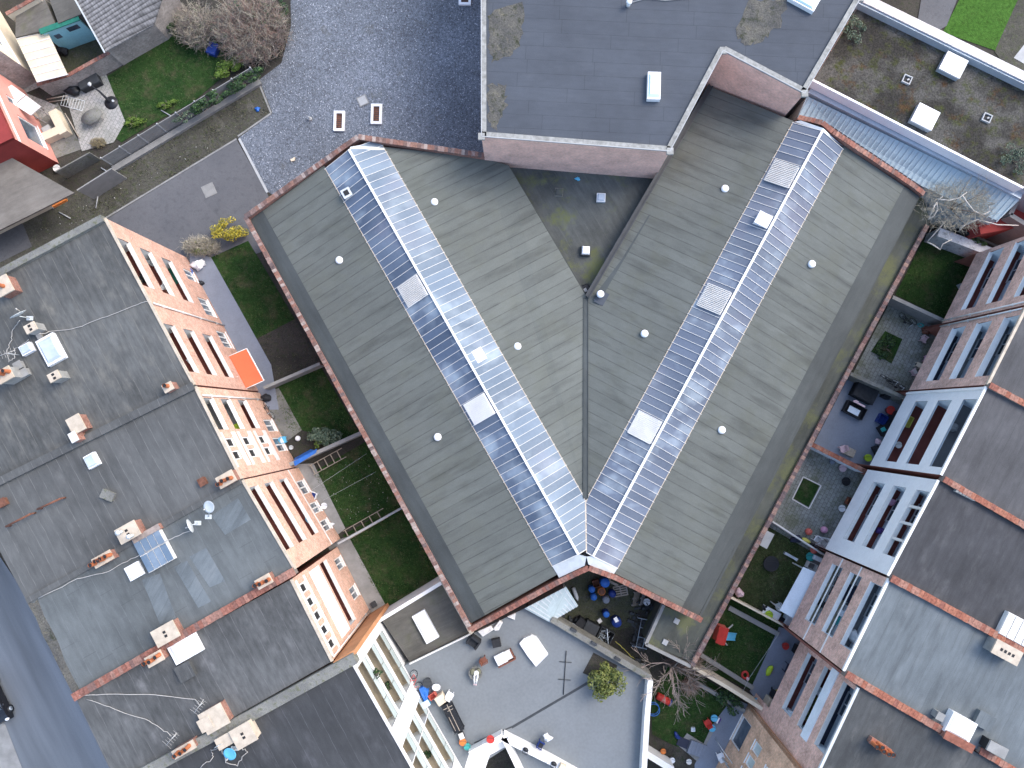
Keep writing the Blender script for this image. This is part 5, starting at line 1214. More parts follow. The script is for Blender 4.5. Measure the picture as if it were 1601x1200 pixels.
def ladder(label, a, b, z, wd=.42, n=8, mat='palewood', tilt=0.0):
    p, q = P(*a, z), P(*b, z); d = q - p; L = d.length; t = proto('ladder', label, 'ladder')
    for s in (-1, 1): m = MB(); m.box(L / 2, s * wd / 2, 0, L, .06, .08); t.part('rail', m, M[mat])
    for i in range(n): m = MB(); m.box(L * (i + .25) / n, 0, .01, .07, wd - .065, .06); t.part('rung', m, M[mat])
    t.o.location = p; t.o.rotation_euler = (tilt, 0, math.atan2(d.y, d.x)); return t
def bicycle(label, px, rz, z=0.0, mat='black', lean=0.35, group=None, s=1.0):
    t = proto('bicycle', label, 'bicycle', group)
    def circ(cx, r): return [(cx + r * math.cos(2 * math.pi * i / 16), 0, r + r * math.sin(2 * math.pi * i / 16)) for i in range(17)]
    for cx in (-.52, .52):
        m = MB(); m.tube(circ(cx * s, .33 * s), .028, 6); w_ = t.part('wheel', m, M['black'])
        m = MB()
        for i in range(6): a = math.pi * i / 6; m.tube([(cx * s + .31 * s * math.cos(a), 0, .33 * s + .31 * s * math.sin(a)), (cx * s - .31 * s * math.cos(a), 0, .33 * s - .31 * s * math.sin(a))], .006, 3)
        t.part('spokes', m, M['lightmetal'], w_)
    m = MB(); S, H_, Bk, Rr, Fr = (-.2 * s, 0, .85 * s), (.36 * s, 0, .85 * s), (-.05 * s, 0, .3 * s), (-.52 * s, 0, .33 * s), (.52 * s, 0, .33 * s)
    for a, b in ((S, H_), (S, Bk), (H_, Bk), (Bk, Rr), (S, Rr), (H_, Fr)): m.tube([a, b], .022, 6)
    t.part('frame', m, M[mat]); m = MB(); m.box(-.22 * s, 0, .9 * s, .26 * s, .15 * s, .06); t.part('saddle', m, M['black'])
    m = MB(); m.tube([(.36 * s, -.28 * s, 1.0 * s), (.36 * s, 0, .98 * s), (.36 * s, .28 * s, 1.0 * s)], .02, 6); m.tube([(.36 * s, 0, .85 * s), (.36 * s, 0, 1.0 * s)], .02, 6); t.part('handlebar', m, M['lightmetal'])
    fin(t, px, rz, z); t.o.rotation_euler = (lean, 0, rz); return t
def sack(label, mat, px, rx, ry, rz_, z=0.0, cat='bag', name='sack', seed=1, rot=0.0, amp=.16, group=None):
    m = MB(); m.blob(0, 0, rz_ * .8, rx, ry, rz_, seed=seed, amp=amp, rot=rot); q = P(px[0], px[1], z)
    return solo(name, label, cat, m, M[mat], q, 0, group)
def sheetcloth(label, mat, pts, z, name='sheet', cat='sheet', h=.06, seed=1):
    q = random.Random(seed); pw = PL(pts, z + h); c = sum(pw, Vector((0, 0, 0))) / len(pw); m = MB(); N = 8; rings = []
    for r in (0, .35, .7, 1.0):
        rings.append([c + (pw[i] - c) * r + Vector((0, 0, q.uniform(-.02, .05) if r < 1 else 0)) for i in range(len(pw))])
    vs = [v for rg in rings for v in rg]; n = len(pw); fs = []
    for j in range(3):
        for i in range(n): fs.append((j * n + i, j * n + (i + 1) % n, (j + 1) * n + (i + 1) % n, (j + 1) * n + i))
    lo = [Vector((v.x, v.y, z)) for v in rings[-1]]; b = len(vs); vs += lo
    for i in range(n): fs.append((3 * n + i, 3 * n + (i + 1) % n, b + (i + 1) % n, b + i))
    m.add(vs, fs, 0); return wsolo(name, label, cat, m, M[mat], (c.x, c.y, z))
def leafcrown(m, c, rx, ry, rz, n, sz, q, mi=0, clumps=14, flat=.5):
    cl = []
    for _ in range(clumps):
        a, b = q.uniform(0, 6.28), q.uniform(-.5, 1); k = q.uniform(.35, .9); cl.append((Vector((math.cos(a) * math.cos(b) * k, math.sin(a) * math.cos(b) * k, math.sin(b) * k)), q.uniform(.18, .42)))
    for _ in range(n):
        o, s = q.choice(cl); d = Vector((q.gauss(0, 1), q.gauss(0, 1), q.gauss(0, 1))); d.normalize(); p = o + d * s * q.uniform(.5, 1.0) ** .6
        if p.length > 1.05: p = p.normalized() * q.uniform(.85, 1.05)
        p = Vector((p.x * rx, p.y * ry, p.z * rz)) + c
        nrm = (d + Vector((0, 0, flat)) + Vector((q.gauss(0, .5), q.gauss(0, .5), q.gauss(0, .5)))).normalized(); u = nrm.cross(Vector((q.gauss(0, 1), q.gauss(0, 1), q.gauss(0, 1)))).normalized(); v = nrm.cross(u); k = sz * q.uniform(.6, 1.4)
        m.add([p - u * k, p - v * k * .5, p + u * k, p + v * k * .5], [(0, 1, 2, 3)], mi)
def shrub(label, px, r, h, mat, n=1400, sz=.09, z=0.0, seed=1, name='shrub', cat='shrub', ry=None, rot=0.0, clumps=16, group=None):
    q = random.Random(seed); p = P(px[0], px[1], z + h * .6); t = Thing(name, label, cat, (p.x, p.y, z), group)
    m = MB(); leafcrown(m, Vector((0, 0, 0)), r, ry or r, h * .5, n, sz, q, clumps=clumps)
    c, s = math.cos(rot), math.sin(rot)
    m.v = [Vector((p.x + v.x * c - v.y * s, p.y + v.x * s + v.y * c, z + h * .5 + v.z)) for v in m.v]
    t.part('foliage', m, M[mat])
    m = MB()
    for i in range(7):
        a = q.uniform(0, 6.28); k = q.uniform(.2, .6); m.tube([(p.x, p.y, z), (p.x + math.cos(a) * r * k * .4, p.y + math.sin(a) * r * k * .4, z + h * .4), (p.x + math.cos(a) * r * k, p.y + math.sin(a) * r * k, z + h * .8)], .03, 5, 0, .01)
    t.part('stem', m, M['bark']); return t
def branch(m, q, p, d, L, r, depth, spread=.5, droop=0.0, seg=4, mi=0, rmin=.008, kids=3):
    pts = [p]; dd = d.normalized()
    for i in range(seg):
        dd = (dd + Vector((q.gauss(0, .16), q.gauss(0, .16), q.gauss(0, .10) - droop))).normalized(); pts.append(pts[-1] + dd * L / seg)
    m.tube(pts, r, 5 if r > .03 else 3, mi, max(rmin, r * .45))
    if depth <= 0: return
    for k in range(kids):
        i = q.randint(1, seg); nd = (dd + Vector((q.gauss(0, spread), q.gauss(0, spread), q.gauss(.1, spread * .6)))).normalized()
        branch(m, q, pts[i], nd, L * q.uniform(.5, .8), max(rmin, r * .5), depth - 1, spread, droop, max(3, seg - 1), mi, rmin, kids)
def baretree(label, px, h, mat, tmat, limbs, seed, spread=.5, L=2.4, z=0.0, depth=3, r=.09, droop=0.0, up=.6, name='bare_tree', bias=(0, 0), kids=3, rmin=.012, cat='tree'):
    q = random.Random(seed); p = P(px[0], px[1], z); t = Thing(name, label, cat, (p.x, p.y, z)); m = MB(); top = Vector((p.x + .1, p.y, z + h * .3)); m.tube([(p.x, p.y, z), (p.x + .04, p.y + .05, z + h * .15), top], r * 1.5, 8, 0, r); t.part('trunk', m, M[tmat])
    m = MB()
    for i in range(limbs):
        a = 2 * math.pi * i / limbs + q.uniform(-.3, .3); branch(m, q, top - Vector((0, 0, q.uniform(0, h * .12))), Vector((math.cos(a) + bias[0], math.sin(a) + bias[1], up + q.uniform(0, .5))), L * q.uniform(.7, 1.2), r * .6, depth, spread, droop, 4, 0, rmin, kids)
    t.part('branches', m, M[mat]); return t
def twigbush(label, px, r, h, mats, n, seed, z=0.0, ry=None, name='bare_shrub', rt=.016, leafm=None, nl=0):
    q = random.Random(seed); p = P(px[0], px[1], z + h * .5); t = Thing(name, label, 'shrub', (p.x, p.y, z)); ry = ry or r
    for mi_, mt in enumerate(mats):
        m = MB()
        for i in range(n // len(mats)):
            a = q.uniform(0, 6.28); k = q.uniform(.05, 1) ** .6; bx, by = p.x + math.cos(a) * r * k * .75, p.y + math.sin(a) * ry * k * .75; z0 = z + h * q.uniform(.05, .75) * (1 - .4 * k)
            pts = [Vector((bx, by, z0))]; d = Vector((math.cos(a) * .5 * k + q.gauss(0, .6), math.sin(a) * .5 * k + q.gauss(0, .6), .7 + q.gauss(0, .4))).normalized(); L = q.uniform(.35, .9) * min(1.4, h * .5)
            for s in range(3): d = (d + Vector((q.gauss(0, .3), q.gauss(0, .3), q.gauss(0, .25)))).normalized(); pts.append(pts[-1] + d * L / 3)
            m.tube(pts, rt * q.uniform(.7, 1.5), 3, 0, rt * .4)
            for s in (1, 2):
                e = pts[s] + Vector((q.gauss(0, .25), q.gauss(0, .25), q.uniform(.05, .3))) * L; m.tube([pts[s], e], rt * .7, 3, 0, rt * .35)
        t.part('twigs', m, M[mt])
    m = MB()
    for i in range(9):
        a = q.uniform(0, 6.28); k = q.uniform(.2, .7); m.tube([(p.x, p.y, z), (p.x + math.cos(a) * r * k * .5, p.y + math.sin(a) * ry * k * .5, z + h * .4), (p.x + math.cos(a) * r * k, p.y + math.sin(a) * ry * k, z + h * .8)], .05, 5, 0, .015)
    t.part('stem', m, M['bark'])
    if leafm: m = MB(); leafcrown(m, Vector((p.x, p.y, z + h * .45)), r * .9, ry * .9, h * .4, nl, .08, q); t.part('foliage', m, M[leafm])
    return t

# ------------------------------------------------------------------ vegetation
twigbush('large bare russet shrub spreading over the corner of the gravel yard', (388, 36), 3.9, 3.8, ['twig_red', 'twig', 'twig_straw'], 3400, 3, ry=4.0, rt=.018, leafm='leaf_ivy', nl=300)
twigbush('grey leafless shrub next to the pantiled roof', (305, 38), 2.2, 2.8, ['twig', 'twig_straw'], 1000, 5, rt=.018, leafm='leaf_ivy', nl=160)
shrub('dark green ivy bush at the foot of the pantiled roof', (258, 34), 1.0, 1.4, 'leaf_ivy', 900, .09, seed=4)
shrub('bright green ivy clump on the gravel side of the russet shrub', (434, 18), 1.0, 1.6, 'leaf_ivy', 700, .09, seed=6, ry=1.6)
shrub('bright lime bush where lawn meets the russet shrub', (358, 104), 1.8, 1.2, 'leaf_lime', 1700, .08, seed=8, ry=1.0, rot=R(25))
shrub('dark ivy hanging over the upper end of the panel fence', (380, 124), 2.0, 1.4, 'leaf_ivy', 1900, .09, seed=9, ry=.7, rot=R(30), z=.8)
shrub('dark ivy mound draped over the middle of the panel fence', (324, 158), 2.0, 1.3, 'leaf_ivy', 2200, .09, seed=10, ry=.6, rot=R(30), z=1.0)
shrub('smaller ivy patch on the panel fence nearest the lawn corner', (284, 184), 1.0, 1.0, 'leaf_grey', 500, .08, seed=11, ry=.5, rot=R(30), z=1.0)
shrub('lime green weeds at the lower corner of the dark lawn', (262, 162), 1.2, .6, 'leaf_lime', 900, .06, seed=12, ry=.4, rot=R(20)); shrub('lime green weeds at the edge of the pale patio', (208, 190), 1.2, .6, 'leaf_lime', 900, .06, seed=13, ry=.5, rot=R(15))
twigbush('dry straw coloured grasses behind the cream bench', (152, 222), .9, .6, ['leaf_grass', 'leaf_grass'], 420, 14, ry=.55, rt=.014)
shrub('yellow flowering forsythia at the outer corner of the western wing', (357, 359), 1.6, 1.9, 'leaf_yellow', 2600, .075, seed=15, ry=1.2, clumps=30)
twigbush('sparse greenish leafless hedge next to the yellow forsythia', (313, 384), 2.0, 1.5, ['twig_straw', 'twig_straw'], 1100, 16, ry=.9, rt=.013, leafm='leaf_olive', nl=220)
shrub('silvery green shrub by the concrete wall of the western garden', (508, 681), 1.5, 1.6, 'leaf_grey', 1500, .11, seed=17, ry=1.1); shrub('small yellow-green plant at the foot of the silvery shrub', (498, 693), .5, .7, 'leaf_lime', 260, .07, seed=18, z=.5)
shrub('round olive-yellow evergreen bush rising at the edge of the terrace', (950, 1067), 1.5, 2.4, 'leaf_olive', 3400, .10, seed=19, z=ZT, clumps=26, ry=1.6)
shrub('dark green bush under the cream wall of the tree garden', (1140, 1098), 1.3, 1.3, 'leaf_ivy', 1200, .09, seed=20, ry=.9, rot=R(-40))
baretree('wide leafless tree with grey-brown branches over the bottom garden', (1042, 1030), 7.0, 'twig', 'bark', 10, 21, L=2.7, depth=3, r=.12, up=.55, bias=(.25, -.35), kids=3, rmin=.014, spread=.42, droop=.03)
twigbush('pinkish twiggy bush tangled at the end of the brick garden wall', (1072, 1036), 1.6, 3.0, ['twig_red', 'twig'], 700, 22, ry=.8, rt=.014)
twigbush('pinkish bare bush under the big leafless tree', (1080, 1073), .8, 1.5, ['twig_red'], 320, 23, rt=.013)
twigbush('dense straw coloured leafless shrub leaning over the metal roof', (1502, 318), 3.6, 2.6, ['twig_straw', 'twig_straw'], 850, 24, z=4.6, ry=2.5, rt=.011)
shrub('low ivy on top of the whitewashed wall', (1532, 376), .7, .5, 'leaf_ivy', 350, .07, seed=26, z=1.9, ry=.3, rot=R(-25))
t = Thing('bare_tree', 'gnarled white-barked branches standing out of the straw shrub', 'tree', P(1490, 335), None)
m = MB(); b0 = P(1490, 335, 0); m.tube([b0, P(1488, 330, 2), P(1480, 322, 4.5)], .12, 7, 0, .08); t.part('trunk', m, M['bark_pale'])
m = MB()
for pl in ([(1480, 322, 4.5), (1464, 316, 5.6), (1474, 306, 6.0)], [(1464, 316, 5.6), (1459, 325, 5.5), (1452, 343, 5.2)], [(1464, 316, 5.6), (1466, 327, 5.4), (1460, 338, 5.3), (1452, 342, 5.2)], [(1466, 311, 5.8), (1484, 313, 5.8), (1500, 309, 6.0), (1512, 300, 6.3)], [(1505, 306, 6.1), (1513, 318, 5.9), (1522, 329, 5.8), (1536, 336, 5.7), (1548, 329, 5.9), (1546, 322, 6.1)], [(1500, 360, 4.0), (1503, 353, 4.4), (1528, 343, 4.8), (1560, 351, 5.0), (1592, 352, 5.0)], [(1490, 335, 3.0), (1510, 350, 4.0), (1500, 360, 4.0)], [(1449, 378, 3.0), (1458, 382, 3.2), (1470, 390, 3.0), (1474, 381, 3.2), (1488, 374, 3.2)], [(1488, 333, 2.5), (1470, 355, 3.0), (1451, 376, 3.0)]):
    m.tube([P(*p) for p in pl], .06, 5, 0, .04)
t.part('branches', m, M['bark_pale'])
shrub('pale green shrub growing in the sedum roof near the brick building', (1336, 42), 1.0, .6, 'leaf_grey', 700, .08, seed=27, z=ZS, ry=1.3); shrub('grey-green scrub on the sedum roof above the metal roof end', (1590, 250), 1.6, .7, 'leaf_grey', 900, .07, seed=28, z=ZS)
shrub('dark leafy flower bed square in the mossy patio', (1386, 543), 1.25, .5, 'leaf_ivy', 1300, .07, seed=29, ry=.95, rot=aR, name='flower_bed', cat='plants')
q = random.Random(5); m = MB(); pl = PL([(500, 750), (568, 705), (612, 785), (545, 812)], .08)
for i in range(45):
    s_, t_ = q.random(), q.random() ** .8; c = lerp(lerp(pl[0], pl[1], s_), lerp(pl[3], pl[2], s_), t_); k = q.uniform(.018, .035); m.add([c + Vector((k, 0, 0)), c + Vector((0, k, .01)), c + Vector((-k, 0, 0)), c + Vector((0, -k, .01))], [(0, 1, 2, 3)])
struct('lawn_daisies', m, M['flower'], 'stuff', 'small white daisies scattered over the clothesline lawn', 'flowers')

# ------------------------------------------------------------------ yard behind the hall
barrel('largest bright blue barrel, tight in the corner under the hall parapet', 'blue', (944, 907), .4, 1.0); barrel('small bright blue barrel left of the orange drum', 'blue', (924, 918), .28, .8); barrel('small bright blue barrel nearest the tin lean-to', 'blue', (927, 930), .28, .8)
barrel('orange rusty drum between the blue barrels', 'orangep', (939, 921), .33, .85, lid='rust'); barrel('dark blue barrel with a white item on its lid', 'navy', (956, 925), .3, .8, lid='navy'); barrel('faded grey-blue drum standing apart on the moss', 'bluegrey', (946, 934), .3, .85, lid='bluegrey')
barrel('dark blue drum alone in the middle of the yard', 'navy', (946, 956), .3, .85, lid='blue'); barrel('big navy tank with white patches on its top', 'navy', (962, 968), .42, 1.0, lid='navy')
lidbox('crumpled white packet lying on top of the navy tank', 'plastic_white', (963, 968), .5, .32, .42, .12, 1.03, name='packet', cat='packet')
crate('rusty orange metal crate beside the largest blue barrel', 'rust', (931, 910), .3, .55, .6, .6); lidbox('small square white box on the moss', 'offwhite', (937, 969), .6, .35, .35, .3)
pallet('pale timber pallet lying flat beside the barrels', (970, 923), R(10), .05); pallet('timber pallet leaning upright against the hall wall', (993, 935), R(80), .3, R(50), 'palewood'); pallet('grey pallet leaning behind the upright timber pallet', (1004, 934), R(75), .3, R(60), 'greywood')
tub('white bucket at the foot of the leaning pallets', 'plastic_white', (1010, 939), .28, .4, fill='offwhite')
m = MB(); m.box(0, 0, 0, 1.0, .2, .06); m.box(-.4, .1, .0, .25, .35, .05); solo('plank', 'short yellowish plank beside the pallet', 'plank', m, M['palewood'], P(958, 911, .05), R(-25))
m = MB(); m.lathe(0, 0, [(.1, 0), (.17, .05), (.17, .9), (.08, 1.05), (.05, 1.15)], 14); o = solo('gas_bottle', 'pale green gas bottle lying by the lean-to', 'gas bottle', m, M['lightmetal'], P(896, 918, .2), 0); o.rotation_euler = (R(80), 0, R(20))
lidbox('black lidded cage box left of the scrap bin', 'black', (922, 979), R(62), 1.15, 1.25, .9, lid='darkmetal', ribs=4, name='scrap_bin', cat='bin'); crate('open dark bin full of black scrap with a grey pole', 'darkmetal', (944, 990), R(62), 1.25, 1.25, .95, name='scrap_bin', cat='bin')
q = random.Random(9); m = MB()
for i in range(26): x, y = q.uniform(-.5, .5), q.uniform(-.5, .5); m.tube([(x, y, .8), (x + q.uniform(-.4, .4), y + q.uniform(-.4, .4), 1.0 + q.uniform(-.1, .1))], .02, 4)
m.tube([(.15, .7, 1.0), (.25, -.7, 1.05)], .05, 6); solo('scrap_metal', 'twisted dark scrap lying in the open bin', 'scrap', m, M['metal'], P(944, 990, 0.05), R(0))
lidbox('plain dark plastic box beside the black cage box', 'blackcloth', (908, 971), R(50), .8, .9, .8)
m = MB(); m.slab([(-.15, -.5, .5), (.2, -.5, .5), (.25, .5, .8), (-.2, .5, .8)], .02); solo('metal_sheet', 'bent silvery metal sheet next to the dark plastic box', 'metal sheet', m, M['metal'], P(893, 979, 0), R(-25))
m = MB()
for s_ in (-.28, .28): m.tube([(s_, -1.25, .35), (s_, 1.15, .35)], .035, 6)
for y in (-1.25, 1.15): m.tube([(-.6, y, .35), (.6, y, .35)], .045, 6)
for s_ in (-.6, .6):
    for y in (-1.25, 1.15): m.tube([(s_, y, 0), (s_, y, .45)], .04, 6)
for y in (-.4, .4): m.tube([(-.28, y, .35), (.28, y, .35)], .03, 6)
solo('trailer_frame', 'grey metal trailer frame standing by the low roof wall', 'frame', m, M['metal'], P(1003, 987, 0), R(-12))
q = random.Random(4)
m = MB()
for i in range(90):
    u_, v_ = q.uniform(985, 1025), q.uniform(940, 1045)
    if u_ > 1042 - (v_ - 945) * .5: continue
    p = P(u_, v_, 0); m.box(p.x, p.y, 0, q.uniform(.1, .6), q.uniform(.06, .3), q.uniform(.05, .4), q.uniform(0, 3))
struct('junk_heap', m, M['darkmetal'], 'stuff', 'heap of dark rusty junk filling the yard corner', 'junk')
m = MB()
for i in range(40):
    p = P(q.uniform(876, 918), 0, 0); u_ = q.uniform(872, 920); v_ = 958 + (u_ - 872) * .42 + q.uniform(-4, 12); p = P(u_, v_, 0); m.box(p.x, p.y, 0, q.uniform(.1, .5), q.uniform(.06, .3), q.uniform(.05, .6), q.uniform(0, 3))
struct('junk_heap', m, M['darkmetal'], 'stuff', 'strip of dark junk below the tin lean-to', 'junk')
wire('hose', 'yellowish hose lying across the dark soil of the yard', [(962, 1003, .05), (975, 1014, .05), (990, 1028, .05), (998, 1034, .05)], .035, 'yellow', 'hose', jit=.06)

# ------------------------------------------------------------------ on the roof terrace
t = proto('armchair', 'black padded armchair against the hall corner', 'armchair'); m = MB(); m.box(0, 0, .1, .75, .75, .35, 0, 0); t.part('seat', m, M['blackcloth'])
m = MB(); m.box(0, .38, .1, .85, .2, .75); t.part('backrest', m, M['blackcloth'])
for s_ in (-1, 1): m = MB(); m.box(s_ * .42, -.02, .1, .16, .75, .5); t.part('armrest', m, M['blackcloth'])
fin(t, (741, 1001), R(-35), ZT)
m = MB(); m.box(0, 0, 0, .68, .68, .12); m.box(0, 0, .1, .72, .72, .34, 0, 0, .88); solo('pouf', 'square black pouf with rounded corners on the terrace', 'pouf', m, M['blackcloth'], P(776, 1003, ZT + .2), R(12))
chair('dark brown slatted wooden chair on the terrace', 'wood', (757, 1029), R(120), ZT, name='wooden_chair'); 
t = proto('sofa', 'brown wooden bench with white cushions on the terrace', 'sofa'); m = MB(); m.box(0, 0, .1, 1.5, .8, .2); m.box(0, -.44, 0, 1.55, .1, .6); m.box(.7, 0, .1, .1, .8, .45); t.part('frame', m, M['wood'])
m = MB(); m.box(-.3, .05, .302, .88, .82, .2); t.part('cushion', m, M['plastic_white']); m = MB(); m.box(.4, .08, .304, .55, .72, .22); t.part('cushion', m, M['offwhite']); fin(t, (789, 1025), R(27), ZT)
sheetcloth('large white sheet spread over boxes in the middle of the terrace', 'plastic_white', [(812, 1006), (819, 998), (831, 993), (839, 996), (857, 1023), (838, 1042), (826, 1027)], ZT, h=.35, seed=2)
for pts, lb in (([(747, 987), (767, 978), (772, 984), (755, 995)], 'long white board leaning flat below the hall coping'), ([(771, 982), (781, 970), (786, 973), (780, 985), (774, 986)], 'small white board next to the long board under the coping'), ([(793, 964), (806, 958), (805, 969)], 'white triangular cloth under the hall coping')):
    sheetcloth(lb, 'offwhite', pts, ZT, 'board', 'board', .25, 3)
t = proto('garden_chair', 'round rattan chair with olive cushions on the terrace', 'chair'); m = MB(); m.lathe(0, 0, [(.3, 0), (.25, .25), (.5, .42), (.56, .5), (.52, .5), (.4, .40), (.05, .36)], 20); t.part('basket', m, M['mossconcrete'])
for s_ in (-1, 1): m = MB(); m.blob(s_ * .22, .12, .5, .22, .26, .09, seed=3 + s_, amp=.05); t.part('cushion', m, M['olive'])
fin(t, (744, 1049), 0, ZT)
m = MB()
for s_ in (-1, 1): m.tube([(s_ * .07, .2, .58), (s_ * .13, -.1, .56), (s_ * .10, -.42, .52), (s_ * .07, -.75, .35)], .085, 8, 0, .06)
m.blob(0, .2, .58, .2, .16, .09, seed=2, amp=.08); m.box(-.08, -.82, .26, .1, .16, .08, 0, 1); m.box(.08, -.82, .26, .1, .16, .08, 0, 1); solo('trousers', 'white trousers draped over the front of the round rattan chair', 'trousers', m, [M['plastic_white'], M['palepink']], P(745, 1051, ZT), R(-6))
chair('small white plastic chair alone near the dark shelving', 'plastic_white', (704, 1083), R(150), ZT)
t = proto('antenna_mast', 'thin black mast lying flat on the terrace deck with crossbars', 'mast'); m = MB(); m.tube([(0, -1.75, .06), (0, 1.75, .08)], .03, 6); t.part('pole', m, M['black'])
for y_ in (.85, -.55): m = MB(); m.tube([(-.5, y_, .07), (.5, y_, .07)], .03, 5); t.part('crossbar', m, M['darkmetal'])
fin(t, (883, 1051), R(-4), ZT)
t = proto('shelf_rack', 'long black slatted rack beside the white block', 'rack'); m = MB(); m.box(0, 0, .55, 2.4, .85, .05); m.box(0, 0, .15, 2.4, .85, .05); t.part('shelf', m, M['black'])
for a_ in (-1, 1):
    for b_ in (-1, 1): m = MB(); m.box(a_ * 1.16, b_ * .4, 0, .05, .05, .75); t.part('post', m, M['darkmetal'])
m = MB(); m.box(0, .05, .605, 2.3, .05, .03); m.box(-.9, 0, .608, .05, .8, .03); m.box(-.65, .1, .608, .04, .5, .03); m.box(.4, -.25, .605, 1.2, .04, .03); t.part('slat', m, M['palewood'])
fin(t, (709, 1117), R(-63), ZT)
bicycle('red bicycle lying against the white block on the terrace', (656, 1060), R(-68), ZT, 'red', R(55)); sheetcloth('crumpled bright blue tarpaulin beside the red bicycle', 'blue', [(655, 1077), (663, 1073), (670, 1079), (668, 1096), (664, 1098), (659, 1088)], ZT, 'tarpaulin', 'tarpaulin', .5, 4)
crate('pink plastic crate next to the blue tarpaulin', 'coral', (677, 1085), R(35), .6, .45, .5, ZT); lidbox('cream cardboard box beside the black rack', 'cream', (690, 1089), R(35), .75, .75, .75, ZT); lidbox('pale blue plastic box by the white wall', 'skyblue', (668, 1096), R(-60), .5, .5, .55, ZT, lid='canopy')
tub('white oval basin with dark opening on the terrace', 'plastic_white', (683, 1071), .32, .45, ZT, 'basin', 'basin', oval=.8); tub('dark grey round tub behind the white basin', 'darkmetal', (669, 1064), .36, .5, ZT, 'tub', 'tub')
tub('orange bucket at the lower end of the black rack', 'orangep', (724, 1157), .28, .35, ZT, fill='orangep'); tub('teal bucket below the orange bucket', 'tealp', (731, 1164), .26, .35, ZT, fill='tealp'); tub('red and black pot on the white terrace parapet', 'red', (767, 1153), .3, .3, ZT + .92, 'pot', 'flower_pot')
table('small round white table on the pale deck strip', 'plastic_white', (760, 1161), 0, .8, .8, .6, ZT + .05, True); lidbox('dark bin with white rim at the end of the black rack', 'black', (722, 1147), .4, .4, .5, .45, ZT, lid='offwhite')
chair('blue folding chair piled with white laundry at the bottom of the terrace', 'navy', (845, 1160), R(60), ZT, cushion='blackcloth'); sack('heap of white laundry on the blue folding chair', 'plastic_white', (856, 1151), .35, .28, .22, ZT + .4, 'laundry', 'laundry', 6, amp=.25)
for i, (q_, lb) in enumerate((((822, 1171), 'dark rounded vent cap on the lower white parapet, upper of two'), ((866, 1193), 'dark rounded vent cap on the lower white parapet, at the bottom edge'))):
    m = MB(); m.lathe(0, 0, [(.22, 0), (.24, .12), (.12, .2)], 14, 0, 1, .7); m.tube([(-.2, 0, .05), (-.2, -.25, .3), (.2, -.25, .3), (.2, 0, .05)], .03, 6); solo('vent_cap', lb, 'vent', m, M['black'], P(*q_, ZT + .9), R(-25))
lidbox('cream box standing on the lower parapet corner at the bottom edge', 'cream', (879, 1197), R(-25), .5, .5, .35, ZT + .9)

# ------------------------------------------------------------------ gravel yard, driveway and verge
for q_, lb in (((531, 190), 'white-framed rectangular light well in the gravel, left of the pair'), ((589, 179), 'white-framed rectangular light well in the gravel, beside the stone cover'), ((727, -2), 'white-framed light well with dark round opening at the top edge')):
    t = proto('light_well', lb, 'light well', 'light wells in the gravel'); m = MB(); sx, sy = (.98, 1.82) if q_[1] > 10 else (1.1, 1.3)
    for s_ in (-1, 1): m.box(s_ * (sx / 2 - .11), 0, 0, .22, sy, .22); m.box(0, s_ * (sy / 2 - .11), 0, sx - .44, .22, .22)
    t.part('frame', m, M['plastic_white']); m = MB(); m.box(0, 0, .02, sx - .44, sy - .44, .06); 
    for i in range(7): m.box(0, (i - 3) * (sy - .5) / 7, .082, sx - .46, .03, .03, 0, 1)
    t.part('grating', m, [M['rust'], M['darkmetal']]); fin(t, q_, R(-1), .02)
def manhole(label, px, rz, s=.9, mat='concretelight'):
    t = proto('manhole_cover', label, 'manhole cover', 'manhole covers'); m = MB()
    for a_ in (-1, 1): m.box(a_ * (s / 2 - .04), 0, 0, .08, s, .035); m.box(0, a_ * (s / 2 - .04), 0, s - .16, .08, .035)
    t.part('frame', m, M['concrete']); m = MB(); m.box(0, 0, 0, s - .18, s - .18, .03); m.box(0, 0, .031, .3, .05, .02); t.part('cover', m, M[mat]); fin(t, px, rz, .05)
manhole('stone inspection cover set in the gravel beside the light wells', (567, 157), R(25)); manhole('square inspection cover in the asphalt driveway', (327, 297), R(25), 1.1, 'concrete')
m = MB(); m.cyl(0, 0, 0, .25, .22, .12); m.cyl(0, 0, .2, .5, .06); solo('post_stump', 'short pale post stump sticking out of the gravel', 'post', m, M['concretelight'], P(485, 186, 0)); 
m = MB(); m.box(0, 0, 0, .35, .22, .12, .3); m.box(.12, .14, 0, .2, .15, .1, .8); solo('stone', 'broken yellowish stone lying near the hall corner', 'stone', m, M['cream'], P(458, 250, .02))
sack('crumpled bright blue bag at the corner of the bare soil', 'blue', (403, 171), .25, .18, .12, 0, 'bag', 'plastic_bag', 12, amp=.3)
for i, (a_, b_) in enumerate((((64, 66 + 300), (84, 375)), ((92, 331), (110, 341)), ((150, 325), (154, 300)), ((158, 262), (174, 272)), ((252, 172), (298, 199)))):
    m = MB(); p, q_ = P(a_[0], a_[1] - (0 if i else 48), .1), P(b_[0], b_[1] - (0 if i else 50), .1); m.tube([p, q_], .05, 6)
    wsolo('fence_pole', ['thin white pole lying under the grey-tan roof eave', 'thin white pole lying flat at the narrow end of the verge', 'upright thin pole lying across the verge near the driveway', 'short white pole at the end of the tall fence panel', 'long pale pole leaning on the panel fence'][i], 'pole', m, M['concretelight'], p)
q = random.Random(31); m = MB()
for i in range(40):
    u_ = q.uniform(60, 415); v_ = 372 - (u_ - 60) * .58 + q.uniform(-14, 14); p = P(u_, v_, .06); k = q.uniform(.015, .05); m.box(p.x, p.y, .05, k * 1.6, k, k * .6, q.uniform(0, 3), 0, .8)
struct('litter', m, M['offwhite'], 'stuff', 'scraps of pale litter on the soil verge', 'litter')
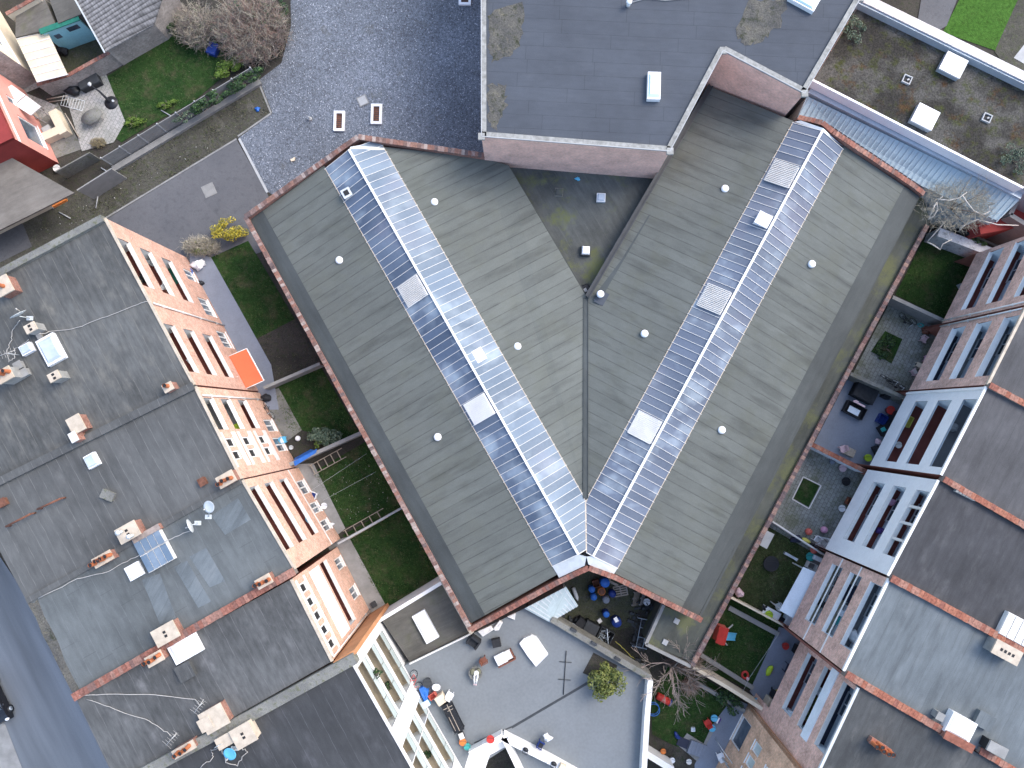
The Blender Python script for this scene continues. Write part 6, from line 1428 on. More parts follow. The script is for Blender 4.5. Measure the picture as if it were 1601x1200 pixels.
# ---- top left garden
lidbox('large black lidded garden storage box by the brick wall', 'black', (145, 131), R(25), 1.9, 1.2, .8, lid='darkmetal', ribs=1)
t = proto('parasol', 'closed dark parasol with round base lying on the patio', 'parasol'); m = MB(); m.lathe(0, 0, [(.62, 0), (.6, .12), (.3, .2), (.08, .3)], 24); t.part('base', m, M['black']); m = MB(); m.tube([(0, 0, .3), (-.6, .65, .9), (-1.25, 1.1, 1.1)], .12, 8, 0, .05); t.part('canopy', m, M['blackcloth']); m = MB(); m.cyl(.25, .1, .18, .3, .1); m.blob(-1.35, 1.2, 1.12, .16, .2, .12, seed=3); t.part('finial', m, M['lightmetal']); fin(t, (175, 161), 0)
sack('heap of black rubbish bags left of the storage box', 'black', (117, 143), .75, .45, .35, 0, 'bags', 'bin_bags', 7, R(10), .2)
table('grey-green oval garden table on the pale patio', 'mossconcrete', (151, 187), R(28), 2.0, 1.25, .74, 0, True, 'greywood')
t = proto('drying_rack', 'grey metal clothes drying rack between bench and black bags', 'drying rack'); m = MB()
for s_ in (-1, 1): m.tube([(-1, s_ * .45, .9), (1, s_ * .45, .9)], .025, 5)
for i in range(9): m.tube([(-1 + i * .25, -.45, .9), (-1 + i * .25, .45, .9)], .014, 4)
t.part('rack', m, M['lightmetal'])
for s_ in (-1, 1): m = MB(); m.tube([(-.7, s_ * .4, 0), (.7, s_ * .4, .9)], .02, 5); t.part('leg', m, M['darkmetal'])
fin(t, (124, 168), R(-15))
t = proto('bench', 'cream L-shaped garden bench with thick painted top', 'bench'); m = MB(); m.box(0, 0, .0, 2.3, .75, .85, R(-62)); m.box(-.72 + .1, -1.05, 0, 1.7, .7, .84, R(25)); t.part('bench_body', m, M['cream']); fin(t, (100, 196), 0)
lidbox('small pale grey cube stool beside the cream L-shaped bench', 'concretelight', (78, 206), R(30), .75, .75, .5, cat='stool', name='stool'); 
t = proto('trellis', 'weathered timber trellis leaning behind the cream bench', 'trellis'); m = MB()
for i in range(6): m.box(-.8 + i * .32, 0, 0, .05, .05, 1.6)
for i in range(5): m.box(0, 0.03, .2 + i * .33, 1.75, .04, .05)
t.part('lattice', m, M['palewood']); fin(t, (118, 205), R(-60)); t.o.rotation_euler = (R(-18), 0, R(-60))
m = MB(); m.tube([(-1.1, 0, .05), (1.1, .05, .6)], .05, 6); m.tube([(-.9, -.25, .05), (1.0, -.2, .4)], .04, 6); solo('plank', 'pair of pale poles propped beside the brick wall', 'poles', m, M['palewood'], P(93, 155, .2))
sack('pile of mixed grey clutter below the white lean-to', 'metal', (50, 188), .5, .4, .35, 0, 'clutter', 'clutter_heap', 15, amp=.3); tub('dark round planter beside the white lean-to', 'rust', (54, 167), .35, .4, fill='soil_dark', name='planter', cat='planter'); table('tilted wooden board table by the grey clutter', 'palewood', (60, 180), R(-55), 1.2, .25, .6); tub('white flower pots in a corner behind the mossy fence panel', 'offwhite', (93, 265), .3, .4, 0, 'pot', 'flower_pot', 'leaf_ivy')
lidbox('dark blue box at the edge of the russet shrub on the lawn', 'navy', (336, 80), R(-20), .9, 1.1, .6); chair('faded white chair in the turquoise courtyard', 'offwhite', (133, 58), R(30)); sack('dark heap under plants in the turquoise courtyard', 'blackcloth', (101, 82), .5, .4, .4, 0, 'clutter', 'clutter_heap', 18, amp=.25); shrub('leafy pot plant in the turquoise courtyard corner', (139, 47), .5, .9, 'leaf_grey', 300, .08, seed=40); lidbox('bright white tarp-covered box beside the pantiled roof', 'plastic_white', (268, 4), R(-15), 1.4, .9, .7)

# ------------------------------------------------------------------ western gardens: loose things
sack('heap of white plastic bags on the path at the first lawn', 'plastic_white', (312, 415), .55, .5, .35, 0, 'bags', 'bin_bags', 41, amp=.25); tub('blue tub with lid beside the white bags', 'blue', (300, 428), .38, .7, fill='skyblue', name='tub', cat='tub'); sack('black round bag below the white bags', 'black', (315, 443), .28, .28, .22, 0, 'bag', 'bin_bag', 42)
bicycle('dark bicycle parked upright against the brick wall by the bare bed', (424, 640), R(-60), 0, 'black', R(12)); sack('dark heap of bin bags at the brick wall below the awning', 'blackcloth', (417, 622), .5, .35, .35, 0, 'bags', 'bin_bags', 43)
chair('sky blue garden chair by the white ball', 'skyblue', (446, 687), R(100)); m = MB(); m.blob(0, 0, .24, .24, .24, .24, amp=0); solo('ball', 'white ball lying on the soil by the sky blue chair', 'ball', m, M['plastic_white'], P(467, 685)); tub('pale green watering can near the white ball', 'lightmetal', (457, 699), .18, .35, name='watering_can', cat='watering can', fill='tealp')
t = proto('tarpaulin', 'bright blue tarpaulin draped over the concrete wall', 'tarpaulin'); m = MB(); m.slab([(-1.2, -.1, 1.64), (.9, -.12, 1.64), (1.15, .12, 1.64), (-1.1, .3, 1.62)], .03); m.slab([(-1.1, .28, 1.63), (.9, .14, 1.64), (.4, .5, .7), (-1.2, .62, .6)], .03); t.part('cloth', m, M['blue']); fin(t, (488, 713), aL + math.pi / 2 + .06)
ladder('timber ladder lying beside the concrete wall with the blue tarpaulin', (487, 735), (538, 707), .25, .85, 5); ladder('timber ladder lying beside the thin pale wall with thick rungs', (540, 837), (603, 801), .25, .85, 5)
for a_, b_, lb in (((487, 766, 1.9), (573, 709, 2.2), 'upper clothesline stretched over the daisy lawn'), ((505, 782, 1.9), (588, 737, 2.2), 'lower clothesline stretched over the daisy lawn')): wire('clothesline', lb, [a_, b_], .009, 'lightmetal', 'clothesline')
chair('white plastic chair with blue cushion by the daisy lawn', 'plastic_white', (493, 773), R(-110), cushion='navy'); tub('round white bucket on the patio of the daisy lawn', 'plastic_white', (508, 790), .26, .3); chair('plain white plastic chair beside the white bucket', 'plastic_white', (497, 792), R(-120)); sack('white cloth heap at the lower end of the patio', 'plastic_white', (517, 821), .35, .25, .25, 0, 'laundry', 'laundry', 44, amp=.28); tub('dark plant pot beside the white cloth heap', 'black', (523, 843), .24, .35, fill='leaf_ivy', name='flower_pot', cat='pot')
tub('teal oval tub on the path below the second ladder', 'tealp', (530, 874), .38, .45, oval=.6, rz=0, name='tub', cat='tub'); lidbox('dark grey bin against the lowest western lawn', 'darkmetal', (585, 944), aL, .5, .45, .3)

# ------------------------------------------------------------------ eastern gardens: loose things
for q_, lb in (((1500, 447), 'pale square stone beside the top right lawn, lower of two'), ((1516, 428), 'pale square stone beside the top right lawn, upper of two')): m = MB(); m.box(0, 0, 0, .42, .38, .22, .3, 0, .9); m.box(.05, .02, .221, .2, .2, .06, .8); solo('stone', lb, 'stone', m, M['concretelight'], P(*q_, .05), .2)
m = MB(); m.box(0, 0, .3, 1.0, .16, .05)
for s_ in (-.4, .4): m.box(s_, 0, 0, .06, .14, .298)
solo('bench', 'narrow black bench standing on the pale blue patio', 'bench', m, M['black'], P(1530, 450, .05), R(80))
shrub('green pot plant on the pale blue patio', (1526, 466), .45, .7, 'leaf_lime', 220, .09, seed=51, cat='plant'); tub('white bucket beside the green pot plant', 'plastic_white', (1524, 478), .26, .35); tub('dark planter at the lower end of the pale blue patio', 'black', (1517, 486), .3, .4, name='planter', cat='planter', fill='leaf_ivy')
bicycle('black bicycle lying along the concrete wall on the mossy patio', (1420, 494), R(-28), .05, 'black', R(60)); bicycle('black bicycle leaning on the mossy wall, left of the pair', (1390, 590), R(-22), .05, 'black', R(30)); bicycle('black bicycle leaning on the mossy wall, right of the pair', (1400, 598), R(-22), .05, 'darkmetal', R(35))
wire('hose', 'small coil of teal garden hose near the mossy patio corner', [(1434, 507, .1), (1440, 505, .1), (1444, 508, .1), (1441, 511, .1), (1436, 509, .12)], .05, 'tealp', 'hose'); sack('brown sack in the corner of the mossy patio', 'wood', (1446, 517), .4, .35, .3, 0, 'sack', 'sack', 52)
chair('pale pink plastic chair facing the flower bed', 'palepink', (1440, 531), R(60), cushion='palepink'); chair('pink chair with dark purple cushion under the balconies', 'pink', (1445, 562), R(70), cushion='purple'); chair('pale pink armchair next to the black bicycles', 'palepink', (1425, 582), R(120), cushion='offwhite'); table('small cream side table between the pink chairs', 'cream', (1432, 571), R(-28), .45, .4, .5)
lidbox('large black covered box on the blue-grey patio', 'blackcloth', (1347, 613), R(-28), 2.0, 1.55, .9, .04, ribs=3); crate('low black trolley tray with pale blue liner', 'black', (1333, 641), R(-28), 1.75, 1.05, .55, .04, name='trolley', cat='trolley'); lidbox('pale blue cushion lying in the black trolley tray', 'canopy', (1334, 642), R(-28), 1.0, .55, .15, .42, cat='cushion', name='cushion'); m = MB(); m.box(0, 0, 0, 1.1, .14, .08); m.box(-.3, .1, .081, .3, .1, .05); solo('plank', 'pale plank lying between covered box and trolley', 'plank', m, M['palepink'], P(1343, 631, .95), R(-28))
lidbox('black lidded bin near the blue-white corner pipe', 'black', (1381, 618), R(-28), .6, .55, .8, .05, cat='bin', name='bin'); tub('red and white clutter tub under the white balconies', 'red', (1388, 641), .35, .5, .05, name='tub', cat='tub', fill='offwhite'); crate('blue wheelbarrow tray under the white balconies', 'navy', (1376, 655), R(60), .8, .7, .5, .05, name='wheelbarrow', cat='wheelbarrow'); lidbox('tall black cabinet against the white wall', 'black', (1394, 656), R(60), 1.3, .9, 1.0, .05, cat='cabinet', name='cabinet'); lidbox('black bin with green lid under the white balconies', 'blackcloth', (1380, 671), R(30), .95, .9, .8, .05, lid='black', cat='bin', name='bin'); lidbox('small green box on the lid of the black bin', 'tealp', (1380, 671), R(30), .35, .32, .2, .86)
sack('pile of dark blankets beside the white wall', 'blackcloth', (1371, 704), .6, .45, .4, 0, 'blankets', 'blankets', 53); sack('pinkish cushion on the dark blankets', 'palepink', (1372, 690), .3, .25, .15, .3, 'cushion', 'cushion', 54); tub('lime green bucket by the tile-capped wall', 'lime', (1354, 715), .3, .4, .05, fill='lime'); chair('small pink child chair by the tile-capped wall', 'palepink', (1314, 701), R(-70), name='child_chair'); lidbox('brown cardboard box by the tile-capped wall', 'palewood', (1326, 706), R(-25), .9, .7, .4, .05)
kb = Thing('bed_edging', 'white plank edging round the small grass bed', 'edging', P(1262, 769)); m = MB(); pl = PL([(1256, 745), (1284, 759), (1265, 795), (1239, 780)], .12)
for a_, b_ in zip(pl, pl[1:] + pl[:1]): m = MB(); wall_seg(m, a_, b_, .08, 0.0); kb.part('plank', m, M['offwhite'])
tub('pale pink ring-shaped planter below the tile-capped wall', 'palepink', (1315, 731), .3, .35, .05, fill='purple', name='planter', cat='planter'); tub('small blue-grey pot left of the ring-shaped planter', 'bluegrey', (1299, 721), .22, .3, .05, name='flower_pot', cat='pot', fill='leaf_ivy'); tub('dark tyre-like planter under the pale blue wall corner', 'black', (1321, 752), .35, .25, .05, name='planter', cat='planter'); crate('brown wooden crate with a yellowish lamp inside', 'wood', (1327, 784), R(60), .65, .65, .5, .05, inner='orangep'); tub('white ring-shaped bowl on the mossy paving', 'plastic_white', (1315, 794), .28, .2, .05, name='bowl', cat='bowl')
for q_, mt, lb in (((1286, 827), 'pink', 'bright pink ball on the mossy paving'), ((1262, 830), 'coral', 'coral ball beside the thin pale fence'), ((1270, 859), 'coral', 'orange-red ball below the thin pale fence')): m = MB(); m.blob(0, 0, .3, .3, .3, .3, amp=0); solo('ball', lb, 'ball', m, M[mt], P(*q_, .02))
chair('white chair with grey seat at the thin pale fence', 'plastic_white', (1274, 842), R(-40), .05, cushion='lightmetal'); chair('grey chair on the white mat beside the fence', 'lightmetal', (1284, 846), R(-45), .05); m = MB(); m.slab(PL([(1280, 838), (1304, 843), (1294, 862), (1272, 856)], .09), .02); wsolo('mat', 'white mat spread below the grey chair', 'mat', m, M['plastic_white'], P(1288, 850, .07))
m = MB(); m.blob(0, 0, .25, .42, .22, .25, amp=.05, rot=R(-25)); solo('float', 'yellow-green inflatable float under the thin pale fence', 'float', m, M['yellow'], P(1258, 844)); sack('dark navy bag pile under the thin pale fence', 'navyfloor', (1244, 842), .5, .35, .25, 0, 'bags', 'bags', 55); tub('green basin at the edge of the worn lawn', 'tealp', (1265, 869), .35, .3, 0, 'basin', 'basin'); lidbox('light blue stacked boxes beside the brick corner', 'canopy', (1276, 872), R(-25), .9, .4, .6); crate('white lattice laundry crate by the white canopy', 'offwhite', (1266, 883), R(-25), .8, .55, .6)
m = MB(); m.slab(PL([(1199, 829), (1211, 835), (1199, 858), (1188, 852)], 1.5), .08); t_ = wsolo('shelter_roof', 'small pale grey board roof at the brick garden wall', 'board', m, M['concretelight'], P(1199, 842, 1.4))
tub('dark round trampoline base on the worn lawn', 'black', (1204, 880), .62, .3, 0, 'trampoline', 'trampoline', 'navyfloor'); m = MB(); m.slab([(-.45, -.1, .3), (.45, -.1, .3), (.5, .1, .3), (-.4, .12, .3)], .3); m.slab([(.45, -.1, .3), (.75, -.16, .34), (.8, .1, .34), (.5, .1, .3)], .05); solo('trough', 'narrow grey metal trough on the worn lawn', 'trough', m, M['metal'], P(1232, 867), R(-28))
t = Thing('canopy', 'large pale blue-white canopy sheet over the worn lawn patio', 'canopy', P(1258, 925)); m = MB(); m.slab([P(1256, 886, 2.5), P(1287, 899, 2.7), P(1245, 969, 2.7), P(1219, 954, 2.5)], .05); t.part('sheet', m, M['canopy'])
for q_ in ((1257, 889), (1221, 952)): m = MB(); p = P(*q_, 2.4); m.box(p.x, p.y, 0, .08, .08, 2.42); t.part('post', m, M['lightmetal'])
table('white table with black spots beside the thin cream wall', 'plastic_white', (1201, 956), R(-28), 1.5, .85, .74); q = random.Random(3); m = MB()
for i in range(6): m.cyl(q.uniform(-.6, .5), q.uniform(-.3, .3), 0, .02, q.uniform(.08, .14), n=12)
solo('black_plates', 'black round plates lying on the white table', 'plates', m, M['black'], P(1201, 956, .745), R(-28)); tub('lime green bowl on the white table', 'lime', (1201, 960), .32, .2, .77, 'bowl', 'bowl', 'lime'); chair('grey plastic chair beside the white spotted table', 'lightmetal', (1214, 945), R(-160)); lidbox('white covered grill at the end of the white table', 'canopy', (1230, 968), R(-28), .9, .85, .9, cat='grill', name='grill'); lidbox('dark box wedged between table and white grill', 'black', (1218, 967), R(-28), .6, .6, .7)
sack('pale pink folded parasol lump by the brick garden wall', 'palepink', (1154, 925), .35, .4, .4, .3, 'parasol', 'parasol', 56)
# playhouse with slide
t = proto('playhouse', 'red plastic play tower with bright blue slide on the lawn', 'playhouse'); m = MB(); m.box(-.45, 0, .0, .75, 1.35, .9, 0, 0, .9); t.part('tower', m, M['coral']); m = MB(); m.slab([(-.85, -.72, 1.2), (-.45, -.72, 1.5), (-.45, .72, 1.5), (-.85, .72, 1.2)], .05); m.slab([(-.45, -.72, 1.5), (-.05, -.72, 1.2), (-.05, .72, 1.2), (-.45, .72, 1.5)], .05); t.part('tower_roof', m, M['red'])
for y_ in (-.66, .66): m = MB(); m.box(-.8, y_, .88, .06, .06, .34); m.box(-.1, y_, .88, .06, .06, .34); t.part('post', m, M['coral'])
m = MB(); m.slab([(0, -.28, .85), (1.05, -.25, .12), (1.05, .25, .12), (0, .28, .85)], .05)
for s_ in (-1, 1): m.slab([(0, s_ * .28, .98), (1.05, s_ * .25, .24), (1.05, s_ * .31, .24), (0, s_ * .34, .98)], .16)
t.part('slide', m, M['skyblue'])
for s_ in (-1, 1): m = MB(); m.slab([(.0, s_ * .62, .75), (.55, s_ * .95, .1), (.6, s_ * .85, .1), (.05, s_ * .5, .75)], .05); t.part('side_ramp', m, M['lightmetal'])
fin(t, (1131, 989), R(-16))
t = proto('ring_toy', 'red and white ring-shaped ride-on toy on the slide lawn', 'toy'); m = MB(); m.tube([(.25 * math.cos(a), .28 * math.sin(a), .15) for a in [2 * math.pi * i / 14 for i in range(15)]], .1, 8); t.part('ring', m, M['red']); m = MB(); m.blob(.2, -.3, .18, .14, .18, .14, amp=.05); t.part('seat', m, M['palepink']); fin(t, (1164, 1054), 0)
wire('clothesline', 'clothesline crossing the corner of the slide lawn', [(1159, 1087, 1.8), (1170, 1062, 1.85), (1218, 990, 2.0)], .009, 'lightmetal', 'clothesline')
tub('red and white toy bucket on the blue-grey patio edge', 'red', (1226, 1008), .28, .35, .05, fill='offwhite', name='toy', cat='toy'); lidbox('black square speaker-like box by the brick wall', 'black', (1246, 1014), R(-25), .8, .75, .6, .05); table('dark blue patio table by the pale wall', 'navyfloor', (1233, 1043), R(-25), 1.1, .8, .74, .05); sack('lime green float lying on the patio edge', 'lime', (1202, 1047), .5, .25, .18, .05, 'float', 'float', 57, R(55), .08); lidbox('pale turquoise box against the brick wall', 'canopy', (1244, 1031), R(60), 1.0, .4, .5, .05)
for i, (q_, lb) in enumerate((((1208, 1082), 'black lidded wheelie bin, left of the pair at the brick wall'), ((1218, 1085), 'black lidded wheelie bin, right of the pair at the brick wall'))):
    t = proto('wheelie_bin', lb, 'bin', 'black wheelie bins'); m = MB(); m.box(0, 0, .08, .5, .55, .9, 0, 0, 1.12); t.part('bin_body', m, M['black']); m = MB(); m.box(0, 0, .985, .6, .68, .07); t.part('lid', m, M['blackcloth'])
    for s_ in (-1, 1): m = MB(); m.tube([(s_ * .26, .3, .1), (s_ * .3, .3, .1)], .1, 10); t.part('wheel', m, M['black'])
    fin(t, q_, R(-28), .05)
m = MB(); m.tube([(0, -.9, .1), (0, .9, 1.2)], .03, 6); m.box(0, -.95, 0, .35, .1, .1); solo('broom', 'broom with yellow handle leaning above the black bins', 'broom', m, M['yellow'], P(1223, 1063, .05), R(-25)); lidbox('cream cabinet at the end of the cream wall', 'cream', (1201, 1098), R(-28), 1.0, 1.2, 1.0, .05, cat='cabinet', name='cabinet'); tub('pale blue round pot at the end of the cream wall', 'skyblue', (1182, 1094), .3, .4, .3, name='flower_pot', cat='pot', fill='canopy')
# tree garden toys
t = proto('play_tunnel', 'red cloth play tunnel with dark blue end under the bare tree', 'play tunnel'); m = MB(); m.tube([(-.6, 0, .3), (.55, 0, .3)], .3, 16); t.part('tube', m, M['red']); m = MB(); m.tube([(.55, 0, .3), (.7, 0, .3)], .31, 16); t.part('end_ring', m, M['navy']); fin(t, (1036, 1090), R(-28))
t = proto('hoop_toy', 'blue hoop frame by the white terrace wall', 'toy'); 
for zz in (.25, .6): m = MB(); m.tube([(.5 * math.cos(a), .5 * math.sin(a), zz) for a in [2 * math.pi * i / 20 for i in range(21)]], .035, 6); t.part('hoop', m, M['blue'])
for a_ in (0.4, 2.0, 3.6, 5.2): m = MB(); m.tube([(.5 * math.cos(a_), .5 * math.sin(a_), 0), (.5 * math.cos(a_), .5 * math.sin(a_), .6)], .025, 5); t.part('post', m, M['blue'])
fin(t, (1020, 1105), 0)
sack('small dark blue toy car lying on the tree garden lawn', 'navy', (1058, 1149), .4, .16, .14, .02, 'toy', 'toy', 58, R(-50), .2); crate('pale cyan toy crate on the tree garden lawn', 'canopy', (1083, 1139), R(0), .32, .32, .2, .04); chair('red child chair at the edge of the tree garden lawn', 'red', (1104, 1126), R(-150), name='child_chair'); tub('sky blue bucket next to the red child chair', 'skyblue', (1115, 1120), .28, .35, .1, fill='skyblue'); tub('cyan tub on the concrete edge near the red child chair', 'skyblue', (1112, 1136), .28, .3, .1, name='tub', cat='tub', fill='canopy'); m = MB(); m.box(0, 0, .05, .12, .5, .25); m.box(.16, .02, .05, .18, .42, .12, 0, 1); solo('toy', 'white and red toy board beside the sky blue bucket', 'toy', m, [M['plastic_white'], M['purple']], P(1121, 1124, .1), R(-28)); m = MB(); m.blob(0, 0, .2, .42, .26, .22, amp=.04, rot=R(35)); solo('sandpit_shell', 'blue-grey oval sandpit lid under the dark bush', 'sandpit', m, M['bluegrey'], P(1144, 1101), 0)
t = proto('cellar_steps', 'grey stone cellar steps with blue-black mat at the lawn corner', 'steps')
for i in range(5): m = MB(); m.box(.1 + i * .3, 0, 0, .27, 1.1, .35 - i * .05); t.part('step', m, M['bluegrey'])
m = MB(); m.box(-.55, 0, 0, .95, .75, .12); t.part('mat', m, M['navyfloor']); fin(t, (1077, 1164), R(-22), .05)
for q_, mt, lb in (((1036, 1172), 'orangep', 'orange watering toy on the dark bed'), ((1050, 1186), 'plastic_white', 'white pot on the dark bed at the bottom edge'), ((1076, 1188), 'offwhite', 'white ring pot beside the stone strip at the bottom edge')): tub(lb, mt, q_, .22, .3, .05, 'pot', 'flower_pot', 'soil_dark')
chair('white garden chair at the foot of the tan brick house', 'plastic_white', (1124, 1178), R(200), .08); m = MB(); m.tube([(0, 0, 2.2), (1.4, -1.9, 2.3)], .03, 5); m.tube([(0, 0, 0), (0, 0, 2.2)], .03, 5); solo('rotary_dryer', 'thin grey drying arm beside the tan brick house', 'clothes dryer', m, M['lightmetal'], P(1118, 1153), 0)
wall('garden_wall', 'white wall at the bottom edge beside the dark planted bed', [(1010, 1178), (1052, 1204)], 1.6, .5, M['white'])

# ------------------------------------------------------------------ things on the balconies
def onbal(px, z): return z
for fn, a in ((sack, ('white bundle on the top balcony at the corner of the awning block', 'plastic_white', (198, 377), .45, .3, .3, 9.2, 'bundle', 'bundle', 61, 0, .25)),
              (sack, ('white laundry heap on the middle balcony nearest the verge', 'plastic_white', (261, 448), .4, .3, .3, 6.25, 'laundry', 'laundry', 62, 0, .3)),
              (sack, ('black clutter heap on the top balcony above the downpipe', 'black', (228, 437), .5, .25, .3, 9.2, 'clutter', 'clutter_heap', 63, R(-60), .3)),
              (sack, ('grey laundry heap on the middle balcony next to the round lid', 'lightmetal', (241, 411), .4, .3, .3, 6.25, 'laundry', 'laundry', 64, 0, .2)),
              (sack, ('pale cyan towel heap on a balcony beside the awning', 'canopy', (301, 563), .3, .25, .3, 9.2, 'towel', 'towel', 65, 0, .2)),
              (sack, ('white laundry beside the awning on the lowest balcony', 'plastic_white', (366, 588), .4, .25, .3, 3.1, 'laundry', 'laundry', 66, R(-50), .3)),
              (sack, ('blue towel heap on a long maroon loggia', 'skyblue', (484, 812), .3, .2, .3, 3.1, 'towel', 'towel', 67, R(-60), .2)),
              (sack, ('pink cushion heap on the white eastern loggia', 'pink', (1391, 784), .35, .25, .3, 6.85, 'cushion', 'cushion', 68, 0, .15)),
              (sack, ('violet cloth heap on the lower white eastern loggia', 'purple', (1373, 828), .3, .25, .3, 6.85, 'cloth', 'cloth', 69, 0, .2)),
              (sack, ('white blanket on the top loggia of the reddish block', 'plastic_white', (1330, 992), .5, .35, .4, 9.8, 'blanket', 'blanket', 70, R(-60), .2))):
    fn(*a)
lidbox('white round-edged washing box on the middle balcony', 'plastic_white', (253, 422), aL, .5, .45, .6, 6.25); lidbox('green artificial mat box on the balcony with panels', 'lime', (373, 670), aL, .9, .7, .12, 6.25, cat='mat', name='mat'); lidbox('dark green mat on the lowest balcony nearest the verge', 'green', (276, 428), aL, 1.6, .8, .08, 3.1, cat='mat', name='mat')
crate('yellow crate on the lowest white brick loggia', 'yellow', (1418, 659), aR, .9, .4, .4, 3.95); tub('plant pot with leaves on the lowest white brick loggia', 'offwhite', (1401, 695), .25, .4, 3.9, 'pot', 'flower_pot', 'leaf_lime'); sack('round grey cover on the top white brick loggia', 'concretelight', (1487, 668), .35, .3, .3, 9.8, 'cover', 'cover', 71)
lidbox('dark chair-like box on the lowest loggia of the reddish block', 'black', (1284, 943), aR, .5, .5, .6, 3.9); lidbox('teal folded towel on the middle loggia of the reddish block', 'tealp', (1310, 969), aR, .75, .4, .3, 6.85, cat='towel', name='towel'); lidbox('navy quilt hung on the middle loggia of the reddish block', 'navyfloor', (1325, 926), aR, 1.3, .7, .5, 6.85, cat='quilt', name='quilt'); lidbox('white folded drying frame on the middle loggia of the reddish block', 'plastic_white', (1314, 957), aR, .5, .45, .4, 6.85, cat='drying frame', name='folded_airer')
shrub('row of leafy plants on the planted loggia, middle', (1270, 1107), 1.1, .7, 'leaf_olive', 500, .08, seed=72, z=6.85, ry=.3, rot=aR, cat='plants', name='balcony_plants'); shrub('small green plant on the planted loggia, lower end', (1250, 1140), .6, .6, 'leaf_ivy', 260, .08, seed=73, z=6.85, ry=.3, rot=aR, cat='plants', name='balcony_plants'); tub('white ring-shaped pot on the planted loggia', 'plastic_white', (1279, 1078), .32, .5, 6.9, 'pot', 'flower_pot', 'dark'); lidbox('white cabinet at the lower end of the lowest planted loggia', 'plastic_white', (1228, 1113), aR, .9, .6, .9, 3.9, cat='cabinet', name='cabinet')
for q_, s_, lb in (((590, 1053), 80, 'small plant behind the frosted balustrade, upper terrace row'), ((607, 1073), 81, 'leafy plant behind the frosted balustrade, middle terrace row'), ((668, 1180), 82, 'flowering plant behind the lower frosted balustrade')): shrub(lb, q_, .35, .8, 'leaf_ivy', 200, .08, seed=s_, z=9.2 if s_ == 80 else 6.25, cat='plant', name='pot_plant')

# ------------------------------------------------------------------ parked car on the street
t = proto('car', 'black car parked at the bottom left edge of the street', 'car')
def carsec(xs, zs, ws): return [(x, y, z) for x, z, w_ in zip(xs, zs, ws) for y in (-w_, w_)]
m = MB(); prof = [(-2.15, .35, .80), (-2.2, .7, .82), (-1.9, .92, .84), (-1.0, .98, .88), (.7, .98, .88), (1.6, .9, .84), (2.05, .72, .78), (2.15, .4, .74)]
vs = []
for x, z, w_ in prof: vs += [(x, -w_, .25), (x, -w_, z * .8), (x, -w_ * .92, z), (x, w_ * .92, z), (x, w_, z * .8), (x, w_, .25)]
fs = []
for i in range(len(prof) - 1):
    for j in range(5): fs.append((i * 6 + j, (i + 1) * 6 + j, (i + 1) * 6 + j + 1, i * 6 + j + 1))
n_ = len(prof) - 1; fs += [(0, 1, 2, 3, 4, 5), tuple(n_ * 6 + 5 - j for j in range(6))]
m.add(vs, fs); kk = NT('black_car_paint'); t.part('body', m, kk.out((.012, .013, .016), .25, .6))
m = MB(); m.slab([(-1.45, -.58, 1.42), (.2, -.6, 1.45), (.2, .6, 1.45), (-1.45, .58, 1.42)], .05); t.part('car_roof', m, kk.m)
for nm, pl in (('windscreen', [(.24, -.6, 1.43), (1.05, -.72, .985), (1.05, .72, .985), (.24, .6, 1.43)]), ('rear_window', [(-1.49, -.58, 1.40), (-2.0, -.66, .95), (-2.0, .66, .95), (-1.49, .58, 1.40)]), ('side_window', [(-1.45, .6, 1.41), (.2, .62, 1.43), (1.0, .8, .985), (-1.9, .78, .975)]), ('side_window', [(-1.45, -.6, 1.41), (.2, -.62, 1.43), (1.0, -.8, .985), (-1.9, -.78, .975)])): m = MB(); m.slab(pl, .02); t.part(nm, m, M['glass'])
for x in (-1.35, 1.35):
    for y in (-.8, .8): m = MB(); m.tube([(x, y - .1, .32), (x, y + .1, .32)], .32, 16); w_ = t.part('wheel', m, M['black']); m = MB(); m.tube([(x, y - .105, .32), (x, y + .105, .32)], .19, 12); t.part('rim', m, M['metal'], w_)
for y in (-.55, .55): m = MB(); m.blob(1.98, y, .72, .16, .2, .08, amp=0); t.part('headlight', m, M['plastic_white'])
for y in (-.98, .98): m = MB(); m.blob(.75, y, .98, .1, .1, .07, amp=0); t.part('wing_mirror', m, kk.m)
dd = P(44, 1180) - P(0, 1090); fin(t, (-4, 1090), math.atan2(dd.y, dd.x), .06)

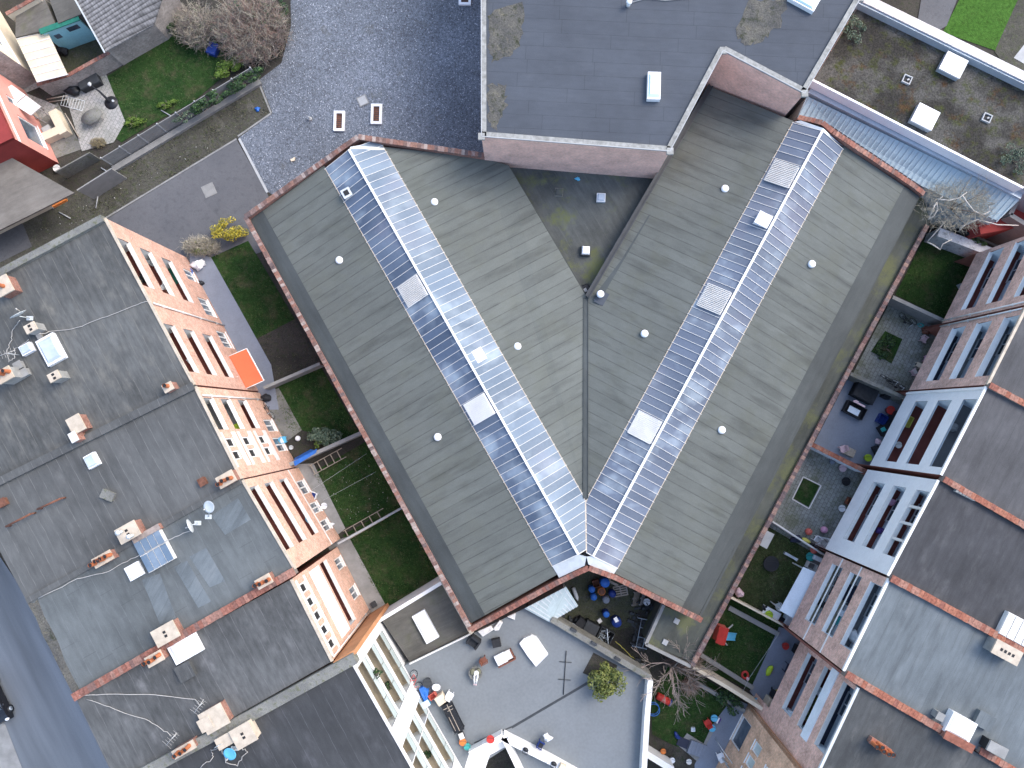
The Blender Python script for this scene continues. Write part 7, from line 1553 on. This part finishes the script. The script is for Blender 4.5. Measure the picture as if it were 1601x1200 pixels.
# ------------------------------------------------------------------ ground cover: grass blades on the lawns, weeds on the verge
def inside(p, poly):
    c = False
    for i in range(len(poly)):
        a, b = poly[i], poly[i - 1]
        if (a.y > p.y) != (b.y > p.y) and p.x < (b.x - a.x) * (p.y - a.y) / (b.y - a.y) + a.x: c = not c
    return c
mk('blades', leaf('grass_blades', [(.02, .055, .014), (.04, .085, .02), (.07, .11, .03), (.10, .10, .05)]))
mk('weeds', leaf('weed_leaves', [(.04, .06, .02), (.09, .10, .05), (.14, .13, .09), (.05, .045, .035)]))
def cover(name, label, polys, per, mat, seed, hmax, z0=.1):
    q = random.Random(seed); m = MB()
    for pts in polys:
        poly = PL(pts, z0); xs = [p.x for p in poly]; ys = [p.y for p in poly]; n = int((max(xs) - min(xs)) * (max(ys) - min(ys)) * per)
        dens = [(q.uniform(min(xs), max(xs)), q.uniform(min(ys), max(ys)), q.uniform(.3, 1.1)) for _ in range(max(6, n // 60))]
        for _ in range(n):
            cx, cy, r = q.choice(dens) if q.random() < .55 else (q.uniform(min(xs), max(xs)), q.uniform(min(ys), max(ys)), .5)
            p = Vector((cx + q.gauss(0, r * .5), cy + q.gauss(0, r * .5), z0 - .06))
            if not inside(p, poly): continue
            a = q.uniform(0, 6.28); k = q.uniform(.02, .05); h = q.uniform(.3, 1) * hmax; d = Vector((math.cos(a), math.sin(a), 0)) * k; e = Vector((q.gauss(0, .06), q.gauss(0, .06), h))
            m.add([p - d, p + d, p + e], [(0, 1, 2)])
    struct(name, m, M[mat], 'stuff', label, 'grass')
cover('grass', 'short green grass blades on the garden lawns', [[(332, 404), (386, 380), (460, 500), (404, 528)], [(426, 612), (500, 574), (560, 680), (472, 718)], [(490, 742), (570, 694), (636, 788), (542, 820)], [(540, 838), (643, 779), (700, 903), (600, 946)], [(168, 122), (274, 52), (356, 72), (362, 98), (296, 156), (240, 186), (192, 214)], [(1404, 460), (1446, 376), (1524, 402), (1476, 494)], [(1144, 934), (1206, 826), (1270, 850), (1222, 962)], [(1094, 1038), (1142, 940), (1218, 976), (1172, 1072)], [(1022, 1090), (1052, 1036), (1146, 1090), (1104, 1160), (1062, 1164), (1024, 1146)]], 70, 'blades', 71, .10)
cover('weeds', 'low weeds and dry tufts on the bare soil verge and yard edges', [[(30, 366), (120, 300), (176, 268), (404, 130), (424, 174), (372, 213), (170, 338)], [(404, 530), (460, 502), (494, 570), (428, 588)], [(884, 960), (930, 900), (1000, 930), (985, 1000), (940, 985)]], 40, 'weeds', 72, .14)
